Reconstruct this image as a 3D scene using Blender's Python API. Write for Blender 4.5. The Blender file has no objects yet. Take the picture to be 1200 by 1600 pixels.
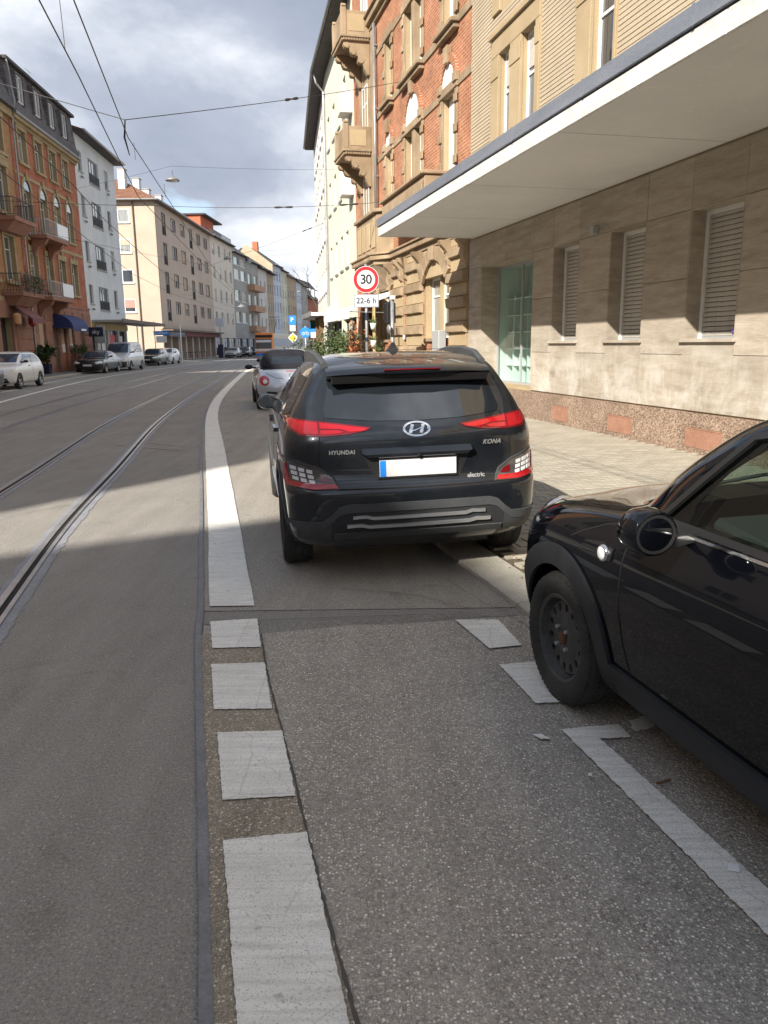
import bpy, bmesh, math, random
from mathutils import Vector, Matrix
from mathutils.bvhtree import BVHTree

S = bpy.context.scene
COL = S.collection
RAD = math.radians
random.seed(7)

# ------------------------------------------------------------------ camera, sky, sun, exposure
def make_camera():
    pitch, roll = RAD(12.34), RAD(0.7)
    R = Vector((1, 0, 0)); U = Vector((0, math.sin(pitch), math.cos(pitch))); F = Vector((0, math.cos(pitch), -math.sin(pitch)))
    Rr = R*math.cos(roll) - U*math.sin(roll); Ur = U*math.cos(roll) + R*math.sin(roll)
    cam = bpy.data.cameras.new('camera'); ob = bpy.data.objects.new('camera', cam); COL.objects.link(ob)
    m = Matrix.Identity(4)
    for i in range(3):
        m[i][0] = Rr[i]; m[i][1] = Ur[i]; m[i][2] = -F[i]
    m[0][3], m[1][3], m[2][3] = 0, 0, 1.60
    ob.matrix_world = m
    cam.sensor_fit = 'VERTICAL'; cam.sensor_height = 36; cam.lens = 27.0
    cam.clip_start = .05; cam.clip_end = 2000
    S.camera = ob
make_camera()
SUN_EL, SUN_BEAR = 33.0, 212.0
S.view_settings.view_transform = 'Standard'; S.view_settings.look = 'None'
S.view_settings.exposure = 1.55; S.view_settings.gamma = 1; S.view_settings.use_curve_mapping = False
sl = bpy.data.lights.new('sun', 'SUN'); so = bpy.data.objects.new('sun', sl); COL.objects.link(so)
sl.energy = 3.0; sl.angle = RAD(.53); sl.color = (1, .935, .835)
tb = RAD(SUN_BEAR+180); el = RAD(SUN_EL)
so.rotation_euler = Vector((math.sin(tb)*math.cos(el), math.cos(tb)*math.cos(el), -math.sin(el))).to_track_quat('-Z', 'Y').to_euler()

SKYLOC = (6.6, 11.8, 0)
def make_world():
    w = bpy.data.worlds.new('World'); S.world = w; w.use_nodes = True
    nt = w.node_tree; nt.nodes.clear(); N = nt.nodes.new; L = nt.links.new
    out = N('ShaderNodeOutputWorld'); mix = N('ShaderNodeMixShader')
    sky = N('ShaderNodeTexSky'); sky.sky_type = 'NISHITA'; sky.sun_disc = False
    sky.sun_elevation = RAD(SUN_EL); sky.sun_rotation = RAD(SUN_BEAR)
    b1 = N('ShaderNodeBackground'); b1.inputs[1].default_value = .11
    L(sky.outputs[0], b1.inputs[0])
    tc = N('ShaderNodeTexCoord'); sep = N('ShaderNodeSeparateXYZ'); L(tc.outputs['Generated'], sep.inputs[0])
    zz = N('ShaderNodeMath'); zz.operation = 'MULTIPLY'; zz.inputs[1].default_value = 2.1; L(sep.outputs[2], zz.inputs[0])
    cb = N('ShaderNodeCombineXYZ'); L(sep.outputs[0], cb.inputs[0]); L(sep.outputs[1], cb.inputs[1]); L(zz.outputs[0], cb.inputs[2])
    def noise(scale, detail, rough, loc, dist=0):
        mp = N('ShaderNodeMapping'); mp.inputs['Location'].default_value = loc; L(cb.outputs[0], mp.inputs[0])
        n = N('ShaderNodeTexNoise'); n.inputs['Scale'].default_value = scale; n.inputs['Detail'].default_value = detail
        n.inputs['Roughness'].default_value = rough; n.inputs['Distortion'].default_value = dist; L(mp.outputs[0], n.inputs[0]); return n
    nb = noise(2.1, 9, .56, SKYLOC, .12)     # light and dark of the cloud deck
    nc = noise(2.6, 6, .5, (SKYLOC[0]+4.2, SKYLOC[1]+2.5, 0))            # gaps
    r = N('ShaderNodeValToRGB'); e = r.color_ramp.elements
    e[0].position = .36; e[0].color = (.140, .160, .200, 1)
    e[1].position = .66; e[1].color = (.44, .45, .47, 1)
    m2 = e.new(.48); m2.color = (.180, .200, .240, 1)
    m3 = e.new(.545); m3.color = (.255, .273, .307, 1)
    L(nb.outputs[0], r.inputs[0])
    b2 = N('ShaderNodeBackground'); b2.inputs[1].default_value = 1.0; L(r.outputs[0], b2.inputs[0])
    g = N('ShaderNodeValToRGB'); g.color_ramp.elements[0].position = .33; g.color_ramp.elements[1].position = .43
    L(nc.outputs[0], g.inputs[0])
    L(g.outputs[0], mix.inputs[0]); L(b1.outputs[0], mix.inputs[1]); L(b2.outputs[0], mix.inputs[2]); L(mix.outputs[0], out.inputs[0])
make_world()

# ------------------------------------------------------------------ mesh helpers
class MB:
    def __init__(s): s.v = []; s.f = []; s.mi = []
    def add(s, vs, fs, mi=0):
        o = len(s.v); s.v += [tuple(p) for p in vs]; s.f += [tuple(i+o for i in f) for f in fs]; s.mi += [mi]*len(fs); return s
    def quad(s, a, b, c, d, mi=0): return s.add([a, b, c, d], [(0, 1, 2, 3)], mi)
    def poly(s, pts, mi=0): return s.add(pts, [tuple(range(len(pts)))], mi)
    def box(s, x0, y0, z0, x1, y1, z1, mi=0):
        v = [(x0, y0, z0), (x1, y0, z0), (x1, y1, z0), (x0, y1, z0), (x0, y0, z1), (x1, y0, z1), (x1, y1, z1), (x0, y1, z1)]
        return s.add(v, [(0, 3, 2, 1), (4, 5, 6, 7), (0, 1, 5, 4), (1, 2, 6, 5), (2, 3, 7, 6), (3, 0, 4, 7)], mi)
    def hexa(s, b, t, mi=0):   # two quads, bottom and top
        return s.add(list(b)+list(t), [(0, 3, 2, 1), (4, 5, 6, 7), (0, 1, 5, 4), (1, 2, 6, 5), (2, 3, 7, 6), (3, 0, 4, 7)], mi)
    def prism(s, poly, fn, a, b, mi=0):     # fn(p, t) -> 3d, between t=a and t=b
        n = len(poly); v = [fn(p, a) for p in poly]+[fn(p, b) for p in poly]
        return s.add(v, [tuple(range(n))[::-1], tuple(range(n, 2*n))]+[(i, (i+1) % n, n+(i+1) % n, n+i) for i in range(n)], mi)
    def loft(s, rings, cap=True, closed=True, mi=0):
        n = len(rings[0]); v = [p for r in rings for p in r]; f = []
        for k in range(len(rings)-1):
            for i in range(n if closed else n-1):
                j = (i+1) % n; f.append((k*n+i, k*n+j, (k+1)*n+j, (k+1)*n+i))
        if cap: f += [tuple(range(n))[::-1], tuple(range((len(rings)-1)*n, len(rings)*n))]
        return s.add(v, f, mi)
    def tube(s, pts, r, n=6, mi=0):
        pts = [Vector(p) for p in pts]; rings = []
        for i, p in enumerate(pts):
            t = (pts[min(i+1, len(pts)-1)]-pts[max(i-1, 0)]).normalized()
            a = t.cross(Vector((0, 0, 1)));
            if a.length < .05: a = t.cross(Vector((1, 0, 0)))
            a.normalize(); b = t.cross(a); rr = r[i] if isinstance(r, (list, tuple)) else r
            rings.append([p+(a*math.cos(k*2*math.pi/n)+b*math.sin(k*2*math.pi/n))*rr for k in range(n)])
        return s.loft(rings, mi=mi)
    def lathe(s, prof, n=24, axis='Z', c=(0, 0, 0), closed=False, mi=0):
        def P(r, h, a):
            x, y = r*math.cos(a), r*math.sin(a)
            q = {'Z': (x, y, h), 'X': (h, x, y), 'Y': (x, h, y)}[axis]
            return (q[0]+c[0], q[1]+c[1], q[2]+c[2])
        m = len(prof); v = [P(r, h, 2*math.pi*k/n) for k in range(n) for r, h in prof]; f = []
        for k in range(n):
            k2 = (k+1) % n
            for i in range(m if closed else m-1):
                j = (i+1) % m; f.append((k*m+i, k2*m+i, k2*m+j, k*m+j))
        return s.add(v, f, mi)
    def mesh(s, name, mats, smooth=False):
        me = bpy.data.meshes.new(name); me.from_pydata(s.v, [], s.f)
        for m in (mats if isinstance(mats, (list, tuple)) else [mats]): me.materials.append(m)
        if any(s.mi): me.polygons.foreach_set('material_index', s.mi)
        bm = bmesh.new(); bm.from_mesh(me); bmesh.ops.recalc_face_normals(bm, faces=bm.faces); bm.to_mesh(me); bm.free()
        if smooth: me.polygons.foreach_set('use_smooth', [True]*len(me.polygons))
        me.update(); return me
    def build(s, name, mats, parent=None, smooth=False, bevel=0, **kw):
        o = link(name, s.mesh(name, mats, smooth), parent, **kw)
        if bevel: bev(o, bevel)
        return o
def link(name, me, parent=None, loc=None, label=None, cat=None, group=None, kind=None):
    o = bpy.data.objects.new(name, me); COL.objects.link(o)
    if parent: o.parent = parent
    if loc: o.location = loc
    tag(o, label, cat, group, kind); return o
def tag(o, label=None, cat=None, group=None, kind=None):
    for k, v in (('label', label), ('category', cat), ('group', group), ('kind', kind)):
        if v: o[k] = v
    return o
def empty(name, loc, rz=0, label=None, cat=None, group=None, scale=None):
    o = bpy.data.objects.new(name, None); COL.objects.link(o); o.location = loc; o.rotation_euler = (0, 0, rz); o.empty_display_size = .2
    return tag(o, label, cat, group)
def bev(o, w=.01, seg=1):
    m = o.modifiers.new('bevel', 'BEVEL'); m.width = w; m.segments = seg; m.limit_method = 'ANGLE'; m.angle_limit = RAD(40); return o
def sub(o, lv=2):
    m = o.modifiers.new('sub', 'SUBSURF'); m.levels = lv; m.render_levels = lv; return o
def auto_smooth(me, ang=35):
    me.polygons.foreach_set('use_smooth', [True]*len(me.polygons)); me.set_sharp_from_angle(angle=RAD(ang)); return me
def evald(o):
    dg = bpy.context.evaluated_depsgraph_get(); dg.update()
    return bpy.data.meshes.new_from_object(o.evaluated_get(dg))
def text_mesh(txt, size, mat, depth=.002, shear=0, space=1, align='CENTER', bold=0):
    c = bpy.data.curves.new('lettering', 'FONT'); c.body = txt; c.size = size; c.extrude = depth; c.shear = shear; c.space_character = space
    c.align_x = align; c.align_y = 'CENTER'; c.offset = bold
    o = bpy.data.objects.new('lettering', c); COL.objects.link(o); me = evald(o)
    bpy.data.objects.remove(o); me.materials.clear(); me.materials.append(mat); return me
def face_mat(ob_me, M4):   # transform a mesh in place
    ob_me.transform(M4); return ob_me

# ------------------------------------------------------------------ materials
def newmat(name):
    m = bpy.data.materials.new(name); m.use_nodes = True; nt = m.node_tree; return m, nt, nt.nodes['Principled BSDF'], nt.nodes.new, nt.links.new
def c4(c): return (c[0], c[1], c[2], 1)
def setp(b, **kw):
    names = dict(rough='Roughness', metal='Metallic', spec='Specular IOR Level', coat='Coat Weight', coatr='Coat Roughness', trans='Transmission Weight', ior='IOR', alpha='Alpha')
    for k, v in kw.items(): b.inputs[names[k]].default_value = v
def plain(name, col, **kw):
    m, nt, b, N, L = newmat(name); b.inputs['Base Color'].default_value = c4(col); setp(b, **kw); return m
def coords(N, L, scale=(1, 1, 1), kind='Object', loc=(0, 0, 0)):
    tc = N('ShaderNodeTexCoord'); mp = N('ShaderNodeMapping'); mp.inputs['Scale'].default_value = scale; mp.inputs['Location'].default_value = loc
    L(tc.outputs[kind], mp.inputs[0]); return mp.outputs[0]
def tnoise(N, L, vec, scale, detail=5, rough=.55, dist=0):
    n = N('ShaderNodeTexNoise'); n.inputs['Scale'].default_value = scale; n.inputs['Detail'].default_value = detail
    n.inputs['Roughness'].default_value = rough; n.inputs['Distortion'].default_value = dist; L(vec, n.inputs['Vector']); return n.outputs[0]
def ramp(N, L, fac, stops):
    r = N('ShaderNodeValToRGB'); e = r.color_ramp.elements
    while len(e) < len(stops): e.new(.5)
    for k, (p, c) in enumerate(stops): e[k].position = p; e[k].color = c4(c) if len(c) == 3 else c
    L(fac, r.inputs[0]); return r.outputs[0]
def mixc(N, L, fac, a, b, mode='MIX'):
    m = N('ShaderNodeMix'); m.data_type = 'RGBA'; m.blend_type = mode
    for i, v in ((0, fac), (6, a), (7, b)):
        if hasattr(v, 'is_output'): L(v, m.inputs[i])
        else: m.inputs[i].default_value = v if i == 0 else c4(v)
    return m.outputs[2]
def bump(N, L, b, h, dist=.01, strength=.5):
    n = N('ShaderNodeBump'); n.inputs['Distance'].default_value = dist; n.inputs['Strength'].default_value = strength
    L(h, n.inputs['Height']); L(n.outputs[0], b.inputs['Normal'])
def objrand(N, L, col, amt):
    oi = N('ShaderNodeObjectInfo'); mr = N('ShaderNodeMapRange'); mr.inputs[3].default_value = 1-amt; mr.inputs[4].default_value = 1+amt
    L(oi.outputs['Random'], mr.inputs[0]); return mixc(N, L, 1.0, col, mr.outputs[0], 'MULTIPLY')
def mottled(name, c1, c2, scale=3, rough=.85, bd=.004, bscale=60, stretch=(1, 1, 1), fine=.25, rnd=0, **kw):
    """two tones in soft patches, fine grain, fine relief"""
    m, nt, b, N, L = newmat(name); v = coords(N, L, stretch)
    big = tnoise(N, L, v, scale, 6, .6); fn = tnoise(N, L, v, bscale, 3, .6)
    c = ramp(N, L, big, [(.32, c1), (.68, c2)])
    g = ramp(N, L, fn, [(.3, (1-fine,)*3), (.7, (1+fine*.4,)*3)])
    c = mixc(N, L, 1.0, c, g, 'MULTIPLY')
    if rnd: c = objrand(N, L, c, rnd)
    L(c, b.inputs['Base Color']); setp(b, rough=rough, spec=.3, **kw)
    if bd: bump(N, L, b, fn, bd, .6)
    return m
def asphalt(name, base, tint, stone, sscale=85, frac=.28, big=1.2, bd=.006, frac2=.34):
    """bitumen with two sizes of pale aggregate worn bare, in soft patches"""
    m, nt, b, N, L = newmat(name); v = coords(N, L)
    patch = tnoise(N, L, v, big, 7, .65); c = ramp(N, L, patch, [(.3, base), (.7, tint)])
    fn = tnoise(N, L, v, 210, 3, .7); c = mixc(N, L, 1.0, c, ramp(N, L, fn, [(.25, (.6,)*3), (.75, (1.3,)*3)]), 'MULTIPLY')
    f2 = tnoise(N, L, v, sscale*.75, 3, .7); c = mixc(N, L, 1.0, c, ramp(N, L, f2, [(.34, (.68,)*3), (.58, (1.08,)*3)]), 'MULTIPLY')
    st = tnoise(N, L, coords(N, L, (3.2, .35, 1)), 1.6, 5, .6); c = mixc(N, L, 1.0, c, ramp(N, L, st, [(.3, (.86,)*3), (.7, (1.10,)*3)]), 'MULTIPLY')
    sn = tnoise(N, L, v, 1.7, 8, .7, .8); c = mixc(N, L, 1.0, c, ramp(N, L, sn, [(.58, (1,)*3), (.70, (.74, .72, .70))]), 'MULTIPLY')      # old stains
    dens = tnoise(N, L, v, 2.2, 4, .6); H_ = None
    nz = N('ShaderNodeTexNoise'); nz.inputs['Scale'].default_value = sscale*1.6; nz.inputs['Detail'].default_value = 2; L(v, nz.inputs['Vector'])
    ofs = N('ShaderNodeVectorMath'); ofs.operation = 'SCALE'; ofs.inputs['Scale'].default_value = .9/sscale; L(nz.outputs['Color'], ofs.inputs[0])
    vd = N('ShaderNodeVectorMath'); vd.operation = 'ADD'; L(v, vd.inputs[0]); L(ofs.outputs[0], vd.inputs[1]); v = vd.outputs[0]
    for sc, fr, tone in ((sscale, frac, stone), (sscale*1.9, frac2, tuple(q*.72 for q in stone))):
        vo = N('ShaderNodeTexVoronoi'); vo.inputs['Scale'].default_value = sc; L(v, vo.inputs['Vector'])
        sep = N('ShaderNodeSeparateColor'); L(vo.outputs['Color'], sep.inputs[0])
        ad = N('ShaderNodeMath'); ad.operation = 'MULTIPLY_ADD'; L(dens, ad.inputs[0]); ad.inputs[1].default_value = .35; L(sep.outputs[0], ad.inputs[2])
        sel = ramp(N, L, ad.outputs[0], [(1.175-fr, (0, 0, 0)), (1.175-fr+.05, (1, 1, 1))]) if 1.175-fr < .94 else ramp(N, L, ad.outputs[0], [(.94, (0, 0, 0)), (.99, (1, 1, 1))])
        core = ramp(N, L, vo.outputs['Distance'], [(.22, (1, 1, 1)), (.48, (0, 0, 0))])
        msk = mixc(N, L, 1.0, sel, core, 'MULTIPLY'); t = mixc(N, L, sep.outputs[1], tone, (tone[0]*.62, tone[1]*.54, tone[2]*.42)); c = mixc(N, L, msk, c, t)
        if H_ is None: H_ = vo.outputs['Distance']
    L(c, b.inputs['Base Color']); setp(b, rough=.82, spec=.35)
    h = N('ShaderNodeMath'); h.operation = 'SUBTRACT'; h.inputs[0].default_value = 1; L(H_, h.inputs[1])
    bump(N, L, b, h.outputs[0], bd, .7); return m
def carpaint(name, col, flake=0, rough=.28, dust=.0, coat=1.0, spec=.15):
    m, nt, b, N, L = newmat(name); v = coords(N, L)
    n = tnoise(N, L, v, 6, 6, .65); d = tnoise(N, L, v, 90, 4, .6)
    c = mixc(N, L, ramp(N, L, n, [(.35, (0, 0, 0)), (.8, (dust,)*3)]), col, (.22, .20, .17))
    L(c, b.inputs['Base Color']); setp(b, metal=flake, rough=rough, coat=coat, coatr=.03, spec=spec)
    return m
def glassmat(name, col, rough=.03, spec=.9):
    return plain(name, col, rough=rough, spec=spec, coat=.6, coatr=.02)
def clearglass(name, tint=(.55, .65, .6)):
    m, nt, b, N, L = newmat(name); out = nt.nodes['Material Output']
    tr = N('ShaderNodeBsdfTransparent'); tr.inputs[0].default_value = c4(tint)
    gl = N('ShaderNodeBsdfGlossy'); gl.inputs['Roughness'].default_value = .02; gl.inputs[0].default_value = (1, 1, 1, 1)
    lw = N('ShaderNodeLayerWeight'); p = N('ShaderNodeMath'); p.operation = 'POWER'; L(lw.outputs['Facing'], p.inputs[0]); p.inputs[1].default_value = 4.5
    ad = N('ShaderNodeMath'); ad.operation = 'MULTIPLY_ADD'; L(p.outputs[0], ad.inputs[0]); ad.inputs[1].default_value = .9; ad.inputs[2].default_value = .05
    mx = N('ShaderNodeMixShader'); L(ad.outputs[0], mx.inputs[0]); L(tr.outputs[0], mx.inputs[1]); L(gl.outputs[0], mx.inputs[2]); L(mx.outputs[0], out.inputs[0]); return m
def brickmat(name, c1, c2, mortar, bw=.25, bh=.077, mo=.007, dirt=.35):
    m, nt, b, N, L = newmat(name); tc = N('ShaderNodeTexCoord'); sp = N('ShaderNodeSeparateXYZ'); L(tc.outputs['Object'], sp.inputs[0])
    ad = N('ShaderNodeMath'); L(sp.outputs[0], ad.inputs[0]); L(sp.outputs[1], ad.inputs[1])
    cb = N('ShaderNodeCombineXYZ'); L(ad.outputs[0], cb.inputs[0]); L(sp.outputs[2], cb.inputs[1])
    br = N('ShaderNodeTexBrick'); br.inputs['Scale'].default_value = 1; br.inputs['Brick Width'].default_value = bw; br.inputs['Row Height'].default_value = bh
    br.inputs['Mortar Size'].default_value = mo; br.inputs['Mortar Smooth'].default_value = .2; br.inputs['Bias'].default_value = 0
    br.inputs['Color1'].default_value = c4(c1); br.inputs['Color2'].default_value = c4(c2); br.inputs['Mortar'].default_value = c4(mortar)
    L(cb.outputs[0], br.inputs['Vector'])
    n = tnoise(N, L, tc.outputs['Object'], 1.3, 7, .65); c = mixc(N, L, 1.0, br.outputs[0], ramp(N, L, n, [(.3, (1-dirt,)*3), (.7, (1.15,)*3)]), 'MULTIPLY')
    L(c, b.inputs['Base Color']); setp(b, rough=.85, spec=.25)
    h = N('ShaderNodeMath'); h.operation = 'SUBTRACT'; h.inputs[0].default_value = 1; L(br.outputs['Fac'], h.inputs[1]); bump(N, L, b, h.outputs[0], .008, .8); return m

MT = {}
MT['asph_tram'] = asphalt('tram lane asphalt', (.265, .248, .228), (.325, .305, .280), (.54, .51, .46), 120, .12, .5, .006, .22)
MT['asph_lane'] = asphalt('coarse lane asphalt', (.305, .277, .243), (.410, .377, .335), (1.0, .95, .88), 98, .36, .9, .008, .46)
MT['asph_far'] = asphalt('smooth lane asphalt', (.325, .298, .262), (.390, .360, .318), (.62, .58, .51), 110, .13, .7, .006, .24)
MT['asph_brown'] = asphalt('brownish strip asphalt', (.265, .226, .178), (.350, .304, .242), (.90, .82, .67), 98, .36, .9, .008, .46)
MT['tar'] = mottled('tar joint', (.155, .155, .165), (.22, .22, .23), 6, .55, .004, 60)
MT['railfill'] = mottled('rail joint filler', (.235, .243, .268), (.30, .308, .335), 5, .6, .004, 50)
MT['railsteel'] = mottled('rail steel', (.45, .445, .44), (.62, .61, .60), 5, .34, .001, 80, metal=.7)
MT['raildark'] = plain('rail groove', (.012, .011, .010), rough=.9)
def paintmat():
    m, nt, b, N, L = newmat('road paint'); v = coords(N, L)
    n = tnoise(N, L, v, 150, 6, .75); big = tnoise(N, L, v, 3.5, 5, .7); st = tnoise(N, L, coords(N, L, (1, 14, 1)), 3, 4, .6)
    c = ramp(N, L, big, [(.3, (.72, .70, .645)), (.7, (.85, .83, .78))])
    c = mixc(N, L, 1.0, c, ramp(N, L, st, [(.3, (.82,)*3), (.6, (1.05,)*3)]), 'MULTIPLY')
    w = ramp(N, L, n, [(.36, (1, 1, 1)), (.46, (0, 0, 0))]); c = mixc(N, L, w, c, (.36, .34, .30))
    wr = tnoise(N, L, v, 21, 9, .72, .5); c = mixc(N, L, ramp(N, L, wr, [(.60, (0, 0, 0)), (.68, (.75,)*3)]), c, (.33, .31, .275))
    vo = N('ShaderNodeTexVoronoi'); vo.feature = 'DISTANCE_TO_EDGE'; vo.inputs['Scale'].default_value = 2.1; L(mixc(N, L, .12, v, tnoise(N, L, v, 5, 4)), vo.inputs['Vector'])
    c = mixc(N, L, ramp(N, L, vo.outputs['Distance'], [(.002, (.35,)*3), (.006, (0, 0, 0))]), c, (.36, .34, .30))
    L(c, b.inputs['Base Color']); setp(b, rough=.75, spec=.3); bump(N, L, b, n, .004, .7); return m
MT['paint'] = paintmat()
MT['paver'] = mottled('concrete paver', (.34, .31, .25), (.44, .40, .33), 2.0, .9, .004, 90, rnd=.12)
MT['paver_far'] = mottled('concrete paving', (.34, .31, .25), (.44, .40, .33), 2.0, .9, .004, 90)
MT['joint'] = mottled('sand joint', (.09, .075, .055), (.15, .125, .09), 9, .95, .004, 60)
MT['kerb'] = mottled('kerb stone', (.36, .34, .29), (.47, .44, .38), 4, .9, .004, 70, rnd=.08)
MT['lpave'] = mottled('left pavement', (.16, .155, .148), (.22, .21, .20), 2, .9, .004, 60)
def travertine():
    m, nt, b, N, L = newmat('travertine'); v2 = coords(N, L)
    a = tnoise(N, L, coords(N, L, (.5, 1, 3.2)), 2.2, 9, .62, .35); fine = tnoise(N, L, coords(N, L, (1.2, 1, 26)), 4, 6, .65); q = tnoise(N, L, coords(N, L, (5, 1, 30)), 7, 5, .7)
    c = ramp(N, L, a, [(.25, (.28, .237, .188)), (.5, (.39, .338, .272)), (.75, (.485, .432, .36))])
    c = mixc(N, L, 1.0, c, ramp(N, L, fine, [(.3, (.82,)*3), (.7, (1.12,)*3)]), 'MULTIPLY')
    c = mixc(N, L, ramp(N, L, q, [(.66, (0, 0, 0)), (.72, (.7,)*3)]), c, (.15, .115, .08))
    w = tnoise(N, L, v2, 1.5, 9, .72, .4); sp = N('ShaderNodeSeparateXYZ'); L(v2, sp.inputs[0])
    low = N('ShaderNodeMapRange'); low.inputs[1].default_value = 2.0; low.inputs[2].default_value = .9; L(sp.outputs[2], low.inputs[0])
    st = tnoise(N, L, coords(N, L, (9, 1, 1.1)), 1.2, 5, .7)
    lime = mixc(N, L, 1.0, mixc(N, L, .22, ramp(N, L, w, [(.45, (0, 0, 0)), (.62, (1,)*3)]), ramp(N, L, st, [(.50, (0, 0, 0)), (.64, (1,)*3)])), low.outputs[0], 'MULTIPLY')   # lime bloom near the base
    lm = N('ShaderNodeMath'); lm.operation = 'MULTIPLY'; L(lime, lm.inputs[0]); lm.inputs[1].default_value = .75; c = mixc(N, L, lm.outputs[0], c, (.64, .62, .575)); c = objrand(N, L, c, .09)
    L(c, b.inputs['Base Color']); setp(b, rough=.7, spec=.35); bump(N, L, b, q, .003, .5); return m
MT['trav'] = travertine()
def granite():
    m, nt, b, N, L = newmat('granite'); v = coords(N, L)
    vo = N('ShaderNodeTexVoronoi'); vo.inputs['Scale'].default_value = 60; L(v, vo.inputs['Vector'])
    sep = N('ShaderNodeSeparateColor'); L(vo.outputs['Color'], sep.inputs[0])
    c = ramp(N, L, sep.outputs[0], [(.0, (.11, .075, .055)), (.35, (.22, .15, .11)), (.65, (.32, .23, .17)), (.9, (.40, .31, .24))])
    n = tnoise(N, L, v, 1.5, 4); c = mixc(N, L, 1.0, c, ramp(N, L, n, [(.3, (.8,)*3), (.7, (1.15,)*3)]), 'MULTIPLY')
    L(c, b.inputs['Base Color']); setp(b, rough=.45, spec=.5); return m
MT['granite'] = granite()
MT['rustmetal'] = mottled('vent grille metal', (.31, .165, .11), (.39, .22, .155), 6, .7, .002, 60)
def plaster(name, a, b_, scale=.6):
    return mottled(name, a, b_, scale, .9, .003, 45, fine=.12)
def soffit():
    m, nt, b, N, L = newmat('canopy soffit plaster'); v = coords(N, L); n = tnoise(N, L, v, .7, 6, .6); s = tnoise(N, L, v, 1.1, 3, .5, 2.6)
    c = ramp(N, L, n, [(.3, (.66, .665, .67)), (.7, (.75, .755, .76))]); k = ramp(N, L, s, [(.535, (0, 0, 0)), (.55, (.55,)*3), (.565, (0, 0, 0))])
    c = mixc(N, L, k, c, (.80, .79, .77)); L(c, b.inputs['Base Color']); setp(b, rough=.9, spec=.2); bump(N, L, b, n, .01, .3); return m
MT['soffit'] = soffit()
MT['fascia'] = mottled('white fascia', (.58, .575, .55), (.74, .74, .72), 2.2, .75, .003, 30, (1, 1, 2.5))
MT['zinc'] = mottled('zinc flashing', (.20, .225, .27), (.27, .295, .345), 1.5, .5, .001, 40, (.5, 1, 3), metal=.3)
MT['clinker'] = mottled('beige clinker', (.43, .355, .25), (.51, .425, .31), 1.5, .85, .003, 80)
MT['clinkjoint'] = plain('clinker joint', (.24, .16, .09), rough=.95)
MT['sandy'] = mottled('yellow sandstone', (.39, .295, .175), (.48, .375, .235), 1.0, .85, .003, 70, rnd=.06)
MT['sandbrown'] = mottled('weathered sandstone', (.25, .18, .11), (.43, .325, .215), 1.1, .88, .006, 45, rnd=.10)
MT['sanddark'] = mottled('grimy sandstone', (.22, .165, .11), (.40, .31, .20), 1.6, .9, .006, 45)
MT['redbrick'] = brickmat('red brick', (.35, .115, .055), (.47, .18, .09), (.44, .32, .22), .25, .082, .013)
MT['buffbrick'] = brickmat('buff brick', (.42, .20, .09), (.50, .26, .125), (.36, .25, .16))
MT['leftred'] = brickmat('orange red brick', (.41, .105, .05), (.49, .155, .078), (.38, .22, .15), .25, .082, .011)
MT['pinkstone'] = mottled('red sandstone', (.27, .135, .095), (.38, .20, .145), 1.2, .88, .006, 45, rnd=.10)
MT['pilaster'] = mottled('olive sandstone', (.33, .25, .14), (.45, .35, .21), 1.2, .88, .006, 45)
MT['slate'] = brickmat('slate shingle', (.115, .105, .105), (.165, .15, .15), (.06, .055, .055), .30, .16, .008, .2)
MT['rooftile'] = brickmat('brown roof tile', (.20, .095, .06), (.27, .135, .085), (.09, .045, .03), .24, .22, .015, .3)
MT['darkroof'] = mottled('dark roof', (.06, .055, .055), (.10, .09, .09), 2, .8, .003, 40)
MT['white_r'] = plaster('white render', (.60, .61, .60), (.72, .725, .71))
MT['yellow_r'] = plaster('pale yellow render', (.60, .59, .46), (.68, .67, .54), .4)
MT['pink_r'] = plaster('off white render', (.58, .56, .53), (.68, .66, .62), .4)
MT['beige_r'] = plaster('beige render', (.46, .37, .29), (.53, .435, .345), .4)
MT['tan_r'] = plaster('tan render', (.50, .40, .325), (.58, .475, .39), .4)
MT['cream_r'] = plaster('cream render', (.66, .59, .50), (.74, .67, .58), .4)
MT['grey_r'] = plaster('grey render', (.33, .325, .30), (.42, .41, .385), .5)
MT['ochre_r'] = plaster('ochre render', (.40, .32, .22), (.48, .39, .28), .5)
MT['blue_r'] = plaster('pale blue render', (.52, .56, .64), (.62, .66, .73), .5)
MT['orange_r'] = plaster('orange panel', (.44, .26, .17), (.52, .32, .22), .5)
MT['redpanel'] = plaster('red panel', (.48, .13, .075), (.55, .17, .09), .5)
MT['frame'] = plain('white window frame', (.72, .72, .70), rough=.5)
MT['brownframe'] = plain('brown window surround', (.13, .085, .06), rough=.6)
MT['greyframe'] = plain('grey window frame', (.35, .36, .36), rough=.5)
MT['pane'] = glassmat('window pane', (.035, .04, .048), .05)
MT['pane_sky'] = glassmat('bluish pane', (.10, .12, .145), .05)  # sky reflection put into the base colour as a lighter blue
def curtain():
    m, nt, b, N, L = newmat('curtained pane'); v = coords(N, L, (9, 1, .4)); n = tnoise(N, L, v, 3, 3)
    L(ramp(N, L, n, [(.35, (.16, .17, .165)), (.65, (.36, .37, .36))]), b.inputs['Base Color']); setp(b, rough=.12, spec=.8, coat=.6, coatr=.02); return m
MT['curtain'] = curtain()
MT['shutter'] = mottled('roller shutter', (.46, .43, .385), (.54, .51, .455), 3, .6, .001, 40)
MT['shutter_tan'] = plain('tan roller blind', (.46, .33, .22), rough=.7)
MT['shutter_pink'] = plain('pink roller blind', (.42, .23, .19), rough=.7)
MT['iron'] = plain('dark iron', (.035, .033, .032), rough=.6)
MT['paleiron'] = plain('pale painted iron', (.42, .40, .40), rough=.6)
MT['galv'] = mottled('galvanised pipe', (.30, .30, .30), (.42, .42, .41), 5, .4, .001, 30, metal=.6)
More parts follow.
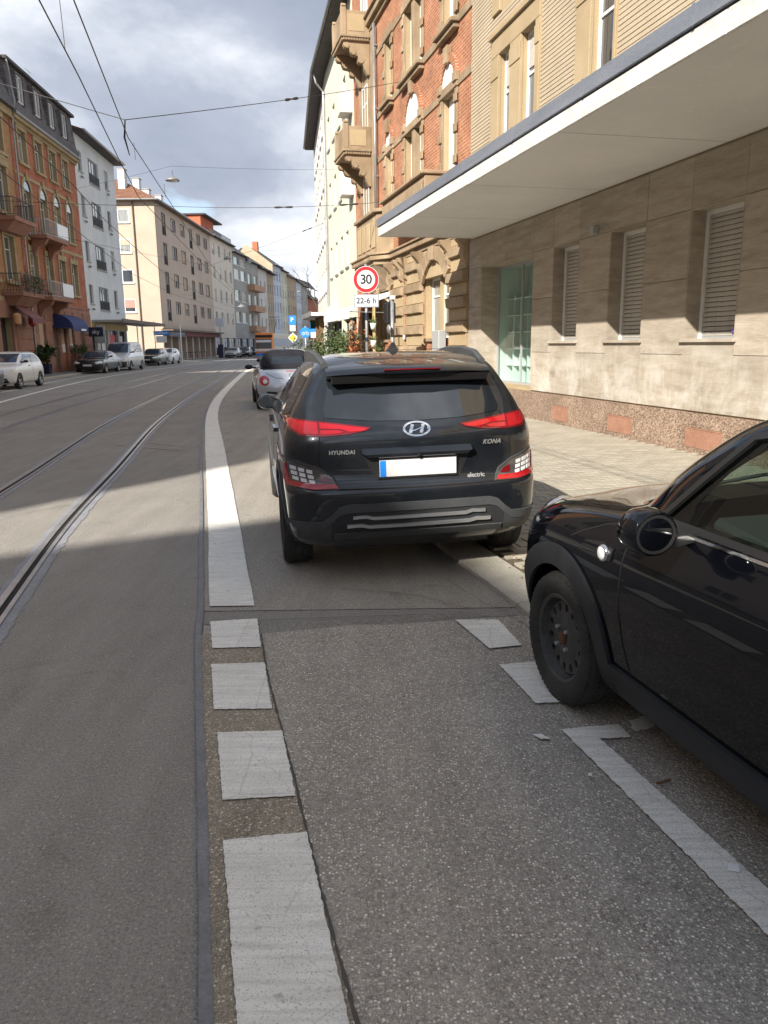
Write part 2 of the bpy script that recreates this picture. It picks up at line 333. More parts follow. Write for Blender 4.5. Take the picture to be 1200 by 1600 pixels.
MT['post'] = mottled('grey post', (.22, .225, .23), (.33, .335, .34), 5, .5, .001, 30, metal=.4)
MT['black'] = plain('black plastic', (.012, .012, .013), rough=.45)
MT['white'] = plain('white sheet', (.78, .78, .77), rough=.5)
MT['whitecloth'] = mottled('white awning cloth', (.70, .69, .66), (.80, .79, .76), 2, .9, 0, 40)
MT['bluecloth'] = plain('dark blue awning cloth', (.018, .032, .13), rough=.7)
MT['maroon'] = plain('maroon cloth', (.20, .085, .085), rough=.9)
MT['red'] = plain('sign red', (.62, .02, .025), rough=.4)
MT['signwhite'] = plain('sign white', (.74, .74, .75), rough=.4)
MT['signgrey'] = plain('plate grey white', (.52, .55, .62), rough=.4)
MT['signblue'] = plain('sign blue', (.015, .22, .72), rough=.4)
MT['signyellow'] = plain('sign yellow', (.85, .55, .03), rough=.4)
MT['ink'] = plain('sign black', (.012, .012, .014), rough=.5)
MT['navy'] = plain('navy panel', (.015, .022, .05), rough=.4)
MT['shopdark'] = plain('shop interior', (.035, .03, .028), rough=.7)
MT['shopmint'] = plain('mint shelf', (.62, .74, .70), rough=.5)
MT['terracotta'] = plain('terracotta', (.42, .14, .06), rough=.8)
MT['orangepaint'] = plain('orange paint', (.80, .22, .02), rough=.35, coat=.5)
MT['beigepaint'] = plain('beige coach paint', (.48, .44, .36), rough=.4)
def leafmat(name, a, b_):
    m, nt, b, N, L = newmat(name); v = coords(N, L); n = tnoise(N, L, v, 9, 3); L(ramp(N, L, n, [(.3, a), (.7, b_)]), b.inputs['Base Color']); setp(b, rough=.6, spec=.3); return m
MT['leaf'] = leafmat('leaf', (.045, .075, .025), (.13, .17, .065))
MT['leaf_dark'] = leafmat('dark leaf', (.022, .04, .016), (.06, .085, .03))
MT['bark'] = mottled('bark', (.06, .045, .035), (.11, .085, .065), 6, .9, .01, 30)
MT['wood'] = mottled('stained wood', (.16, .09, .05), (.24, .14, .08), 3, .7, .003, 20, (1, 1, 8))
# ------------------------------------------------------------------ ground, road, rails, markings, pavements
def catmull(P, n=8):       # smooth curve x(y) through points in rising y
    P = [Vector((p[0], p[1])) for p in P]; m = []; out = []
    for i in range(len(P)):
        a, c = P[max(i-1, 0)], P[min(i+1, len(P)-1)]; m.append((c.x-a.x)/(c.y-a.y))
    for i in range(len(P)-1):
        a, b = P[i], P[i+1]; h = b.y-a.y
        for k in range(n):
            t = k/n; x = (2*t**3-3*t*t+1)*a.x+(t**3-2*t*t+t)*h*m[i]+(3*t*t-2*t**3)*b.x+(t**3-t*t)*h*m[i+1]
            out.append(Vector((x, a.y+h*t)))
    out.append(P[-1]); return out
def xat(P, y):
    for a, b in zip(P, P[1:]):
        if a[1] <= y <= b[1]: return a[0]+(b[0]-a[0])*(y-a[1])/(b[1]-a[1])
    return P[0][0] if y < P[0][1] else P[-1][0]
def offs(P, d):
    out = []
    for i, p in enumerate(P):
        t = (P[min(i+1, len(P)-1)]-P[max(i-1, 0)]).normalized(); out.append(Vector((p.x+t.y*d, p.y-t.x*d)))
    return out
def resamp(P, step, y1=1e9):
    out = [P[0]]
    for a, b in zip(P, P[1:]):
        if a.y > y1: break
        n = max(1, int((b-a).length/step))
        for k in range(1, n+1): out.append(a.lerp(b, k/n))
    return out
def strip(mb, A, B, z, jag=0, rnd=random.Random(3)):
    v = []
    for a, b in zip(A, B):
        v += [(a.x+rnd.uniform(-jag, jag), a.y, z), (b.x+rnd.uniform(-jag, jag), b.y, z)]
    return mb.add(v, [(2*i, 2*i+1, 2*i+3, 2*i+2) for i in range(len(A)-1)])
def grow(pts, step, jag, rnd):       # polygon outline with a ragged edge
    out = []
    for a, b in zip(pts, pts[1:]+pts[:1]):
        a = Vector(a); b = Vector(b); n = max(1, int((b-a).length/step))
        for k in range(n):
            p = a.lerp(b, k/n); j = 0 if k == 0 else jag
            out.append((p.x+rnd.uniform(-j, j), p.y+rnd.uniform(-j, j)))
    return out

SEAM = catmull([(2.6, -11), (1.1, -4.6), (.3, -1.4), (-.2, .6), (-.44, 1.55), (-.62, 2.3), (-1.04, 4.03), (-1.15, 4.57), (-1.80, 7.41), (-2.92, 12.29), (-4.15, 18), (-5.5, 25.1), (-7.4, 38), (-9.25, 52.7), (-11.3, 77), (-11.2, 110), (-8, 150)])
KERB = catmull([(4.9, -11), (2.15, -.9), (.85, 4.33), (.54, 5.5), (-.42, 9.5), (-2.45, 20), (-4.9, 33), (-7.6, 52), (-9.4, 77), (-9.2, 110), (-6, 150)])
WLR = catmull([(-.82, 4.58), (-1.45, 7.4), (-2.55, 12.27), (-3.95, 18.5), (-5.1, 25), (-6.95, 38), (-8.75, 52), (-10.9, 77), (-10.8, 110)])
WLL = catmull([(-1.10, 4.57), (-1.74, 7.41), (-2.86, 12.29), (-4.22, 18.5), (-5.37, 25), (-7.22, 38), (-9.02, 52), (-11.17, 77), (-11.07, 110)])
RAILA = catmull([(1.35, -11), (-1.0, -1.2), (-2.4, 4.55), (-2.96, 6.93), (-3.57, 10.11), (-4.86, 16.66), (-6.3, 26), (-7.75, 37), (-9.9, 54), (-12.4, 77), (-13.3, 100), (-11.5, 130), (-6, 165)])

def ground():
    MB().quad((-900, -900, -.30), (900, -900, -.30), (900, 1500, -.30), (-900, 1500, -.30)).build('ground', MT['lpave'], kind='structure')
    road = MB().quad((-60, -60, 0), (60, -60, 0), (60, 260, 0), (-60, 260, 0)).build('road', MT['asph_tram'], kind='structure')
    rn = random.Random(5)
    # lane between the seam and the kerb: smoother asphalt ahead, coarse asphalt up to the cross joint
    ys = [-11+.5*k for k in range(220)]
    joint = [(-1.06, 4.24), (-.98, 4.26), (-.73, 4.09), (-.41, 4.16), (-.19, 4.22), (.04, 4.22), (.42, 4.28), (.76, 4.34), (.85, 4.33)]
    bound = grow(joint, .05, .008, rn)[:-1]
    bound = [p for p in bound if p[0] <= .86]
    far = MB(); P = [Vector((xat(SEAM, y), y)) for y in ys if y > 4.1]; Q = [Vector((xat(KERB, y)+.06, y)) for y in ys if y > 4.1]
    strip(far, P, Q, .004); far.build('smooth_asphalt', MT['asph_far'], road)
    near = MB(); A = [(xat(SEAM, y), y) for y in ys if y < 3.9]; B = [(xat(KERB, y)+.05, y) for y in ys if y < 3.9]
    near.poly([(x, y, .008) for x, y in A]+[(x, y, .008) for x, y in joint]+[(x, y, .008) for x, y in B[::-1]])
    near.build('coarse_asphalt', MT['asph_lane'], road)
    s2 = catmull([(.62, -1.0), (.12, .75), (-.08, 1.54), (-.2, 1.99), (-.37, 2.69), (-.58, 3.52), (-.70, 4.08)], 20)
    bs = MB(); s1 = [Vector((xat(SEAM, p.y), p.y)) for p in s2]; strip(bs, s1, s2, .012, .004, rn); bs.build('brown_asphalt_strip', MT['asph_brown'], road)
    t = MB(); sr = resamp(s2, .03); w = [.003+.005*rn.random() for _ in sr]
    strip(t, [p+Vector((-a, 0)) for p, a in zip(sr, w)], [p+Vector((a*.9, 0)) for p, a in zip(sr, w)], .0145, .002, rn)
    t.build('open_joint', plain('joint dirt', (.085, .076, .066), rough=.95), road)
    t = MB(); sr = resamp(SEAM, .05, 30); strip(t, offs(sr, -.020), offs(sr, .014), .0155, .0025, rn); t.build('tar_joint', MT['tar'], road)
    t = MB()
    for path in (joint, [(-.98, 4.27), (-.5, 4.33), (.1, 4.36), (.45, 4.42), (.62, 4.33)], [(.42, 5.1), (.60, 4.6), (.72, 4.42), (.86, 4.05)], [(-.30, 4.9), (.2, 4.75), (.55, 4.45)]):
        pp = [Vector(p) for p in grow(path, .06, .004, rn) if p[1] > 4.0]; pp = pp[:int(len(pp)*.62)] if path is not joint else [p for p in pp if p.x < .84]
        pp.sort(key=lambda p: p.x)
        strip(t, [p+Vector((0, -.0025)) for p in pp], [p+Vector((0, .0025)) for p in pp], .0125, .001, rn)
    t.build('crack', plain('crack dirt', (.06, .053, .045), rough=.95), road)
    # tram rails: filler, head, groove, lip
    def rail(off, far=False):
        c = offs(RAILA, off); fine = resamp(c, .05, 30); cfar = [p for p in c if p.y > 30]; line = fine+cfar
        def band(a, b, z, m, nm, jag=0, par=None, thick=0):
            mb = MB(); strip(mb, offs(line, a), offs(line, b), z, jag, rn)
            if thick:
                strip(mb, [p for p in offs(line, a)], [p for p in offs(line, a)], z)
            return mb.build(nm, m, par)
        band(-.105, .13, .004, MT['railfill'], 'rail_filler', .014, road)
        r = band(-.055, -.008, .014, MT['railsteel'], 'tram_rail', 0, road)
        band(-.010, .012 if far else .034, .006, MT['raildark'], 'rail_groove', 0, r)
        band(.010 if far else .032, .064, .012, MT['railsteel'], 'rail_lip', 0, r)
    for o in (0, -1.06, -3.05, -4.11): rail(o, o < -2)
    # markings
    def mark(nm, pts, jag=.006, z=.0185, label=None):
        MB().poly([(x, y, z) for x, y in grow(pts, .014, jag*.5, rn)]).build(nm, MT['paint'], road, label=label)
    mb = MB(); ll = resamp(WLL, .25, 40)+[p for p in WLL if p.y > 40]; strip(mb, ll, [Vector((xat(WLR, p.y), p.y)) for p in ll], .0125, .004, rn); mb.build('lane_line', MT['paint'], road)
    for q in ([(-.93, 3.87), (-1.03, 4.28), (-.76, 4.32), (-.67, 3.88)], [(-.77, 3.16), (-.89, 3.66), (-.62, 3.67), (-.51, 3.16)], [(-.59, 2.46), (-.71, 2.95), (-.44, 2.96), (-.33, 2.48)],
              [(-.16, .7), (-.37, 1.55), (-.54, 2.23), (-.27, 2.27), (-.1, 1.54), (.10, .7)]): mark('lane_dash', q, .005)
    for q in ([(.41, 4.26), (.55, 3.82), (.73, 3.86), (.66, 4.25)], [(.57, 3.61), (.67, 3.18), (.89, 3.2), (.8, 3.65)]): mark('parking_dash', q)
    mark('bay_corner', [(.73, 2.94), (.98, 2.98), (1.0, 2.87), (.87, 2.86), (1.13, 1.93), (1.40, .9), (1.26, .85), (1.03, 1.79)], .007)
    mark('bay_fragment', [(1.03, 3.01), (1.03, 2.92), (1.13, 2.95), (1.12, 3.05)], .012)
    mark('paint_scuff', [(.60, 2.90), (.63, 2.86), (.67, 2.86), (.64, 2.905)], .008)
    # lines on the far side
    def sideline(P, w, nm):
        P = catmull(P); mb = MB(); strip(mb, P, offs(P, w), .004, 0, rn); mb.build(nm, MT['paint'], road)
    sideline([(-7.6, 8), (-9.7, 16), (-11.9, 24.3), (-14.7, 38.5), (-16.0, 50), (-17.0, 68), (-18.0, 95)], .16, 'edge_line')
    sideline([(-10.4, 12), (-14.2, 28.8), (-16.7, 42), (-17.8, 51), (-18.5, 64), (-19.2, 75)], .10, 'parking_line')
    for (x0, y0, x1, y1) in ((-4.4, 13.3, -3.4, 12.6), (-4.5, 12.8, -3.2, 12.0), (-8.6, 21.0, -6.9, 20.2), (-3.9, 24, -2.9, 23.6), (-6.6, 28, -5.6, 27.6)):
        MB().poly([(x0, y0, .005), (x1, y1, .005), (x1+.02, y1+.09, .005), (x0+.02, y0+.07, .005)]).build('worn_mark', MT['asph_far'], road)
    # left pavement
    LK = catmull([(-13, 12), (-16.2, 30), (-18.1, 43), (-19.6, 56), (-20.9, 75), (-21.4, 95), (-19.5, 150)])
    mb = MB(); strip(mb, [Vector((-60, p.y)) for p in LK], LK, .10)
    strip(mb, LK, LK, .1)
    lp = mb.build('pavement', MT['lpave'], kind='structure')
    k = MB(); n = len(LK); q = offs(LK, .14)
    k.add([(p.x, p.y, .104) for p in LK]+[(p.x, p.y, .104) for p in q]+[(p.x, p.y, 0) for p in q], [(i, i+1, n+i+1, n+i) for i in range(n-1)]+[(n+i, n+i+1, 2*n+i+1, 2*n+i) for i in range(n-1)])
    k.build('kerb', MT['kerb'], lp)
    # right pavement with kerb stones and pavers
    wallx = lambda y: 2.89+.2439*(17.22-y) if y < 33 else -1.0-.15*(y-33.3)
    mb = MB(); ys2 = [-11+.5*k_ for k_ in range(75)]
    strip(mb, [Vector((xat(KERB, y), y)) for y in ys2], [Vector((wallx(y)+.6, y)) for y in ys2], .026)
    pv = mb.build('pavement', MT['joint'], kind='structure')
    mb = MB(); ys2 = [26+.5*k_ for k_ in range(248)]
    strip(mb, [Vector((xat(KERB, y), y)) for y in ys2], [Vector((wallx(y)+12, y)) for y in ys2], .044); mb.build('far_paving', MT['paver_far'], pv)
    kb = resamp(KERB, .05, 60); acc = 0; start = 0
    me_k = 0
    for i in range(1, len(kb)):
        acc += (kb[i]-kb[i-1]).length
        if acc > .98:
            a, b = kb[start], kb[i]; t = (b-a).normalized(); nrm = Vector((t.y, -t.x)); a = a+t*.004; b = b-t*.004; w = .30
            dz = rn.uniform(-.003, .003)
            m = MB().hexa([(a.x, a.y, -.1), (a.x+nrm.x*w, a.y+nrm.y*w, -.1), (b.x+nrm.x*w, b.y+nrm.y*w, -.1), (b.x, b.y, -.1)],
                          [(a.x, a.y, .040+dz), (a.x+nrm.x*w, a.y+nrm.y*w, .048+dz), (b.x+nrm.x*w, b.y+nrm.y*w, .048+dz), (b.x, b.y, .040+dz)])
            m.build('kerb_stone', MT['kerb'], pv, bevel=.008); start = i; acc = 0
    # pavers: zigzag blocks in running bond; the ones that show largest are parts, the rest one part
    e1 = Vector((.2385, -.971)); e1 = Vector((-.2385, .971)); e2 = Vector((.971, .2385)); org = Vector((.86, 4.35))
    Lx, Ly = .228, .128
    zig = [(0, 0), (.25, .14), (.5, 0), (.75, -.14), (1, 0)]
    g = .0055
    out = [(u*(Lx-2*g)+g, v*Ly*.5+g) for u, v in zig]+[(u*(Lx-2*g)+g, v*Ly*.5+Ly-g) for u, v in zig[::-1]]
    n = len(out); cx, cy = Lx/2, Ly/2
    top = [((x-cx)*.975, (y-cy)*.965) for x, y in out]; bot = [(x-cx, y-cy) for x, y in out]
    def pverts(o, rz):
        return [(o.x+e2.x*x+e1.x*y, o.y+e2.y*x+e1.y*y, z+rz) for lst, z in ((bot, .020), (bot, .041), (top, .0445)) for x, y in lst]
    pf = [(k*n+i, k*n+(i+1) % n, (k+1)*n+(i+1) % n, (k+1)*n+i) for k in (0, 1) for i in range(n)]+[tuple(range(2*n, 3*n))]
    cells = []
    for r in range(-30, 185):
        for c in range(0, 34):
            o = org+e1*(r*Ly)+e2*(.31+c*Lx+(Lx/2 if r % 2 else 0))
            y = o.y
            if y < 1.0 or y > 26.2: continue
            if o.x > wallx(y)-.10: continue
            if o.x-xat(KERB, y) < .40: continue
            v = Vector((o.x, o.y, -1.6)); zc = v.y*math.cos(RAD(12.34))-v.z*math.sin(RAD(12.34)); yc = v.y*math.sin(RAD(12.34))+v.z*math.cos(RAD(12.34))
            px, py = 600+1200*v.x/zc, 800-1200*yc/zc
            vis = 690 < px < 1130 and py < 1000 and not (px < 820 and py < 850) and not (px > 835 and py > 790) and not (px > 1000 and py > 745)
            cells.append((not vis, zc, o, rn.uniform(-.002, .002)))
    cells.sort(key=lambda c: (c[0], c[1]))
    z0 = pverts(Vector((0, 0)), 0); base = bpy.data.meshes.new('paver'); base.from_pydata(z0, [], pf); base.materials.append(MT['paver'])
    rest = MB()
    for k_, (h, zc, o, dz) in enumerate(cells):
        if k_ < 295: link('paver', base, pv, (o.x, o.y, dz))
        else: rest.add(pverts(o, dz), pf)
    rest.build('paver_field', MT['paver'], pv, kind='stuff')
    # dry leaves and grit along the kerb
    lf = MB()
    for k_ in range(60):
        y = rn.uniform(4.3, 7.0); x = xat(KERB, y)+rn.gauss(.33, .05); a = rn.uniform(0, 6.3); s = rn.uniform(.008, .022)
        lf.poly([(x+s*math.cos(a), y+s*math.sin(a), .054), (x+s*.5*math.cos(a+1.6), y+s*.5*math.sin(a+1.6), .060), (x-s*math.cos(a), y-s*math.sin(a), .053), (x-s*.5*math.cos(a+1.6), y-s*.5*math.sin(a+1.6), .056)])
    lf.build('dry_leaves', MT['wood'], label='dry brown leaf scraps lying along the kerb by the black car', cat='leaf litter', kind='stuff')
ground()
def litter(name, loc, pts, m, label, cat, h=.006):
    b = MB().prism(pts, lambda q, t: (q[0], q[1], t+.02*(q[0]+q[1])), 0, h).build(name, m, label=label, cat=cat, bevel=.001); b.location = loc
litter('paper_scrap', (1.055, 2.06, .021), [(-.02, -.012), (.012, -.02), (.022, .01), (-.01, .018)], plain('white paper', (.8, .8, .82), rough=.8), 'small white paper scrap beside the long parking line at the right edge', 'litter')
litter('paper_scrap', (.755, 2.585, .021), [(-.009, -.006), (.006, -.008), (.009, .006), (-.004, .008)], plain('pale paper', (.75, .74, .70), rough=.8), 'tiny pale paper chip on the coarse asphalt left of the long parking line', 'litter')
litter('twig', (1.01, 2.53, .021), [(-.03, -.012), (-.01, -.010), (.03, .006), (.028, .013), (-.012, -.002), (-.03, -.006)], MT['wood'], 'short brown twig between the parking line and the black car', 'twig', .008)
litter('paper_scrap', (1.9, 14.5, .05), [(-.03, -.02), (.03, -.02), (.03, .02), (-.02, .03)], plain('white tissue', (.82, .82, .80), rough=.9), 'white tissue on the pavement beyond the dark crossover', 'litter')
# ------------------------------------------------------------------ building helpers (local frame: x along the facade seen from the street, y inwards, z up)
def wall_mb(W, H, ops, depth=9, reveal=.2, z0=0, back=True):
    mb = MB(); xs = sorted({0, W, *[o[0] for o in ops], *[o[2] for o in ops]}); zs = sorted({z0, H, *[o[1] for o in ops], *[o[3] for o in ops]})
    for a, b in zip(xs, xs[1:]):
        run = None
        for c, d in zip(zs, zs[1:]):
            mx, mz = (a+b)/2, (c+d)/2
            hole = any(o[0] < mx < o[2] and o[1] < mz < o[3] for o in ops)
            if not hole: mb.quad((a, 0, c), (b, 0, c), (b, 0, d), (a, 0, d))
    for o in ops:
        x0, zA, x1, zB = o[:4]; r = o[4] if len(o) > 4 else reveal
        for p, q in (((x0, zA), (x0, zB)), ((x0, zB), (x1, zB)), ((x1, zB), (x1, zA)), ((x1, zA), (x0, zA))):
            mb.quad((p[0], 0, p[1]), (q[0], 0, q[1]), (q[0], r, q[1]), (p[0], r, p[1]), 1)
    if back:
        mb.quad((0, 0, z0), (0, depth, z0), (0, depth, H), (0, 0, H)); mb.quad((W, 0, z0), (W, depth, z0), (W, depth, H), (W, 0, H))
        mb.quad((0, depth, z0), (W, depth, z0), (W, depth, H), (0, depth, H)); mb.quad((0, 0, H), (W, 0, H), (W, depth, H), (0, depth, H))
    return mb
CACHE = {}
def cached(key, fn):
    if key not in CACHE: CACHE[key] = fn()
    return CACHE[key]
def framebars(w, h, nv, nh, t=.06, dp=.06):
    mb = MB(); mb.box(0, 0, 0, t, dp, h); mb.box(w-t, 0, 0, w, dp, h); mb.box(t, 0, 0, w-t, dp, t); mb.box(t, 0, h-t, w-t, dp, h)
    hs = [t]+[h*f for f in nh]+[h-t]
    for f in nh: mb.box(t, .004, h*f-t*.4, w-t, dp-.004, h*f+t*.4)
    for k in range(1, nv+1):
        x = w*k/(nv+1)
        for a, b in zip(hs, hs[1:]): mb.box(x-t*.45, .002, a+t*.41, x+t*.45, dp-.002, b-t*.41)
    return mb
def window(b, x0, z0, x1, z1, y=.14, fm='frame', nv=1, nh=(), pane='pane', sill=None, blind=0, bm='shutter_tan', sillout=.08, label=None):
    w, h = round(x1-x0, 3), round(z1-z0, 3)
    fr = cached(('f', w, h, nv, nh, fm), lambda: framebars(w, h, nv, nh).mesh('window', MT[fm]))
    o = link('window', fr, b, (x0, y, z0), label=label)
    if pane == 'mix': pane = random.choice(['pane', 'pane_sky', 'curtain', 'pane'])
    pn = cached(('p', w, h, pane), lambda: MB().quad((.05, .035, .05), (w-.05, .035, .05), (w-.05, .035, h-.05), (.05, .035, h-.05)).mesh('pane', MT[pane]))
    link('pane', pn, o)
    if sill:
        sm = cached(('s', w, sill, y, sillout), lambda: MB().box(-.07, -y-sillout, -.09, w+.07, -.005, -.004).mesh('sill', MT[sill])); link('sill', sm, o)
    if blind:
        hb = round(h*blind, 2)
        bl = cached(('b', w, hb, h, bm), lambda: MB().box(.05, .01, h-.06-hb, w-.05, .03, h-.06).mesh('roller_blind', MT[bm])); link('roller_blind', bl, o)
    return o
def bld(name, p0, bear, right, label, cat='building', group=None):
    rz = RAD(-90-bear) if right else RAD(90-bear)
    return empty(name, (p0[0], p0[1], 0), rz, label, cat, group)
def arcpts(cx, cz, r, a0, a1, n): return [(cx+r*math.cos(a0+(a1-a0)*k/n), cz+r*math.sin(a0+(a1-a0)*k/n)) for k in range(n+1)]
XZ = lambda p, t: (p[0], t, p[1])

UD = Vector((math.sin(RAD(-13.7)), math.cos(RAD(-13.7)))); UN = Vector((-UD.y, UD.x)); UP = Vector((2.89, 17.22))
def onwall(u, w=0): q = UP+UD*u+UN*w; return (q.x, q.y)

# ------------------------------------------------------------------ right 1: travertine ground floor, canopy, beige clinker above
def travertine_building():
    b = bld('corner_building', onwall(2.83), -13.7, True, 'travertine fronted building under a long white canopy, beige clinker brick storey above')
    W = 34.0
    wins = [(4.69, 5.74), (6.80, 7.86), (8.95, 10.05)]+[(11.3+2.25*k, 12.4+2.25*k) for k in range(9)]
    zs, zh = 1.62, 3.37
    ops = [(.86, .66, 3.80, 3.37, .42)]+[(a, zs, c, zh, .26) for a, c in wins]
    up = [(1.80, 4.9, 2.42, 7.65, .18), (2.97, 4.9, 3.66, 7.65, .18)]+[(5.86, 4.9, 6.62, 7.65, .18)]
    up += [(9.3+2.6*k, 4.9, 10.1+2.6*k, 7.65, .3) for k in range(9)]
    up += [(o[0], 8.9, o[2], 11.3, .3) for o in up]
    wall_mb(W, 14.5, ops+up, 11, .26).build('wall', [MT['sandy']]*2, b)
    # travertine panels, each with its own joint
    y0 = -.03
    cols = [0, .86, 3.80, 4.69]
    for a, c in wins: cols += [a, c]
    cols = sorted(set(cols+[W]))
    def panel(xa, za, xb, zb): MB().box(xa+.004, y0-random.uniform(0, .004), za+.004, xb-.004, -.002, zb-.004).build('travertine_panel', MT['trav'], b)
    for a, c in zip(cols, cols[1:]):
        if c > 19: continue
        win = any(abs(a-w[0]) < .01 for w in wins); shop = abs(a-.86) < .01
        if shop: segs = [(a, 3.37, a+1.47, 4.05), (a+1.47, 3.37, c, 4.05)]
        elif win: segs = [(a, .62, c, zs), (a, zh, c, 4.05)]
        else:
            segs = [(a, .62, c, 1.40), (a, 1.40, c, 2.45), (a, 2.45, c, zh), (a, zh, c, 4.05)]
        for s in segs: panel(*s)
    # linings of the window reveals in travertine
    for (x0, zA, x1, zB, r) in ops[:5]:
        m = MB(); m.box(x0+.001, -.030, zA, x0+.02, r-.002, zB-.02); m.box(x1-.02, -.030, zA, x1-.001, r-.002, zB-.02); m.box(x0+.001, -.030, zB-.02, x1-.001, r-.002, zB-.001)
        m.build('reveal_lining', MT['trav'], b)
    # plinth
    x = 0; k = 0
    vents = [(4.9, 5.58), (7.0, 7.78), (9.17, 10.0)]
    edges = sorted([0, 2.2, 3.6]+[v for w in vents for v in w]+[6.2, 8.5, 11.5, 13.5, 15.5, 17.5])
    for a, c in zip(edges, edges[1:]):
        v = any(abs(a-w[0]) < .01 for w in vents)
        if v:
            MB().box(a+.002, -.05, .02, c-.002, -.002, .105).box(a+.002, -.05, .395, c-.002, -.002, .60).build('plinth_slab', MT['granite'], b)
            g = MB(); g.box(a+.01, -.045, .11, a+.035, -.01, .39); g.box(c-.035, -.045, .11, c-.01, -.01, .39); g.box(a+.035, -.045, .11, c-.035, -.01, .13); g.box(a+.035, -.045, .37, c-.035, -.01, .39)
            o = g.build('vent_grille', MT['rustmetal'], b)
            m = MB(); n = 26
            for q in range(n): xx = a+.035+(c-a-.07)*(q+.5)/n; m.box(xx-.008, -.040, .13, xx+.008, -.022, .37)
            for q in range(9): zz = .13+.24*(q+.5)/9; m.box(a+.035, -.036, zz-.006, c-.035, -.014, zz+.006)
            m.build('grille_mesh', MT['rustmetal'], o); MB().box(a+.036, -.012, .131, c-.036, -.006, .369).build('vent_back', MT['shopdark'], o)  # dark back sheet: darkness of the vent recess put into its colour
        else: MB().box(a+.002, -.05, .02, c-.002, -.002, .60).build('plinth_slab', MT['granite'], b)
    # shuttered windows
    slat = None
    for i, (a, c) in enumerate(wins[:4]):
        w = c-a; y = .20
        fm = MB(); fm.box(a+.02, y, zs, a+.085, y+.06, zh-.02); fm.box(c-.085, y, zs, c-.02, y+.06, zh-.02); fm.box(a+.085, y, zh-.08, c-.085, y+.06, zh-.02)
        o = fm.build('window', MT['frame'], b, label='shuttered window with pale guide rails and stone sill')
        MB().box(a-.04, -.085, zs-.05, c+.04, y, zs).build('sill', MT['trav'], o, bevel=.006)
        me = cached(('slat', round(w, 2)), lambda: MB().prism([(.0, 0), (.022, .004), (.020, .030), (.010, .058), (.0, .060)], lambda p, t: (t, -p[0], p[1]), .087, w-.087).mesh('slat', MT['shutter']))
        for q in range(25): link('slat', me, o, (a, y+.035, zs+.035+q*.066))
        MB().box(a+.087, y+.012, zs+.002, c-.087, y+.04, zs+.034).build('bottom_rail', MT['greyframe'], o)
        MB().quad((a+.08, y+.045, zs), (c-.08, y+.045, zs), (c-.08, y+.045, zh), (a+.08, y+.045, zh)).build('shutter_back', MT['shopdark'], o)
    MB().box(wins[2][1]-.34, .1795, 1.70, wins[2][1]-.27, .1835, 1.745).build('sticker', plain('violet sticker', (.16, .10, .5)), b)
    # shop window with a cubby display
    x0, x1, zA, zB = .88, 3.78, .66, 3.35
    f = MB(); f.box(x0, .38, zA, x0+.05, .43, zB); f.box(x1-.05, .38, zA, x1, .43, zB); f.box(x0+.05, .38, zA, x1-.05, .43, zA+.05); f.box(x0+.05, .38, zB-.06, x1-.05, .43, zB); f.box(2.30, .385, zA+.05, 2.34, .425, zB-.06)
    o = f.build('shop_window', MT['greyframe'], b)
    MB().quad((x0+.05, .405, zA+.05), (2.30, .405, zA+.05), (2.30, .405, zB-.06), (x0+.05, .405, zB-.06)).quad((2.34, .405, zA+.05), (x1-.05, .405, zA+.05), (x1-.05, .405, zB-.06), (2.34, .405, zB-.06)).build('pane', clearglass('shop glass', (.86, .93, .90)), o)
    r = MB(); r.quad((x0, 1.2, zA), (x1, 1.2, zA), (x1, 1.2, zB), (x0, 1.2, zB)); r.quad((x0, .44, zA), (x1, .44, zA), (x1, 1.2, zA), (x0, 1.2, zA)); r.quad((x0, .44, zB), (x1, .44, zB), (x1, 1.2, zB), (x0, 1.2, zB))
    r.quad((x0, .44, zA), (x0, 1.2, zA), (x0, 1.2, zB), (x0, .44, zB)); r.quad((x1, .44, zA), (x1, 1.2, zA), (x1, 1.2, zB), (x1, .44, zB)); r.build('display_box', MT['shopmint'], o)
    s = MB()
    for q in range(8): xx = x0+.06+q*(x1-x0-.12)/7; s.box(xx-.012, .62, zA, xx+.012, .95, 2.6)
    for q in range(6): zz = zA+.02+q*.385; s.box(x0+.06, .615, zz-.012, x1-.06, .955, zz+.012)
    s.build('display_shelf', MT['shopmint'], o)
    t = MB()
    for q in range(16):
        xx = x0+.25+(q % 6)*.41+random.uniform(-.05, .05); zz = zA+.035+(q//6)*.385; hh = random.uniform(.1, .24)
        t.lathe([(0, 0), (.05, 0), (.06, hh*.5), (.025, hh*.8), (.03, hh), (0, hh)], 8, c=(xx, .75, zz))
    t.build('display_goods', MT['greyframe'], o)
    # small lamp above the second window, with its conduit
    l = MB().box(6.28, -.15, 3.38, 6.40, -.031, 3.52).build('wall_lamp', MT['greyframe'], b, bevel=.015)
    MB().tube([(6.40, -.045, 3.50), (6.6, -.045, 3.50), (6.72, -.045, 3.45)], .008).build('conduit', MT['greyframe'], l)
    # canopy
    xe = .33
    MB().box(xe, -2.38, 4.085, W, .0, 4.30).build('canopy_slab', MT['soffit'], b)
    def runs(step):
        x = xe-.02; out = []
        while x < W: out.append((x+.002, min(x+step, W)-.002)); x += step
        return out
    for k, (p, q) in enumerate(runs(3.1)):
        dz = random.uniform(-.004, .004)
        MB().box(p, -2.42, 4.075+dz, q, -2.381, 4.27).build('canopy_fascia', MT['fascia'], b, bevel=.006)
    MB().box(xe-.022, -2.380, 4.076, xe-.001, -.002, 4.27).build('canopy_fascia', MT['fascia'], b)
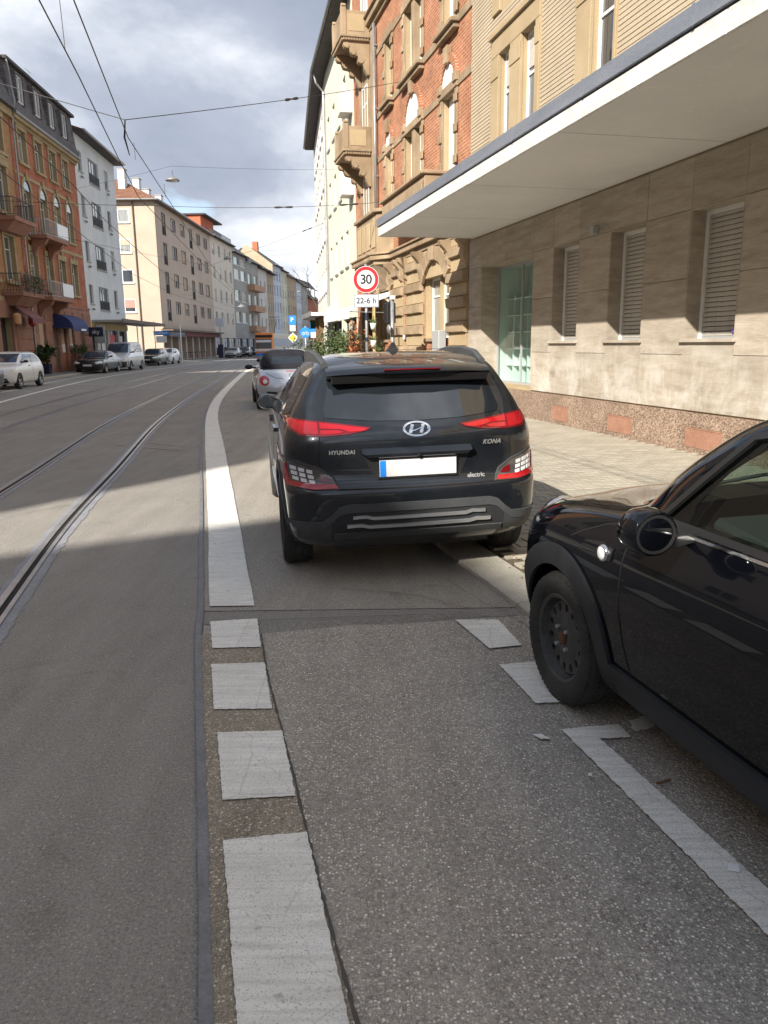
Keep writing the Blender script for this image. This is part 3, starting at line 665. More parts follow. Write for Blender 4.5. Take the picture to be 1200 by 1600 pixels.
    for k, (p, q) in enumerate(runs(2.0)):
        dz = random.uniform(-.003, .003)
        MB().box(p-.028, -2.45+dz, 4.285+dz, q-.028, -2.382, 4.46+dz).build('canopy_flashing', MT['zinc'], b, bevel=.006)
        MB().box(q-.05, -2.456+dz, 4.284, q-.01, -2.4505+dz, 4.463).build('flashing_seam', MT['zinc'], b)
    MB().box(xe-.048, -2.381, 4.286, xe-.003, -.03, 4.46).box(xe, -2.381, 4.302, W, -.03, 4.40).build('canopy_top', MT['zinc'], b)
    for x in (3.2, 6.4, 9.6): MB().box(x-.004, -2.378, 4.0825, x+.004, -.002, 4.0848).build('soffit_joint', MT['greyframe'], b)
    # upper storey: sandstone window surrounds and clinker courses
    sur = [(1.37, 3.85), (5.34, 6.70)]+[(8.3+2.6*k, 10.9+2.6*k-1.4) for k in range(0)]
    st = MB()
    holes = up
    m = MB()
    for (a, c) in sur:
        for z0 in (4.4, 8.5):
            zt = 8.15 if z0 < 5 else 11.8
            xs = [a]+[v for o in up if a < o[0] < c and z0 < o[1] < zt for v in (o[0], o[2])]+[c]
            for k in range(0, len(xs), 2): m.box(xs[k], -.07, z0, xs[k+1], -.001, zt-.5)
            m.box(a, -.07, zt-.5, c, -.001, zt)
            m.box(a-.05, -.13, zt-.12, c+.05, -.071, zt)
            for k in range(0, len(xs), 2): m.box(xs[k]-.008, -.088, zt-.95, xs[k+1]+.008, -.071, zt-.62)
    m.build('window_surround', MT['sandy'], b, bevel=.012)
    cm = MB(); z = 4.42; rnd = random.Random(2)
    while z < 12.2:
        occ = []
        for (a, c) in sur:
            if 4.4 < z < 8.16 or 8.45 < z < 11.8: occ.append((a, c))
        for o in up[3:12]+up[15:]:
            if o[1]-.3 < z < o[3]+.3: occ.append((o[0]-.35, o[2]+.35))
        xs = [0]+[v for w in sorted(occ) for v in w]+[W]
        for k in range(0, len(xs), 2):
            if xs[k+1]-xs[k] > .05 and xs[k] < 16: cm.box(xs[k], -.02-rnd.uniform(0, .004), z, min(xs[k+1], 16), .0, z+.062)
        z += .078
    cm.build('clinker_courses', MT['clinker'], b, kind='stuff')
    MB().quad((0, -.004, 4.42), (W, -.004, 4.42), (W, -.004, 4.43), (0, -.004, 4.43)).build('joint_line', MT['clinkjoint'], b)
    for o in up:
        if o[0] < 16: window(b, o[0], o[1], o[2], o[3], .09, nv=0, nh=(.72,), pane='mix', blind=.22 if o[0] < 4 else 0, bm='shutter')
    return b
travertine_building()

# ------------------------------------------------------------------ right 2: red brick house with sandstone trim, balconies and rusticated ground floor
def brick_house():
    UL = 16.4; W = UL-2.83
    b = bld('red_brick_house', onwall(UL), -13.7, True, 'ornate red brick house with sandstone balconies and rusticated ground floor beside the travertine building')
    X = lambda u: UL-u
    w1 = [(X(5.0), X(4.0)), (X(8.75), X(6.95)), (X(11.15), X(10.35))]           # first and second floor openings
    gops = [(X(6.65), X(4.36)), (X(12.2), X(10.4))]
    zt = 17.0
    ops = [(a, 6.05, c, 7.85, .28) for a, c in w1]+[(a, 9.5, c, 11.3, .28) for a, c in w1]+[(a, 12.9, c, 14.8, .28) for a, c in w1]
    bay = [(X(14.6), X(13.7))]
    ops += [(a, z, c, z+2.3, .28) for a, c in bay for z in (6.05, 8.55, 12.3)]
    ops += [(a, 1.75, c, 3.45, .3) for a, c in gops]+[(X(15.6), .05, X(13.2), 2.9, .3)]
    wall_mb(W, zt, ops, 11, .28).build('wall', [MT['redbrick'], MT['sandy']], b)
    tr = MB()
    def band(z0, z1, pr, m=tr, x0=0, x1=W): m.box(x0, -pr, z0, x1, -.001, z1)
    holes1 = sorted(w1)
    def bandcut(z0, z1, pr, ho):
        xs = [X(12.9)]+[v for h in sorted(ho) for v in h]+[W]
        for k in range(0, len(xs), 2): tr.box(xs[k], -pr, z0, xs[k+1], -.001, z1)
    bandcut(7.86, 8.06, .03, [(a-.18, c+.18) for a, c in w1])
    band(9.27, 9.47, .04, x0=X(12.9)); band(11.32, 11.50, .03, x0=X(12.9))
    band(12.35, 12.50, .10); band(12.50, 12.72, .22); band(12.72, 12.80, .30)
    tr.build('string_course', MT['sanddark'], b, bevel=.012)
    # sandstone dressings round each window
    for fl, (z0, z1) in enumerate(((6.05, 7.85), (9.5, 11.3), (12.9, 14.8))):
        for a, c in w1:
            s = MB(); j = .20
            for xa, xb in ((a-j, a), (c, c+j)):
                s.box(xa, -.05, z0, xb, -.001, z1)
                for zz in (z0+.02, z0+.75, z0+1.45): s.box(xa-.05 if xa < a else xa-.004, -.09, zz, xb+.004 if xa < a else xb+.05, -.051, zz+.22)
            if c-a > 1.3: s.box((a+c)/2-.14, -.03, z0, (a+c)/2+.14, .2, z1-.001)
            s.box(a-j-.03, -.08, z1+.001, c+j+.03, .0, z1+.22)
            if fl != 0: s.box(a-j, -.06, z1+.221, c+j, -.001, z1+.34)
            s.build('window_surround', MT['sandbrown'], b, bevel=.012)
            if fl > 0: MB().box(a-j-.06, -.24, z0-.22, c+j+.06, -.002, z0-.12).box(a-j, -.16, z0-.34, c+j, -.003, z0-.221).build('window_ledge', MT['sanddark'], b, bevel=.012)
            if fl == 0:       # blind arch with a pale tympanum
                cx, r = (a+c)/2, min(.78, (c-a)/2+.02); zc = z1+.22
                MB().prism(arcpts(cx, zc, r, 0, math.pi, 16), XZ, -.035, -.001).build('tympanum', MT['whitecloth'], b)
                m = MB(); ins, outs = arcpts(cx, zc, r, 0, math.pi, 16), arcpts(cx, zc, r+.20, 0, math.pi, 16)
                for k in range(16): m.hexa([(ins[k][0], -.085, ins[k][1]), (ins[k+1][0], -.085, ins[k+1][1]), (outs[k+1][0], -.085, outs[k+1][1]), (outs[k][0], -.085, outs[k][1])], [(ins[k][0], -.002, ins[k][1]), (ins[k+1][0], -.002, ins[k+1][1]), (outs[k+1][0], -.002, outs[k+1][1]), (outs[k][0], -.002, outs[k][1])])
                m.build('brick_arch', MT['redbrick'], b)
                MB().prism([(cx-.10, zc+r-.04), (cx+.10, zc+r-.04), (cx+.16, zc+r+.36), (cx-.16, zc+r+.36)], XZ, -.15, -.001).build('keystone', MT['sandbrown'], b, bevel=.012)
                for sx in (-1, 1): MB().box(cx+sx*(r+.10)-.13, -.12, zc-.10, cx+sx*(r+.10)+.13, -.001, zc+.12).build('springer', MT['sandbrown'], b, bevel=.012)
            if c-a > 1.3:
                mid = (a+c)/2
                window(b, a+.02, z0, mid-.14, z1, .16, nv=0, nh=(.7,), pane='mix'); window(b, mid+.14, z0, c-.02, z1, .16, nv=0, nh=(.7,), pane='mix')
            else:
                o = window(b, a, z0, c, z1, .16, nv=0, nh=(), pane='curtain')
                if fl == 0:
                    m = MB()
                    for q in range(22): m.box(a+.05, .135, z0+.05+q*.078, c-.05, .155, z0+.115+q*.078)
                    m.build('roller_shutter', MT['white'], b)
    # pale balcony box under the first floor windows
    xa, xb = X(9.1), X(4.5)
    p = MB(); p.box(xa, -.68, 5.2, xb, -.002, 5.92); p.box(xa-.06, -.78, 5.921, xb+.06, -.002, 6.02); p.box(xa+.1, -.73, 5.35, xb-.1, -.681, 5.80); p.build('balcony', MT['sandbrown'], b, bevel=.02)
    # rusticated ground floor: each block a stone
    g = MB(); g.box(0, -.10, .02, W, -.002, .55); g.build('plinth', MT['sanddark'], b, bevel=.02)
    piers = [(X(4.3), W-.01), (X(8.62), X(6.70)), (X(10.36), X(8.95)), (X(13.15), X(12.25))]
    rb = random.Random(4)
    for k, (a, c) in enumerate(piers):
        MB().box(a+.03, -.05, .551, c-.03, -.003, 4.24).build('pier', MT['sandy'], b)
        for q in range(6):
            z = .60+q*.63
            for (s0, s1) in (((a, c),) if c-a < 1.6 else ((a, (a+c)/2-.006), ((a+c)/2+.006, c))):
                d = .16 if q % 1 == 0 else .1
                m = MB(); f = .035
                m.hexa([(s0, -.051, z), (s1, -.051, z), (s1, -.051, z+.30), (s0, -.051, z+.30)], [(s0+f, -d-rb.uniform(0, .03), z+f), (s1-f, -d-rb.uniform(0, .03), z+f), (s1-f, -d-rb.uniform(0, .03), z+.30-f), (s0+f, -d-rb.uniform(0, .03), z+.30-f)])
                m.build('rusticated_stone', MT['sandbrown'], b)
            MB().box(a+.05, -.075, z+.31, c-.05, -.051, z+.62).build('ashlar_stone', MT['sandy'], b, bevel=.006)
        for sx, xx in ((0, a+.12), (1, c-.12)):      # scroll brackets under the string course
            pr = [(-.06, 3.55), (-.16, 3.62), (-.20, 3.75), (-.16, 3.90), (-.24, 4.0), (-.36, 4.12), (-.40, 4.24), (-.01, 4.24), (-.01, 3.5)]
            m = MB(); m.prism(pr, lambda q, t: (t, q[0], q[1]), xx-.11, xx+.11); m.build('scroll_bracket', MT['sandbrown'], b, bevel=.01)
    for a, c in gops:          # segmental heads with voussoirs, windows behind
        cx = (a+c)/2; hw = (c-a)/2
        m = MB(); m.box(a-.02, -.06, 3.451, c+.02, -.002, 4.24); m.build('lintel_wall', MT['sandy'], b)
        for k in range(7):
            a0, a1 = math.pi*(.18+.64*k/7)+.008, math.pi*(.18+.64*(k+1)/7)-.008; R0, R1 = hw*1.12, hw*1.12+.42; zc = 3.45-hw*.72
            q = [(cx+R*math.cos(t), zc+R*math.sin(t)*.98) for R, t in ((R0, a0), (R0, a1), (R1, a1), (R1, a0))]
            q = [(x_, min(z_, 4.22)) for x_, z_ in q]
            MB().prism(q, XZ, -.16-(.06 if k == 3 else 0), -.061).build('voussoir', MT['sandbrown'], b, bevel=.012)
        window(b, a+.03, 1.75, cx-.05, 3.45, .2, nv=0, nh=(.7,), pane='curtain', sill='sandbrown'); window(b, cx+.05, 1.75, c-.03, 3.45, .2, nv=0, nh=(.7,), pane='pane')
        MB().box(cx-.05, .1, 1.75, cx+.05, .28, 3.45).build('mullion', MT['sandy'], b)
    # grey letter box cabinet under the near window, house number plate
    MB().box(X(5.05), -.30, 1.38, X(4.45), -.076, 1.95).build('wall_cabinet', MT['greyframe'], b, bevel=.02)
    np_ = MB().box(X(8.95)+.02, -.085, 1.74, X(8.62)-.16, -.0515, 2.08).build('house_number_plate', MT['signwhite'], b)
    for k, ch in enumerate('121'):
        t = text_mesh(ch, .12, MT['ink'], .001); link('digit', t, np_, (X(8.95)+.095, -.087, 2.02-k*.11)).rotation_euler = (RAD(90), 0, 0)
    # moulded string course over the ground floor and the bay it carries
    def ledge(z0, z1, pr, nm='moulding', m='sandbrown'):
        pts = [(X(13.9), 0), (X(13.9), -.52-pr), (X(10.75), -.52-pr), (X(10.25)+pr, -pr), (W, -pr), (W, 0)]
        MB().prism(pts, lambda q, t: (q[0], q[1], t), z0, z1).build(nm, MT[m], b, bevel=.012)
    ledge(4.25, 4.40, .10, m='sanddark'); ledge(4.401, 4.56, .22); ledge(4.561, 4.62, .28)
    pts = [(X(13.9), 0), (X(13.9), -.50), (X(10.75), -.50), (X(10.30), -.002)]
    MB().prism(pts, lambda q, t: (q[0], q[1], t), 4.621, 5.95).build('bay_parapet', MT['sandbrown'], b, bevel=.015)
    pts2 = [(X(13.95), 0), (X(13.95), -.62), (X(10.68), -.62), (X(10.15), -.002)]
    MB().prism(pts2, lambda q, t: (q[0], q[1], t), 5.951, 6.07).build('bay_coping', MT['sanddark'], b, bevel=.015)
    for k in range(4): MB().box(X(13.7)+k*.74, -.53, 4.85, X(13.7)+k*.74+.56, -.501, 5.75).build('parapet_panel', MT['sandy'], b, bevel=.01)
    m = MB(); m.loft([[(X(13.9), 0, 4.249), (X(13.9), -.60, 4.249), (X(10.75), -.60, 4.249), (X(10.3), 0, 4.249)], [(X(13.8), 0, 3.95), (X(13.8), -.42, 3.95), (X(10.95), -.42, 3.95), (X(10.6), 0, 3.95)], [(X(13.5), 0, 3.5), (X(13.5), -.10, 3.5), (X(11.3), -.10, 3.5), (X(11.0), 0, 3.5)]])
    m.build('bay_corbel', MT['sanddark'], b)
    # stone bay strip behind the balconies, then the two balconies with scroll corbels
    MB().box(X(15.2), -.06, 6.07, X(12.95), -.002, 12.34).build('bay_face', MT['sandbrown'], b, bevel=.01)
    for z in (6.2, 8.75, 12.5):
        o = window(b, X(14.6), z, X(13.7), z+2.1, -.072, nv=1, nh=(.7,), pane='pane')
    for z in (8.30, 12.02):
        xa, xb, w = X(15.0), X(13.2), 1.05
        o = MB().box(xa, -w, z, xb, -.061, z+.10).box(xa-.06, -w-.07, z+.101, xb+.06, -.061, z+.19).build('balcony', MT['sanddark'], b, bevel=.015)
        d = MB(); n = 18
        for q in range(n): xx = xa+(xb-xa)*(q+.5)/n; d.box(xx-.03, -w-.03, z+.02, xx+.03, -w-.001, z+.09)
        for q in range(10): yy = -w+(w-.1)*(q+.5)/10; d.box(xb+.001, yy-.03, z+.02, xb+.03, yy+.03, z+.09)
        d.build('dentils', MT['sandbrown'], o)
        pr = MB(); t = .12; z1, z2 = z+.191, z+1.06
        pr.box(xa, -w, z1, xb, -w+t, z2-.1); pr.box(xa, -w+t, z1, xa+t, -.062, z2-.1); pr.box(xb-t, -w+t, z1, xb, -.062, z2-.1)
        pr.build('parapet', MT['sandbrown'], o, bevel=.01)
        for xx in (xa, xb-t-.04):
            q = arcpts(xx+.1, 0, .1, 0, math.pi, 6)
            MB().box(xx-.02, -w-.03, z1, xx+t+.06, -w+t+.03, z2).prism([(a_, z2+c_) for a_, c_ in arcpts(xx+.10, 0, .11, 0, math.pi, 8)], XZ, -w-.02, -w+t+.02).build('parapet_post', MT['sandbrown'], o, bevel=.01)
        MB().box(xb+.001, -w+.22, z1+.12, xb+.012, -.25, z2-.22).build('side_panel', MT['sandy'], o)
        for xx in (xa+.08, xb-.30):
            prof = [(-.062, z-.001), (-w+.08, z-.001), (-w+.04, z-.10), (-w+.10, z-.20), (-w+.26, z-.24), (-w+.28, z-.34), (-w+.42, z-.44), (-w+.56, z-.46), (-w+.60, z-.58), (-w+.74, z-.72), (-w+.80, z-.86), (-.14, z-1.05), (-.062, z-1.05)]
            MB().prism(prof, lambda q_, t_: (t_, q_[0], q_[1]), xx, xx+.24).build('corbel', MT['sandbrown'], o, bevel=.012)
            s = MB()
            for yc, zc_, r_ in ((-w+.17, z-.13, .09), (-w+.40, z-.33, .10), (-w+.67, z-.58, .11)): s.lathe([(0, -.02), (r_, -.02), (r_*1.05, 0), (r_, .26), (0, .26)], 12, 'X', (xx, yc, zc_))
            s.build('scroll', MT['sandbrown'], o)
    # rain pipe
    MB().tube([(X(12.35), -.12, 12.3), (X(12.35), -.12, 4.7)], .055, 10).build('downpipe', MT['galv'], b, smooth=True)
    m = MB()
    for z in (5.2, 7.4, 9.6, 11.6): m.box(X(12.35)-.075, -.14, z, X(12.35)+.075, -.01, z+.05)
    m.build('pipe_clip', MT['galv'], b)
    MB().hexa([(-.05, -.9, 16.8), (W, -.9, 16.8), (W, 11, 16.8), (-.05, 11, 16.8)], [(0, 3, 19.5), (W, 3, 19.5), (W, 9, 19.5), (0, 9, 19.5)]).build('roof', MT['darkroof'], b)
brick_house()
# white shop awning below the bay, its own thing
def awning(name, p0, bear, right, L, zt, zb, out, val, m, label, cat='awning'):
    b = bld(name, p0, bear, right, label, cat)
    MB().hexa([(0, -.06, zt-.03), (L, -.06, zt-.03), (L, -out, zb-.02), (0, -out, zb-.02)], [(0, -.06, zt), (L, -.06, zt), (L, -out, zb), (0, -out, zb)]).build('cloth', MT[m], b)
    v = MB(); n = int(L/.25)
    for k in range(n): v.prism([(k*L/n, zb-.022), ((k+1)*L/n, zb-.022), ((k+1)*L/n, zb-val), ((k+.5)*L/n, zb-val-.03), (k*L/n, zb-val)], XZ, -out-.003, -out+.006)
    v.build('valance', MT[m], b)
    MB().tube([(.05, -.08, zt-.6), (.05, -out+.02, zb-.03)], .015).tube([(L-.05, -.08, zt-.6), (L-.05, -out+.02, zb-.03)], .015).build('arm', MT['post'], b)
    MB().box(-.03, -.16, zt-.04, L+.03, -.001, zt+.10).build('cassette', MT['signwhite'], b, bevel=.02); return b
awning('shop_awning', onwall(15.6, .02), -13.7, True, 5.2, 3.25, 2.72, 1.55, .24, 'whitecloth', 'white cloth shop awning below the stone bay of the red brick house')

# ------------------------------------------------------------------ right 3 and 4: pale yellow house, off white house
def render_house(name, p0, bear, right, W, H, floors, cols, m, label, eave=.55, fm='frame', roofm='darkroof', gz=3.2, sill='grey_r', roofh=3.2, depth=10, nv=1, blind=None, shop=True, surround=None, group=None, roof='hip', winlabel=None, cat='building'):
    b = bld(name, p0, bear, right, label, cat, group)
    ops = [(x-w/2, z0, x+w/2, z1, .16) for (z0, z1) in floors for (x, w, *r) in cols]
    shops = []
    if shop:
        n = max(1, int(W/3.4)); shops = [(W*k/n+.3, .3, W*(k+1)/n-.3, 2.75, .25) for k in range(n)]
    wall_mb(W, H, ops+shops, depth, .16).build('wall', [MT[m]]*2, b)
    for (z0, z1) in floors:
        for (x, w, *r) in cols:
            bl = blind(x, z0) if blind else random.choice((0, 0, 0, 0, .3, .5, .95))
            f = r[0] if r else 0
            zz = z0
            o = window(b, x-w/2, z0, x+w/2, z1, .11, fm, max(nv, int(w/.8)) if w > 1.3 else nv, (), 'mix', sill, bl, random.choice(('shutter', 'white')), sillout=.06)
            if surround: 
                me = cached(('sur', w, z1-z0, surround), lambda: MB().box(-.09, 0, -.09, 0, .05, z1-z0+.09).box(w, 0, -.09, w+.09, .05, z1-z0+.09).box(0, 0, z1-z0, w, .05, z1-z0+.09).box(0, 0, -.09, w, .05, 0).mesh('surround', MT[surround]))
                link('surround', me, o, (0, -.16, 0))
            if f:      # french window with a balustrade
                me = cached(('rail', w, f), lambda: (lambda mb: mb.box(-.04, -.02, 0, w+.04, .015, .04).box(-.04, -.02, f-.04, w+.04, .015, f) and [mb.box(k*.11, -.012, .04, k*.11+.018, .006, f-.04) for k in range(int(w/.11)+1)] and mb)(MB()).mesh('balustrade', MT['iron']))
                link('balustrade', me, o, (0, -.15, .05))
    for (a, z0, c, z1, r) in shops:
        window(b, a, z0, c, z1, .18, 'iron', 1, (.75,), 'pane')
    e = eave
    MB().box(-.02, -e, H, W+.02, .2, H+.16).build('eave', MT['darkroof' if roofm != 'none' else m], b)
    MB().tube([(-.02, -e-.06, H+.12), (W+.02, -e-.06, H+.12)], .08, 8).build('gutter', MT['galv'], b)
    if roof == 'hip':
        MB().hexa([(0, -e+.1, H+.161), (W, -e+.1, H+.161), (W, depth, H+.161), (0, depth, H+.161)], [(.0+.02, 4, H+roofh), (W-.02, 4, H+roofh), (W-.02, 6, H+roofh), (.02, 6, H+roofh)]).build('roof', MT[roofm], b)
    return b
def yellow_house():
    d = Vector((math.sin(RAD(-10.2)), math.cos(RAD(-10.2)))); L = 9.9; p = Vector(onwall(16.45))+d*L
    fl = [(5.0, 6.5), (8.1, 9.6), (11.2, 12.7)]
    b = render_house('yellow_house', p, -10.2, True, L, 15.0, fl, [(1.1, .9), (3.3, .9), (5.3, .9), (7.2, .9)], 'yellow_r', 'pale yellow rendered house with small windows and a broad eave beyond the red brick house', .62, gz=3.4, roofm='darkroof', sill='galv')
    MB().tube([(.05, -.55, 15.0), (.05, -.45, 14.6), (.05, -.10, 14.2), (.05, -.10, 3.6)], .06, 8).build('downpipe', MT['galv'], b)
    for z in (7.6, 10.7):
        o = MB().box(L-1.25, -.50, z, L-.35, -.002, z+.10).build('balcony', MT['pink_r'], b)
        MB().box(L-1.25, -.50, z+.101, L-.35, -.46, z+.85).box(L-1.25, -.459, z+.101, L-1.21, -.002, z+.85).box(L-.39, -.459, z+.101, L-.35, -.002, z+.85).build('parapet', MT['pink_r'], o)
    # shop canopy of the yellow house, with fascia, soffit and posts
    o = MB().prism([(-3.0, -.95), (-2.3, -1.35), (3.4, -1.35), (3.6, -.002), (-3.0, -.002)], lambda q, t: (q[0], q[1], t), 3.02, 3.18).build('shop_canopy', MT['soffit'], b)
    MB().box(-2.3, -1.39, 3.0, 3.4, -1.351, 3.24).hexa([(-3.02, -.96, 3.0), (-2.3, -1.39, 3.0), (-2.28, -1.351, 3.0), (-3.0, -.93, 3.0)], [(-3.02, -.96, 3.24), (-2.3, -1.39, 3.24), (-2.28, -1.351, 3.24), (-3.0, -.93, 3.24)]).build('canopy_fascia', MT['post'], o)
    [MB().box(q, -.9, 0, q+.25, -.7, 3.02).build('canopy_post', MT['wood'], o) for q in (.6, 2.5)]
    MB().box(-2.6, -.9, 2.5, -2.5, -.1, 2.98).build('green_sign', plain('dark green sign', (.02, .10, .05)), o)
    return b
yellow_house()
def offwhite_house():
    d0 = Vector((math.sin(RAD(-10.2)), math.cos(RAD(-10.2)))); d = Vector((math.sin(RAD(-7.0)), math.cos(RAD(-7.0)))); L = 15.5; p = Vector(onwall(16.45))+d0*9.92+d*L
    render_house('off_white_house', p, -7.0, True, L, 15.0, [(4.6, 5.9), (7.4, 8.7), (10.2, 11.5), (12.9, 14.0)], [(1.4+2.1*k, .9) for k in range(7)], 'pink_r', 'off white rendered house with many small windows at the far end of the right row', .6, sill='galv')
offwhite_house()
# ------------------------------------------------------------------ left row
LQ = Vector((-20.4, 45.5)); LB = -3.8; LD = Vector((math.sin(RAD(LB)), math.cos(RAD(LB))))
def onleft(u): q = LQ+LD*u; return (q.x, q.y)
def railing(b, xa, xb, w, z, h, m='paleiron', par=None):
    mb = MB(); t = .03
    for y0, y1, x0, x1 in ((-w, -w+t, xa, xb),): mb.box(x0, y0, z+h-.04, x1, y1, z+h); mb.box(x0, y0, z+.06, x1, y1, z+.09)
    for x in (xa, xb-t): mb.box(x, -w+t, z+h-.04, x+t, 0, z+h); mb.box(x, -w+t, z+.06, x+t, 0, z+.09)
    n = int((xb-xa)/.16)
    for k in range(n+1): x = xa+(xb-xa-.02)*k/n; mb.box(x, -w+.003, z, x+.02, -w+.022, z+h-.041)
    n = int(w/.16)
    for x in (xa+.004, xb-.024):
        for k in range(1, n+1): y = -w+w*k/(n+1); mb.box(x, y, z, x+.02, y+.02, z+h-.041)
    return mb.build('railing', MT[m], par or b)
def left_buff():
    b = bld('buff_brick_house', onleft(-8.2), LB, False, 'buff brick house at the left edge with stone window surrounds and a flower hung balcony')
    W = 8.66
    cols = [(1.6, 1.2), (4.2, 1.2), (6.75, 1.3)]
    fl = [(5.3, 7.6), (8.9, 11.2), (12.0, 13.7)]
    ops = [(x-w/2, a, x+w/2, c, .25) for a, c in fl for x, w in cols]+[(.8, .3, 3.2, 2.9, .3), (4.3, .2, 5.9, 3.2, .4)]
    wall_mb(W, 14.4, ops, 10, .25).build('wall', [MT['buffbrick'], MT['pilaster']], b)
    MB().box(0, -.12, .1, .79, -.002, 4.1).box(3.21, -.12, .1, 4.29, -.002, 4.1).box(5.91, -.12, .1, W-.02, -.002, 4.1).box(.79, -.10, 3.2, 3.21, -.002, 4.1).box(4.29, -.10, 3.21, 5.91, -.002, 4.1).build('stone_base', MT['pinkstone'], b, bevel=.02)
    for q in range(6): MB().box(6.3, -.15, .25+q*.62, W-.05, -.121, .80+q*.62).build('ashlar_stone', MT['pinkstone'], b, bevel=.01)
    for a, c in fl:
        for x, w in cols:
            s = MB()
            s.box(x-w/2-.2, -.08, a-.1, x-w/2, -.001, c); s.box(x+w/2, -.08, a-.1, x+w/2+.2, -.001, c); s.box(x-w/2-.28, -.12, c, x+w/2+.28, -.001, c+.34); s.box(x-w/2-.3, -.2, a-.26, x+w/2+.3, -.001, a-.1)
            s.prism([(x-w/2-.3, c+.341), (x+w/2+.3, c+.341), (x, c+.75)], XZ, -.14, -.002)
            s.build('window_surround', MT['pilaster'], b); window(b, x-w/2, a, x+w/2, c, .18, nv=1, nh=(.7,), pane='mix')
    MB().box(0, -.06, 4.101, W, -.001, 4.35).box(0, -.06, 7.95, W, -.001, 8.15).box(0, -.25, 14.0, W, -.001, 14.4).build('string_course', MT['pilaster'], b)
    for z in (4.36, 8.2):
        o = MB().box(5.2, -1.1, z, 8.3, -.061, z+.22).hexa([(5.5, -.5, z-.5), (8.0, -.5, z-.5), (8.0, -.062, z-.5), (5.5, -.062, z-.5)], [(5.3, -1.0, z-.002), (8.2, -1.0, z-.002), (8.2, -.062, z-.002), (5.3, -.062, z-.002)]).build('balcony', MT['pinkstone'], b)
        railing(b, 5.25, 8.25, 1.05, z+.22, .95, 'iron', o)
        if z < 5:
            f = MB(); rn = random.Random(9)
            for k in range(700):
                c = Vector((rn.uniform(5.2, 8.3), -1.12+rn.gauss(0, .1), z+.75+rn.gauss(0, .24))); n = Vector((rn.gauss(0, 1), rn.gauss(0, 1), rn.gauss(0, 1))).normalized(); t = n.orthogonal().normalized(); u = n.cross(t); s = rn.uniform(.03, .07)
                f.add([c-t*s, c+u*s*.6, c+t*s, c-u*s*.6], [(0, 1, 2, 3)], rn.choice((0, 0, 0, 0, 1, 2)))
            f.build('balcony_plants', [MT['leaf'], plain('pink blossom', (.45, .12, .25)), MT['wood']], o, kind='stuff')
    MB().hexa([(-.1, -.5, 14.41), (W-.05, -.5, 14.41), (W-.05, 10, 14.41), (-.1, 10, 14.41)], [(-.1, 1.0, 18.2), (W-.05, 1.0, 18.2), (W-.05, 9, 18.2), (-.1, 9, 18.2)]).build('roof', MT['slate'], b)
    window(b, .85, .35, 3.15, 2.85, .2, 'iron', 2, (.7,), 'pane'); MB().box(4.3, .3, .2, 5.9, .34, 3.2).build('door', MT['shopdark'], b)
left_buff()
def hang_lantern(x, y, z, m, label):
    p = Vector(onleft(x)); n = Vector((LD.y, -LD.x)); p = p+n*y
    b = empty('paper_lantern', (p.x, p.y, z), 0, label, 'lantern', 'paper lanterns over the restaurant door')
    prof = [(0, -.34), (.10, -.33), (.15, -.28)]+[(.20+(.015 if k % 2 else 0), -.24+k*.045) for k in range(11)]+[(.15, .27), (.10, .32), (0, .33)]
    MB().lathe(prof, 16).build('shade', m, b, smooth=True); MB().tube([(0, 0, .33), (0, 0, .75)], .01).build('cord', MT['iron'], b); MB().lathe([(0, -.36), (.11, -.36), (.11, -.33), (0, -.33)], 12).build('cap', MT['black'], b)
hang_lantern(-2.75, .55, 3.15, plain('tan lantern paper', (.50, .28, .14), rough=.8), 'tan paper lantern hanging by the dark doorway of the buff house')
hang_lantern(-.65, .55, 3.15, plain('red lantern paper', (.50, .07, .05), rough=.8), 'red paper lantern hanging near the rain pipe of the buff house')
awning('door_awning', onleft(-2.6), LB, False, 1.8, 4.1, 3.2, 1.3, .25, 'maroon', 'worn maroon awning over the restaurant door at the left edge')

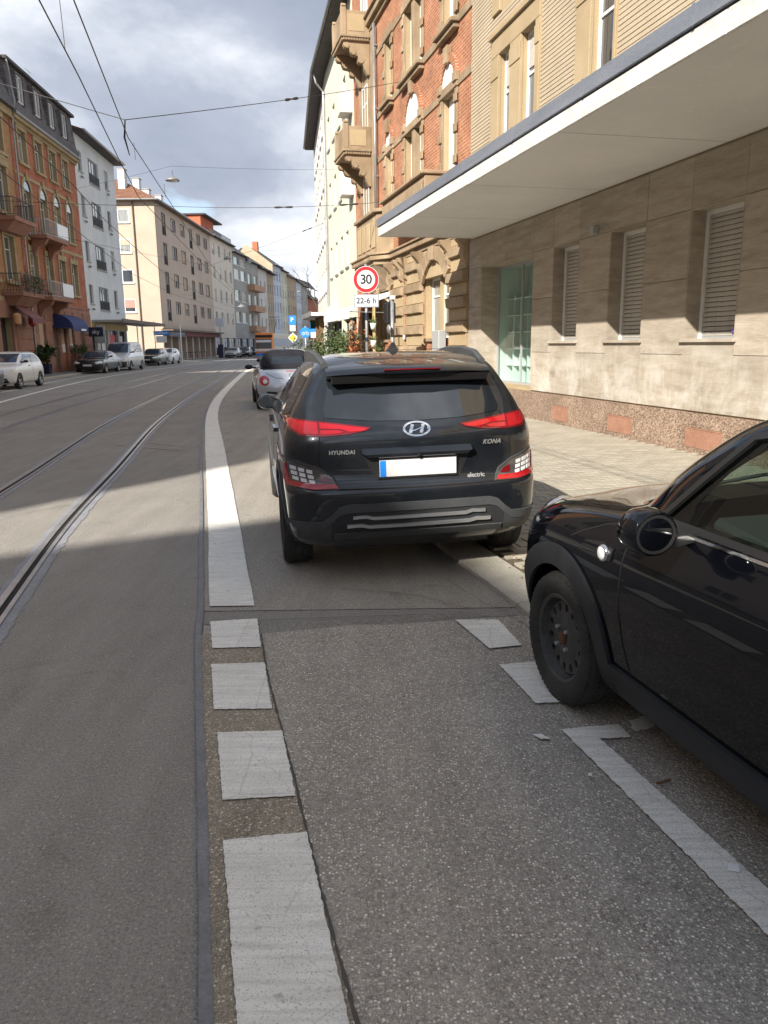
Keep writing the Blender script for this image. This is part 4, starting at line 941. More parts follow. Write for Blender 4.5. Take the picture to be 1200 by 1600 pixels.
def left_red():
    b = bld('orange_brick_house', onleft(.5), LB, False, 'orange red brick house with slate mansard storey, arched windows and two balconies')
    W = 11.3; cx = [1.55, 4.15, 6.55, 8.95]; w = 1.15
    f1, f2, f3 = (5.1, 7.15), (8.55, 10.5), (12.0, 13.75)
    ops = [(x-w/2, a, x+w/2, c, .25) for a, c in (f1, f2, f3) for x in cx]
    ops[0] = (cx[0]-w/2, 4.4, cx[0]+w/2, 7.15, .25); ops[4] = (cx[0]-w/2, 7.9, cx[0]+w/2, 10.5, .25)
    g = [(1.0, 1.0, 2.1, 3.35), (3.3, .25, 4.2, 3.0), (4.75, 1.3, 5.75, 3.0), (6.35, 1.3, 7.35, 3.0), (8.6, .3, 9.6, 2.9)]
    wall_mb(W, 14.3, ops+[(a, c, d, e, .25) for a, c, d, e in g], 10, .25).build('wall', [MT['leftred'], MT['pilaster']], b)
    sb = MB(); xs = [0]+[v for q in g for v in (q[0], q[2])]+[W]
    for k in range(0, len(xs), 2): sb.box(xs[k]+.005, -.10, .1, xs[k+1]-.005, -.001, 4.2)
    for q in g: sb.box(q[0], -.09, q[3], q[2], -.001, 4.2)
    sb.build('stone_base', MT['pinkstone'], b, bevel=.015)
    for k in range(0, len(xs), 2):
        if xs[k+1]-xs[k] < .35: continue
        for q in range(5): MB().box(xs[k]+.03, -.14, .3+q*.74, xs[k+1]-.03, -.101, .96+q*.74).build('ashlar_stone', MT['pinkstone'], b, bevel=.01)
    MB().box(0, -.14, 4.201, W, -.001, 4.36).build('string_course', MT['pinkstone'], b)
    MB().box(0, -.04, 7.75, W, -.001, 7.95).box(0, -.04, 11.2, W, -.001, 11.38).build('string_course', MT['pilaster'], b)
    MB().box(0, -.14, 13.95, W, -.001, 14.1).box(0, -.34, 14.101, W, -.001, 14.3).build('cornice', MT['pilaster'], b)
    for i, x in enumerate(cx):
        for fl, (a, c) in enumerate((f1, f2, f3)):
            if i == 0 and fl < 2: a -= .65
            s = MB(); s.box(x-w/2-.19, -.07, a, x-w/2, -.001, c); s.box(x+w/2, -.07, a, x+w/2+.19, -.001, c); s.box(x-w/2-.25, -.14, a-.14, x+w/2+.25, -.001, a-.001)
            if fl == 1:
                ins, outs = arcpts(x, c, w/2, 0, math.pi, 10), arcpts(x, c, w/2+.22, 0, math.pi, 10)
                for k in range(10): s.prism([ins[k], ins[k+1], outs[k+1], outs[k]], XZ, -.09, -.001)
                s.box(x-.12, -.16, c+w/2-.02, x+.12, -.0905, c+w/2+.45)
                MB().prism(ins, XZ, -.03, -.001).build('arch_pane', MT['pane'], b)
            else: s.box(x-w/2-.24, -.10, c, x+w/2+.24, -.001, c+.32); s.box(x-.1, -.13, c+.321, x+.1, -.001, c+.55)
            s.build('window_surround', MT['pilaster'], b)
            window(b, x-w/2, a, x+w/2, c, .18, nv=1, nh=(.72,), pane='mix')
    for z in (4.37, 7.85):
        xa, xb, wd = .95, 4.85, 1.15
        o = MB().box(xa, -wd, z, xb, -.141, z+.2).build('balcony', MT['pinkstone'], b, bevel=.02)
        for x in (1.35, 4.05): MB().prism([(-.142, z-.001), (-wd+.1, z-.001), (-wd+.25, z-.25), (-.5, z-.45), (-.25, z-.95), (-.142, z-.95)], lambda p, t: (t, p[0], p[1]), x-.16, x+.16).build('bracket', MT['pinkstone'], o)
        railing(b, xa+.05, xb-.05, wd-.05, z+.2, .92, 'paleiron', o)
        MB().box(xa+1.9, -wd+.0, z+.32, xb-.09, -wd+.018, z+1.08).build('balcony_screen', MT['signwhite'], o)
    # mansard storey in slate
    MB().hexa([(0, -.30, 14.301), (W, -.30, 14.301), (W, .9, 14.301), (0, .9, 14.301)], [(0, .02, 17.0), (W, .02, 17.0), (W, .9, 17.0), (0, .9, 17.0)]).box(0, .9, 14.301, W, 10, 17.0).build('mansard', MT['slate'], b)
    MB().box(-.05, -.25, 17.001, W+.05, 10, 17.16).build('roof', MT['darkroof'], b)
    MB().tube([(0, -.42, 14.36), (W, -.42, 14.36)], .08).build('gutter', MT['galv'], b)
    for x in (1.4, 4.0, 6.4, 8.8):
        o = MB().box(x-.62, -.34, 15.1, x-.5, .4, 16.55).box(x+.5, -.34, 15.1, x+.62, .4, 16.55).box(x-.62, -.34, 16.551, x+.62, .4, 16.65).build('dormer', MT['slate'], b)
        window(o, x-.5, 15.15, x+.5, 16.55, -.25, nv=1, pane='curtain')
    MB().tube([(.06, -.2, 17.0), (.06, -.42, 14.9), (.06, -.20, 14.0), (.06, -.16, .2)], .055, 8).build('downpipe', MT['galv'], b)
    for a, c, d, e in g:
        o = MB().box(a+.03, .02, c, d-.03, .07, e).build('window', MT['shutter_tan'] if c > .9 else MT['brownframe'], b)
        if c > .9: MB().box(a+.06, .0, c+.02, d-.06, .019, c+.55).build('net_curtain', MT['whitecloth'], o)
    # antenna on the roof
    MB().tube([(6.8, 1, 17.16), (6.8, 1, 18.6)], .02).tube([(6.3, 1, 18.5), (7.3, 1, 18.5)], .012).tube([(6.45, 1, 18.3), (7.15, 1, 18.3)], .012).build('antenna', MT['post'], b)
left_red()
def dome_awning():
    b = bld('dome_awning', onleft(4.15), LB, False, 'dark blue rounded awning on the orange red brick house', 'awning')
    rings = []
    for k in range(9):
        t = math.pi/2*k/8; rings.append([(0, -.02-1.25*math.sin(t), 2.85+.85*math.cos(t)), (3.1, -.02-1.25*math.sin(t), 2.85+.85*math.cos(t))])
    mb = MB()
    for r0, r1 in zip(rings, rings[1:]): mb.quad(r0[0], r0[1], r1[1], r1[0])
    mb.poly([(0, -.02, 2.85)]+[r[0] for r in rings]); mb.poly([(3.1, -.02, 2.85)]+[r[1] for r in rings])
    mb.box(0, -1.275, 2.62, 3.1, -1.265, 2.85); mb.build('cloth', MT['bluecloth'], b)
    MB().box(.02, -1.2, 2.84, 3.08, -.03, 2.86).build('frame', MT['post'], b)
    MB().box(1.6, -1.281, 2.68, 2.6, -1.2755, 2.80).build('lettering_strip', MT['signwhite'], b)
dome_awning()
def left_white():
    b = bld('white_rendered_house', onleft(11.85), LB, False, 'white rendered house with wide french windows and flat shop canopy beside the orange one')
    W = 10.45; fl = [(4.75, 6.1), (7.75, 9.15), (10.85, 12.2), (13.85, 15.2)]
    ops = [(x-w/2, a-d, x+w/2, c, .16) for a, c in fl for x, w, d in ((1.2, .95, 0), (4.45, 2.5, .35), (7.85, 1.0, 0))]
    sh = [(.3, .3, 1.6, 2.9, .3), (1.9, .3, 4.6, 2.9, .3), (4.9, .3, 7.6, 2.9, .3), (8.0, .3, 10.1, 2.9, .3)]
    wall_mb(W, 16.2, ops+sh, 10).build('wall', [MT['white_r'], MT['white_r']], b)
    for a, c in fl:
        for x, w, d in ((1.2, .95, 0), (4.45, 2.5, .35), (7.85, 1.0, 0)):
            o = window(b, x-w/2, a-d, x+w/2, c, .11, 'greyframe', 1 if w < 2 else 3, (), 'mix', 'grey_r', .5 if (w < 2 and random.random() < .3) else 0, 'shutter')
            if w > 2:
                m = MB(); m.box(0, 0, .02, w, .02, .06); m.box(0, 0, .62, w, .02, .66)
                for k in range(22): m.box(k*w/22, .002, .06, k*w/22+.05, .018, .62)
                m.build('balustrade', MT['iron'], o).location = (0, -.17, .02)
            else: MB().box(0, 0, 0, .5, .03, .12).build('flower_box', MT['iron'], o).location = (.2, -.24, -.45)
    MB().box(-.02, -.75, 16.2, W+.3, .2, 16.36).build('eave', MT['darkroof'], b); MB().tube([(0, -.82, 16.3), (W+.3, -.82, 16.3)], .08).build('gutter', MT['galv'], b)
    MB().hexa([(0, -.7, 16.361), (W, -.7, 16.361), (W, 10, 16.361), (0, 10, 16.361)], [(.02, 4.5, 18.0), (W-.02, 4.5, 18.0), (W-.02, 5.5, 18.0), (.02, 5.5, 18.0)]).build('roof', MT['rooftile'], b)
    o = MB().box(.6, -2.2, 3.42, W+5.2, -.002, 3.58).build('shop_canopy', MT['grey_r'], b)
    MB().box(.58, -2.24, 3.40, W+5.2, -2.201, 3.66).build('canopy_fascia', MT['brownframe'], o)
    m = MB(); m.box(.6, -.12, 2.95, W-.1, -.003, 3.39); m.build('yellow_fascia', plain('ochre shop fascia', (.50, .36, .10)), b)
    for k, (a, z0, c, z1, r) in enumerate(sh):
        window(b, a, z0, c, z1, .2, 'iron', 1 if c-a > 2 else 0, (.8,), 'pane')
    for (a, z0, c, z1, m) in ((2.0, .9, 3.0, 2.3, 'signyellow'), (3.3, .6, 4.3, 2.5, 'signwhite'), (5.2, 1.9, 7.3, 2.6, 'red'), (5.4, .6, 6.2, 1.6, 'orange_r'), (8.3, 1.5, 9.4, 2.5, 'signwhite')):
        MB().box(a, .17, z0, c, .19, z1).build('window_poster', MT[m] if m != 'signyellow' else MT['whitecloth'], b)
    return b
left_white()
def projecting_sign(u, out, z0, z1, w, m, txt, label):
    p = Vector(onleft(u)); n = Vector((LD.y, -LD.x)); b = empty('hanging_sign', (p.x, p.y, 0), RAD(90-LB), label, 'sign')
    MB().box(-.09, -out-w, z0, .09, -out, z1).build('panel', m, b, bevel=.01)
    MB().tube([(0, -.0, z1-.05), (0, -out, z1-.05)], .02).tube([(0, 0, z0+.1), (0, -out, z0+.1)], .02).build('bracket', MT['iron'], b)
    if txt:
        t = text_mesh(txt, (z1-z0)*.62, MT['signwhite'], .002); o = link('lettering', t, b, (-.095, -out-w/2, (z0+z1)/2)); o.rotation_euler = (RAD(90), 0, RAD(-90))
projecting_sign(10.4, .35, 2.35, 3.0, 1.0, MT['navy'], 'sky', 'dark projecting sign lettered sky beside the white house')
projecting_sign(12.6, .25, 1.9, 3.2, .6, MT['greyframe'], '', 'tall narrow grey sign under the canopy of the white house')

def beige_corner():
    b = bld('beige_corner_house', (-23.3, 84), 0.1, False, 'beige corner apartment house with brown tiled hip roof and brown framed windows')
    W = 26.0
    fl = [(5.3, 6.5), (8.2, 9.5), (11.2, 12.5), (14.25, 15.45)]
    fx = [3.2, 15.1]; nx = [7.1, 11.1, 19.1, 23.0]
    ops = [(x-.6, a-.95, x+.6, c, .14) for a, c in fl for x in fx]+[(x-.85, a, x+.85, c, .14) for a, c in fl for x in nx]
    sh = [(k*3.25+.4, .2, k*3.25+2.95, 2.9, 1.6) for k in range(8)]
    wall_mb(W, 16.2, ops+sh, 11, back=False).build('wall', [MT['tan_r'], MT['tan_r']], b)
    # the side wall facing the side street: local frame turned
    sw = MB(); z = [0, 5.2, 6.55, 8.2, 9.55, 11.2, 12.6, 14.2, 15.5, 16.2]
    yy = [(0, 2.65), (2.65, 3.85), (3.85, 5.6), (5.6, 6.8), (6.8, 11)]
    for i, (a, c) in enumerate(yy):
        for j in range(len(z)-1):
            if i in (1, 3) and j in (1, 3, 5, 7): continue
            sw.quad((0, a, z[j]), (0, c, z[j]), (0, c, z[j+1]), (0, a, z[j+1]))
    sw.quad((W, 0, 0), (W, 11, 0), (W, 11, 16.2), (W, 0, 16.2)); sw.quad((0, 11, 0), (W, 11, 0), (W, 11, 16.2), (0, 11, 16.2))
    sw.build('side_wall', MT['beige_r'], b)
    for a in (2.65, 5.6):
        for j, (z0, z1) in enumerate(((5.2, 6.55), (8.2, 9.55), (11.2, 12.6), (14.2, 15.5))):
            fr = framebars(1.2, z1-z0, 0, (), .09, .07).build('window', MT['frame'], b); fr.location = (.0, a+1.2, z0); fr.rotation_euler = (0, 0, RAD(-90))
            MB().quad((.05, .04, .05), (1.15, .04, .05), (1.15, .04, z1-z0-.05), (.05, .04, z1-z0-.05)).build('pane', MT['curtain' if j > 1 else 'pane'], fr)
            if j == 0: MB().box(.06, .0, .45, 1.14, .03, z1-z0-.06).build('roller_blind', MT['shutter_pink'], fr)
            if j == 2: MB().box(.06, .0, .75, 1.14, .03, z1-z0-.06).build('roller_blind', MT['beige_r'], fr)
            MB().box(-.06, -.12, -.10, 1.26, .0, -.005).build('sill', MT['frame'], fr)
    for fi, (a, c) in enumerate(fl):
        for x in fx:
            o = window(b, x-.6, a-.95, x+.6, c, .1, 'frame', 1, (), 'pane')
            me = cached('bsf', lambda: MB().box(-.1, -.03, -.05, 0, .05, 2.3).box(1.2, -.03, -.05, 1.3, .05, 2.3).box(0, -.03, 2.15, 1.2, .05, 2.3).mesh('surround', MT['brownframe'])); link('surround', me, o, (0, -.1, 0))
            me = cached('bsr', lambda: (lambda mb: [mb.box(.05+k*.11, 0, .05, .07+k*.11, .02, .9) for k in range(11)] and mb.box(0, -.005, .9, 1.2, .025, .94))(MB()).mesh('balustrade', MT['iron'])); link('balustrade', me, o, (0, -.12, 0))
        for k, x in enumerate(nx):
            bl = 1.0 if (k == 1 and fi in (1, 2)) or (k == 3 and fi == 1) else (.45 if (k+fi) % 3 == 1 else 0)
            o = window(b, x-.85, a, x+.85, c, .1, 'frame', 1, (), 'mix', None, bl*.9)
            hh = round(c-a, 2)
            me = cached(('bss', hh), lambda: MB().box(-.1, -.03, -.08, 0, .05, hh+.08).box(1.7, -.03, -.08, 1.8, .05, hh+.08).box(0, -.03, hh, 1.7, .05, hh+.08).box(0, -.05, -.08, 1.7, .05, 0).mesh('surround', MT['brownframe'])); link('surround', me, o, (0, -.1, 0))
    MB().box(-.02, -.10, 3.55, W, -.001, 3.95).build('ledge', MT['beige_r'], b)
    MB().box(-.6, -1.3, 3.25, W, -.002, 3.42).build('shop_canopy', MT['brownframe'], b)
    MB().box(-.4, -.9, 2.65, 6.0, -.8, 3.24).build('sign_band', MT['navy'], b); MB().box(6.1, -.9, 2.75, W-.2, -.8, 3.24).build('sign_band', MT['maroon'], b)
    q = MB()
    for k in range(7):
        x = .6+k*.75; pts = [(x+.25*math.cos(t*.9), -.905, 2.93+.15*math.sin(t*1.7)) for t in range(6)]; q.tube(pts, .025, 4)
    q.build('swirl_lettering', MT['signwhite'], b)
    for k, (a, z0, c, z1, r) in enumerate(sh):
        MB().box(a+.0, 1.4, z0, c, 1.45, z1).build('shop_window', MT['shopdark'] if k % 2 else MT['pane'], b)
    MB().box(-.55, -.55, 16.2, W, 11, 16.36).build('eave', MT['brownframe'], b); MB().tube([(-.6, -.6, 16.34), (W, -.6, 16.34)], .09).tube([(-.6, -.6, 16.34), (-.6, 10, 16.34)], .09).build('gutter', MT['galv'], b)
    MB().hexa([(-.55, -.55, 16.361), (W, -.55, 16.361), (W, 11, 16.361), (-.55, 11, 16.361)], [(4.6, 4.6, 19.2), (W, 4.6, 19.2), (W, 6, 19.2), (4.6, 6, 19.2)]).build('roof', MT['rooftile'], b)
    for x, y, h in ((2.2, 3.5, 19.8), (5.5, 3.0, 19.5), (3.4, 1.4, 18.0), (14, 3, 19.3)):
        o = MB().box(x, y, 16.6, x+.9, y+.7, h).build('chimney', MT['white_r'], b); MB().box(x-.06, y-.06, h+.001, x+.96, y+.76, h+.10).build('chimney_cap', MT['grey_r'], o)
    MB().tube([(-.12, 2.2, 16.3), (-.12, 2.2, .3)], .06, 8).build('downpipe', MT['brownframe'], b); MB().tube([(-.1, -.1, 16.3), (-.07, -.07, 4)], .03).build('cable', MT['brownframe'], b)
beige_corner()
def far(name, label, p0, p1, H, m, floors, cols, w=.9, **kw):
    p0 = Vector(p0); p1 = Vector(p1); L = (p1-p0).length; be = math.degrees(math.atan2(p1.x-p0.x, p1.y-p0.y))
    cs = [(L*(k+.5)/cols, w) for k in range(cols)]
    return render_house(name, p0, be, False, L-.02, H, floors, cs, m, label, **kw), L
F4 = [(4.9, 6.35), (7.9, 9.4), (11.0, 12.5), (14.1, 15.5)]
def far_row():
    b, L = far('cream_house', 'cream rendered house with a red roof storey next to the beige corner house', (-23.25, 110.03), (-22.8, 123.4), 16.3, 'cream_r', F4, 4, 1.15, sill='beige_r', roof='none', roofm='darkroof')
    MB().box(.3, 1.2, 16.46, L*.55, 9, 19.0).build('roof_storey', MT['redpanel'], b); MB().box(L*.55+.01, 1.4, 16.46, L-.3, 9, 18.2).build('roof_storey', MT['white_r'], b); MB().box(.0, .5, 19.01, L*.75, 9, 19.2).build('flat_roof', MT['darkroof'], b)
    railing(b, .2, L-.2, -.0, 16.4, 1.0, 'iron')
    b, L = far('grey_house', 'grey rendered house with broad ribbon windows', (-22.78, 123.45), (-22.2, 131.8), 15.6, 'grey_r', [(5.2, 6.9), (8.5, 10.2), (11.8, 13.4), (14.0, 15.2)][:4], 2, 3.2, roof='none', sill='white')
    b, L = far('balcony_house', 'narrow house with orange balcony fronts on every floor', (-22.18, 131.85), (-21.6, 140.5), 15.2, 'grey_r', [(4.6, 6.8), (7.8, 10.0), (11.2, 13.3)], 2, 2.6, sill='grey_r')
    for z in (3.9, 7.2, 10.6): MB().box(.5, -1.2, z, L-.6, -.002, z+.95).build('balcony', MT['orange_r'], b)
    b, L = far('pale_house', 'off white house with dark upright windows and overhanging eave', (-21.58, 140.55), (-21.1, 147.4), 14.8, 'pink_r', [(4.7, 6.5), (7.9, 9.7), (11.1, 12.9)], 2, 1.0, eave=.9)
    b, L = far('ochre_house', 'ochre rendered house under a dark overhanging eave', (-21.08, 147.45), (-20.7, 153.1), 14.6, 'ochre_r', [(4.9, 6.4), (7.9, 9.4), (11.2, 12.7)], 3, .9, eave=.9)
    b, L = far('pale_blue_house', 'pale blue rendered house with a dark eave', (-20.68, 153.15), (-20.1, 160.7), 16.6, 'blue_r', [(4.9, 6.8), (8.0, 9.9), (11.2, 13.0), (14.0, 15.6)], 3, 1.0)
    MB().quad((-.1, 0, 14.0), (-.1, 10, 14.0), (-.1, 5, 20.5), (-.1, 0, 16.7)).build('gable', MT['ochre_r'], b)
    MB().box(1, 3, 19, 2, 4, 21).build('chimney', MT['terracotta'], b)
    b, L = far('cream_yellow_house', 'cream yellow house between the pale blue and tan houses', (-20.08, 160.75), (-19.7, 166.8), 16.2, 'yellow_r', F4, 2, 1.0)
    b, L = far('tan_house', 'broad tan rendered house in the far left row', (-19.68, 166.85), (-18.9, 177), 15.6, 'ochre_r', [(5.0, 6.6), (8.2, 9.8), (11.5, 13.1)], 4, 1.1)
    b, L = far('light_grey_house', 'light grey house beyond the tan house', (-18.88, 177.05), (-18.5, 183.8), 15.3, 'blue_r', F4[:3], 3, 1.0)
    b, L = far('dull_grey_house', 'dull grey house near the end of the street', (-18.48, 183.85), (-17.8, 192.3), 15.0, 'grey_r', F4[:3], 3, 1.0)
    b, L = far('brick_end_house', 'dark brick house with mansard dormers closing the far left row', (-17.78, 192.35), (-15.2, 213), 12.6, 'leftred', F4[:3], 5, 1.1, roofh=5.2)
    for k in range(4): MB().box(2+k*4.4, -.2, 13.2, 3.6+k*4.4, 2.5, 15.0).build('dormer', MT['white_r'], b)
    b, L = far('end_house', 'plain house closing the view at the bend of the street', (-15.0, 213.2), (-2, 262), 13, 'tan_r', F4[:3], 10, 1.2)
far_row()

# ------------------------------------------------------------------ unseen blocks behind and left; the first two are added to shade the road
def behind():
    b = bld('gabled_shade_block', (-9.1, -70), 0, False, 'unseen gabled shade block added on the left behind the viewpoint')
    # gable faces the viewpoint; local x runs along the street, y inwards (to the left)
    W = 51.5
    pts = [(0, 0), (15, 0), (15, 14.5), (7.3, 20.0), (0, 14.5)]  # gable outline shaped to cast the shade on the near road
    MB().prism(pts, lambda q, t: (t, q[0], q[1]), 0, W).build('wall', MT['beige_r'], b)
    for k in range(9):
        for z in (2, 6, 10): window(b, 2+k*5.4, z, 3.6+k*5.4, z+2.2, -.05, nv=1, pane='pane')
    b2 = bld('tall_shade_block', (-16.3, -12.5), -1.0, False, 'unseen tall shade block added outside the left edge of the view')
    L = 38
    MB().prism([(0, 0), (L, 0), (L, 12), (-8.6, 12), (-4.3, 6)], lambda q, t: (q[0], q[1], t), 0, 18.0).build('wall', MT['cream_r'], b2)  # added block, its cut corner shaped for the shade edge on the road
    for k in range(9):
        for z in (1.2, 4.8, 8.2, 11.6, 14.8): window(b2, 1.5+k*4.1, z, 2.8+k*4.1, z+1.7, -.05, nv=1, pane='mix')
    b3 = bld('end_block', (-14, -95), 90, False, 'block closing the street behind the viewpoint'); 
    MB().box(0, 0, 0, 70, 10, 15).build('wall', MT['tan_r'], b3)
    b3.rotation_euler = (0, 0, 0); b3.location = (-14, -106, 0)
behind()
# ------------------------------------------------------------------ signs, wires, lamps, plants
def disc(r, n=32): return [(r*math.cos(2*math.pi*k/n), r*math.sin(2*math.pi*k/n)) for k in range(n)]
def facing(b, me, x, y, z):
    o = link('lettering', me, b, (x, y, z)); o.rotation_euler = (RAD(90), 0, 0); return o
def speed_sign():
    b = empty('speed_limit_sign', (-.36, 19.0, .04), RAD(3), 'round red ringed 30 speed sign above a 22-6 h plate on a grey pole', 'road sign')
    MB().tube([(0, .05, -.04), (0, .05, 3.42)], .038, 12).build('pole', MT['post'], b, smooth=True)
    o = MB().lathe([(0, -.006), (.30, -.006), (.305, 0), (.30, .012), (0, .012)], 40, 'Y', (0, 0, 3.06)).build('sign_face', MT['red'], b)
    MB().prism(disc(.215, 40), lambda q, t: (q[0], t, 3.06+q[1]), -.009, -.0062).build('white_field', MT['signwhite'], o)
    MB().lathe([(.296, -.0085), (.306, -.0085), (.306, .014), (.296, .014)], 40, 'Y', (0, 0, 3.06), closed=True).build('rim', MT['signwhite'], o)
    facing(o, text_mesh('30', .30, MT['ink'], .001, space=.9, bold=.006), 0, -.011, 3.055)
    p = MB().box(-.30, -.004, 2.42, .30, .012, 2.72).build('time_plate', MT['signgrey'], b, bevel=.004)
    f = MB(); 
    for q in ((-.292, 2.428, .292, 2.436), (-.292, 2.704, .292, 2.712), (-.292, 2.436, -.284, 2.704), (.284, 2.436, .292, 2.704)): f.box(q[0], -.0062, q[1], q[2], -.0043, q[3])
    f.build('plate_border', MT['ink'], p); facing(p, text_mesh('22-6 h', .185, MT['ink'], .001, bold=.0015), 0, -.006, 2.57)
    m = MB()
    for z in (3.2, 2.92, 2.62, 2.5): m.box(-.05, .012, z, .05, .095, z+.03)
    m.build('bracket', MT['post'], b)
    MB().lathe([(.0385, 2.12), (.041, 2.12), (.041, 2.30), (.0385, 2.30)], 12, 'Z', (0, .05, 0), closed=True).lathe([(.0385, 1.62), (.041, 1.62), (.041, 1.72), (.0385, 1.72)], 12, 'Z', (0, .05, 0), closed=True).build('sticker', MT['navy'], b)
speed_sign()
def signal_post():
    b = empty('traffic_signal', (.30, 22.0, .04), RAD(200), 'grey traffic signal post with dark housing seen from behind beside the red brick house', 'traffic signal')
    MB().tube([(0, 0, -.04), (0, 0, 2.75)], .055, 12).build('pole', MT['post'], b, smooth=True)
    h = MB().box(-.13, -.34, 2.12, .13, -.07, 2.68).build('signal_housing', MT['black'], b, bevel=.02)
    for k in range(2):
        MB().lathe([(.10, -.14), (.11, -.14), (.105, .0), (.09, .0)], 16, 'Y', (0, -.34, 2.27+.27*k), closed=True).build('visor', MT['black'], h)
    MB().box(-.03, -.08, 2.2, .03, -.04, 2.6).build('bracket', MT['black'], b)
    MB().lathe([(0, -.01), (.12, -.01), (.13, 0), (.12, .03), (0, .05)], 20, 'X', (.14, .10, 1.96)).build('round_mirror', MT['galv'], b, smooth=True)
    MB().box(-.06, -.05, 2.75, .06, .10, 2.86).build('camera_head', MT['signwhite'], b, bevel=.01)
signal_post()
def parking_sign(loc, label, h=3.4, white=True, yaw=0, k=.31):
    b = empty('parking_sign', loc, yaw, label, 'road sign')
    MB().tube([(0, .05, 0), (0, .05, h)], .04, 8).build('pole', MT['post'], b)
    o = MB().box(-k, -.01, h-k*2.6, k, .01, h).build('blue_panel', MT['signblue'], b, bevel=.03)
    facing(o, text_mesh('P', k*1.6, MT['signwhite'], .001, bold=.01), -.03, -.012, h-k*1.2)
    if white: MB().box(-k*.8, -.01, h-k*4.3, k*.8, .01, h-k*2.7).build('white_plate', MT['signwhite'], b)
    return b
b = parking_sign((-7.9, 70, .1), 'tall blue parking sign with white plate and yellow diamond below', 4.05)
MB().prism([(0, -.46), (.46, 0), (0, .46), (-.46, 0)], lambda q, t: (q[0], t, 2.13+q[1]), -.02, .0).build('white_diamond', MT['signwhite'], b)
MB().prism([(0, -.34), (.34, 0), (0, .34), (-.34, 0)], lambda q, t: (q[0], t, 2.13+q[1]), -.024, -.0205).build('yellow_diamond', MT['signyellow'], b)
b = empty('cycle_sign', (-4.85, 50, .05), 0, 'round blue cycle path sign on a pale post beyond the silver car', 'road sign')
MB().tube([(0, .05, 0), (0, .05, 2.7)], .035, 8).build('pole', MT['signwhite'], b); o = MB().lathe([(0, -.01), (.33, -.01), (.33, .01), (0, .01)], 28, 'Y', (0, 0, 2.32)).build('sign_face', MT['signblue'], b)
w = MB()
for x in (-.13, .13): w.lathe([(.075, -.014), (.095, -.014), (.095, -.0105), (.075, -.0105)], 16, 'Y', (x, 0, 2.25), closed=True)
w.tube([(-.13, -.013, 2.25), (-.04, -.013, 2.38), (.09, -.013, 2.38), (0, -.013, 2.25), (-.13, -.013, 2.25)], .009, 4).tube([(.13, -.013, 2.25), (.08, -.013, 2.43)], .009, 4).build('cycle_emblem', MT['signwhite'], o)
parking_sign((-4.42, 51, .05), 'small blue parking sign with white plate beside the round cycle sign', 2.95, k=.22)
def name_post(x, y, h, label, blue):
    b = empty('sign_post', (x, y, .1), RAD(8), label, 'sign post'); MB().tube([(0, 0, 0), (0, 0, h)], .045, 8).build('pole', MT['signwhite'], b)
    if blue:
        MB().box(-.1, -.03, h-1.2, 1.2, -.01, h-.85).build('street_name_plate', MT['signblue'], b)
        for k in range(7): MB().box(.02+k*.16, -.033, h-1.08, .12+k*.16, -.0305, h-.97).build('lettering', MT['signwhite'], b)
        MB().box(.1, -.03, h-1.85, 1.0, -.01, h-1.28).build('white_plate', MT['signwhite'], b)
name_post(-20.9, 67.5, 3.7, 'plain pale post at the corner of the white house canopy', False)
name_post(-20.0, 69.5, 3.7, 'post with a blue street name plate over a white plate', True)
name_post(-20.4, 80, 3.6, 'plain pale post before the navy shop sign of the corner house', False)
# ticket machine and bollard row before the corner house
b = empty('ticket_machine', (-20.5, 100, .1), 0, 'blue ticket pillar with a pale top sign before the corner house', 'ticket machine')
MB().box(-.3, -.2, 0, .3, .2, 1.7).build('cabinet', MT['navy'], b, bevel=.03); MB().tube([(0, 0, 1.7), (0, 0, 4.0)], .05, 8).build('pole', MT['post'], b); MB().box(-.55, -.06, 3.9, .55, .06, 4.9).build('top_sign', MT['signgrey'], b)
for k, w_ in enumerate(('nearest', 'second', 'third', 'fourth', 'fifth', 'farthest')):
    b = empty('bicycle_stand', (-21.9+.05*k, 84+2.2*k, .1), 0, 'dark hoop stand before the corner house, '+w_+' of its row', 'bicycle stand', 'hoop stands before the corner house')
    MB().tube([(-.4, 0, 0), (-.4, 0, .75), (-.3, 0, .85), (.3, 0, .85), (.4, 0, .75), (.4, 0, 0)], .03, 6).build('hoop', MT['iron'], b)

# overhead wires
def sag(a, c, s, n=14):
    a = Vector(a); c = Vector(c); return [a.lerp(c, k/n)-Vector((0, 0, 4*s*(k/n)*(1-k/n))) for k in range(n+1)]
def wire(name, pts, r, label, cat='wire', group=None):
    o = MB().tube(pts, r, 5).build(name, MT['iron']); return tag(o, label, cat, group)
w2 = [(2.3, -10, 5.5), (-1.2, 1, 5.5), (-3.49, 9.88, 5.5), (-4.79, 15.84, 5.5), (-6.03, 24.05, 5.5), (-7.9, 36, 5.5), (-10.2, 54, 5.5), (-12.8, 78, 5.5), (-13.8, 100, 5.5), (-12, 130, 5.5)]
w1 = [(1.6, -10, 6.0), (-2.0, 1, 6.0), (-4.23, 10.75, 5.85), (-4.80, 13.5, 5.85), (-6.15, 19.65, 5.85), (-7.0, 23.7, 5.85), (-8.6, 36, 5.85), (-10.9, 54, 5.85), (-13.5, 78, 5.85)]
wire('contact_wire', w2, .009, 'tram contact wire on the right of the two above the near track'); wire('contact_wire', w1, .0105, 'tram wire on the left of the two above the near track')
l1 = [(-4.2, 2, 5.5), (-6.52, 14.37, 5.5), (-7.54, 20.21, 5.5), (-8.55, 25.03, 5.5), (-10.4, 35.4, 5.5), (-12.5, 48, 5.5), (-15, 75, 5.5), (-16.5, 100, 5.5)]
l2 = [(-7.0, 8, 5.5), (-8.47, 18.4, 5.5), (-10.52, 28.4, 5.5), (-13.6, 44, 5.5), (-16.0, 62, 5.5), (-17.5, 90, 5.5)]
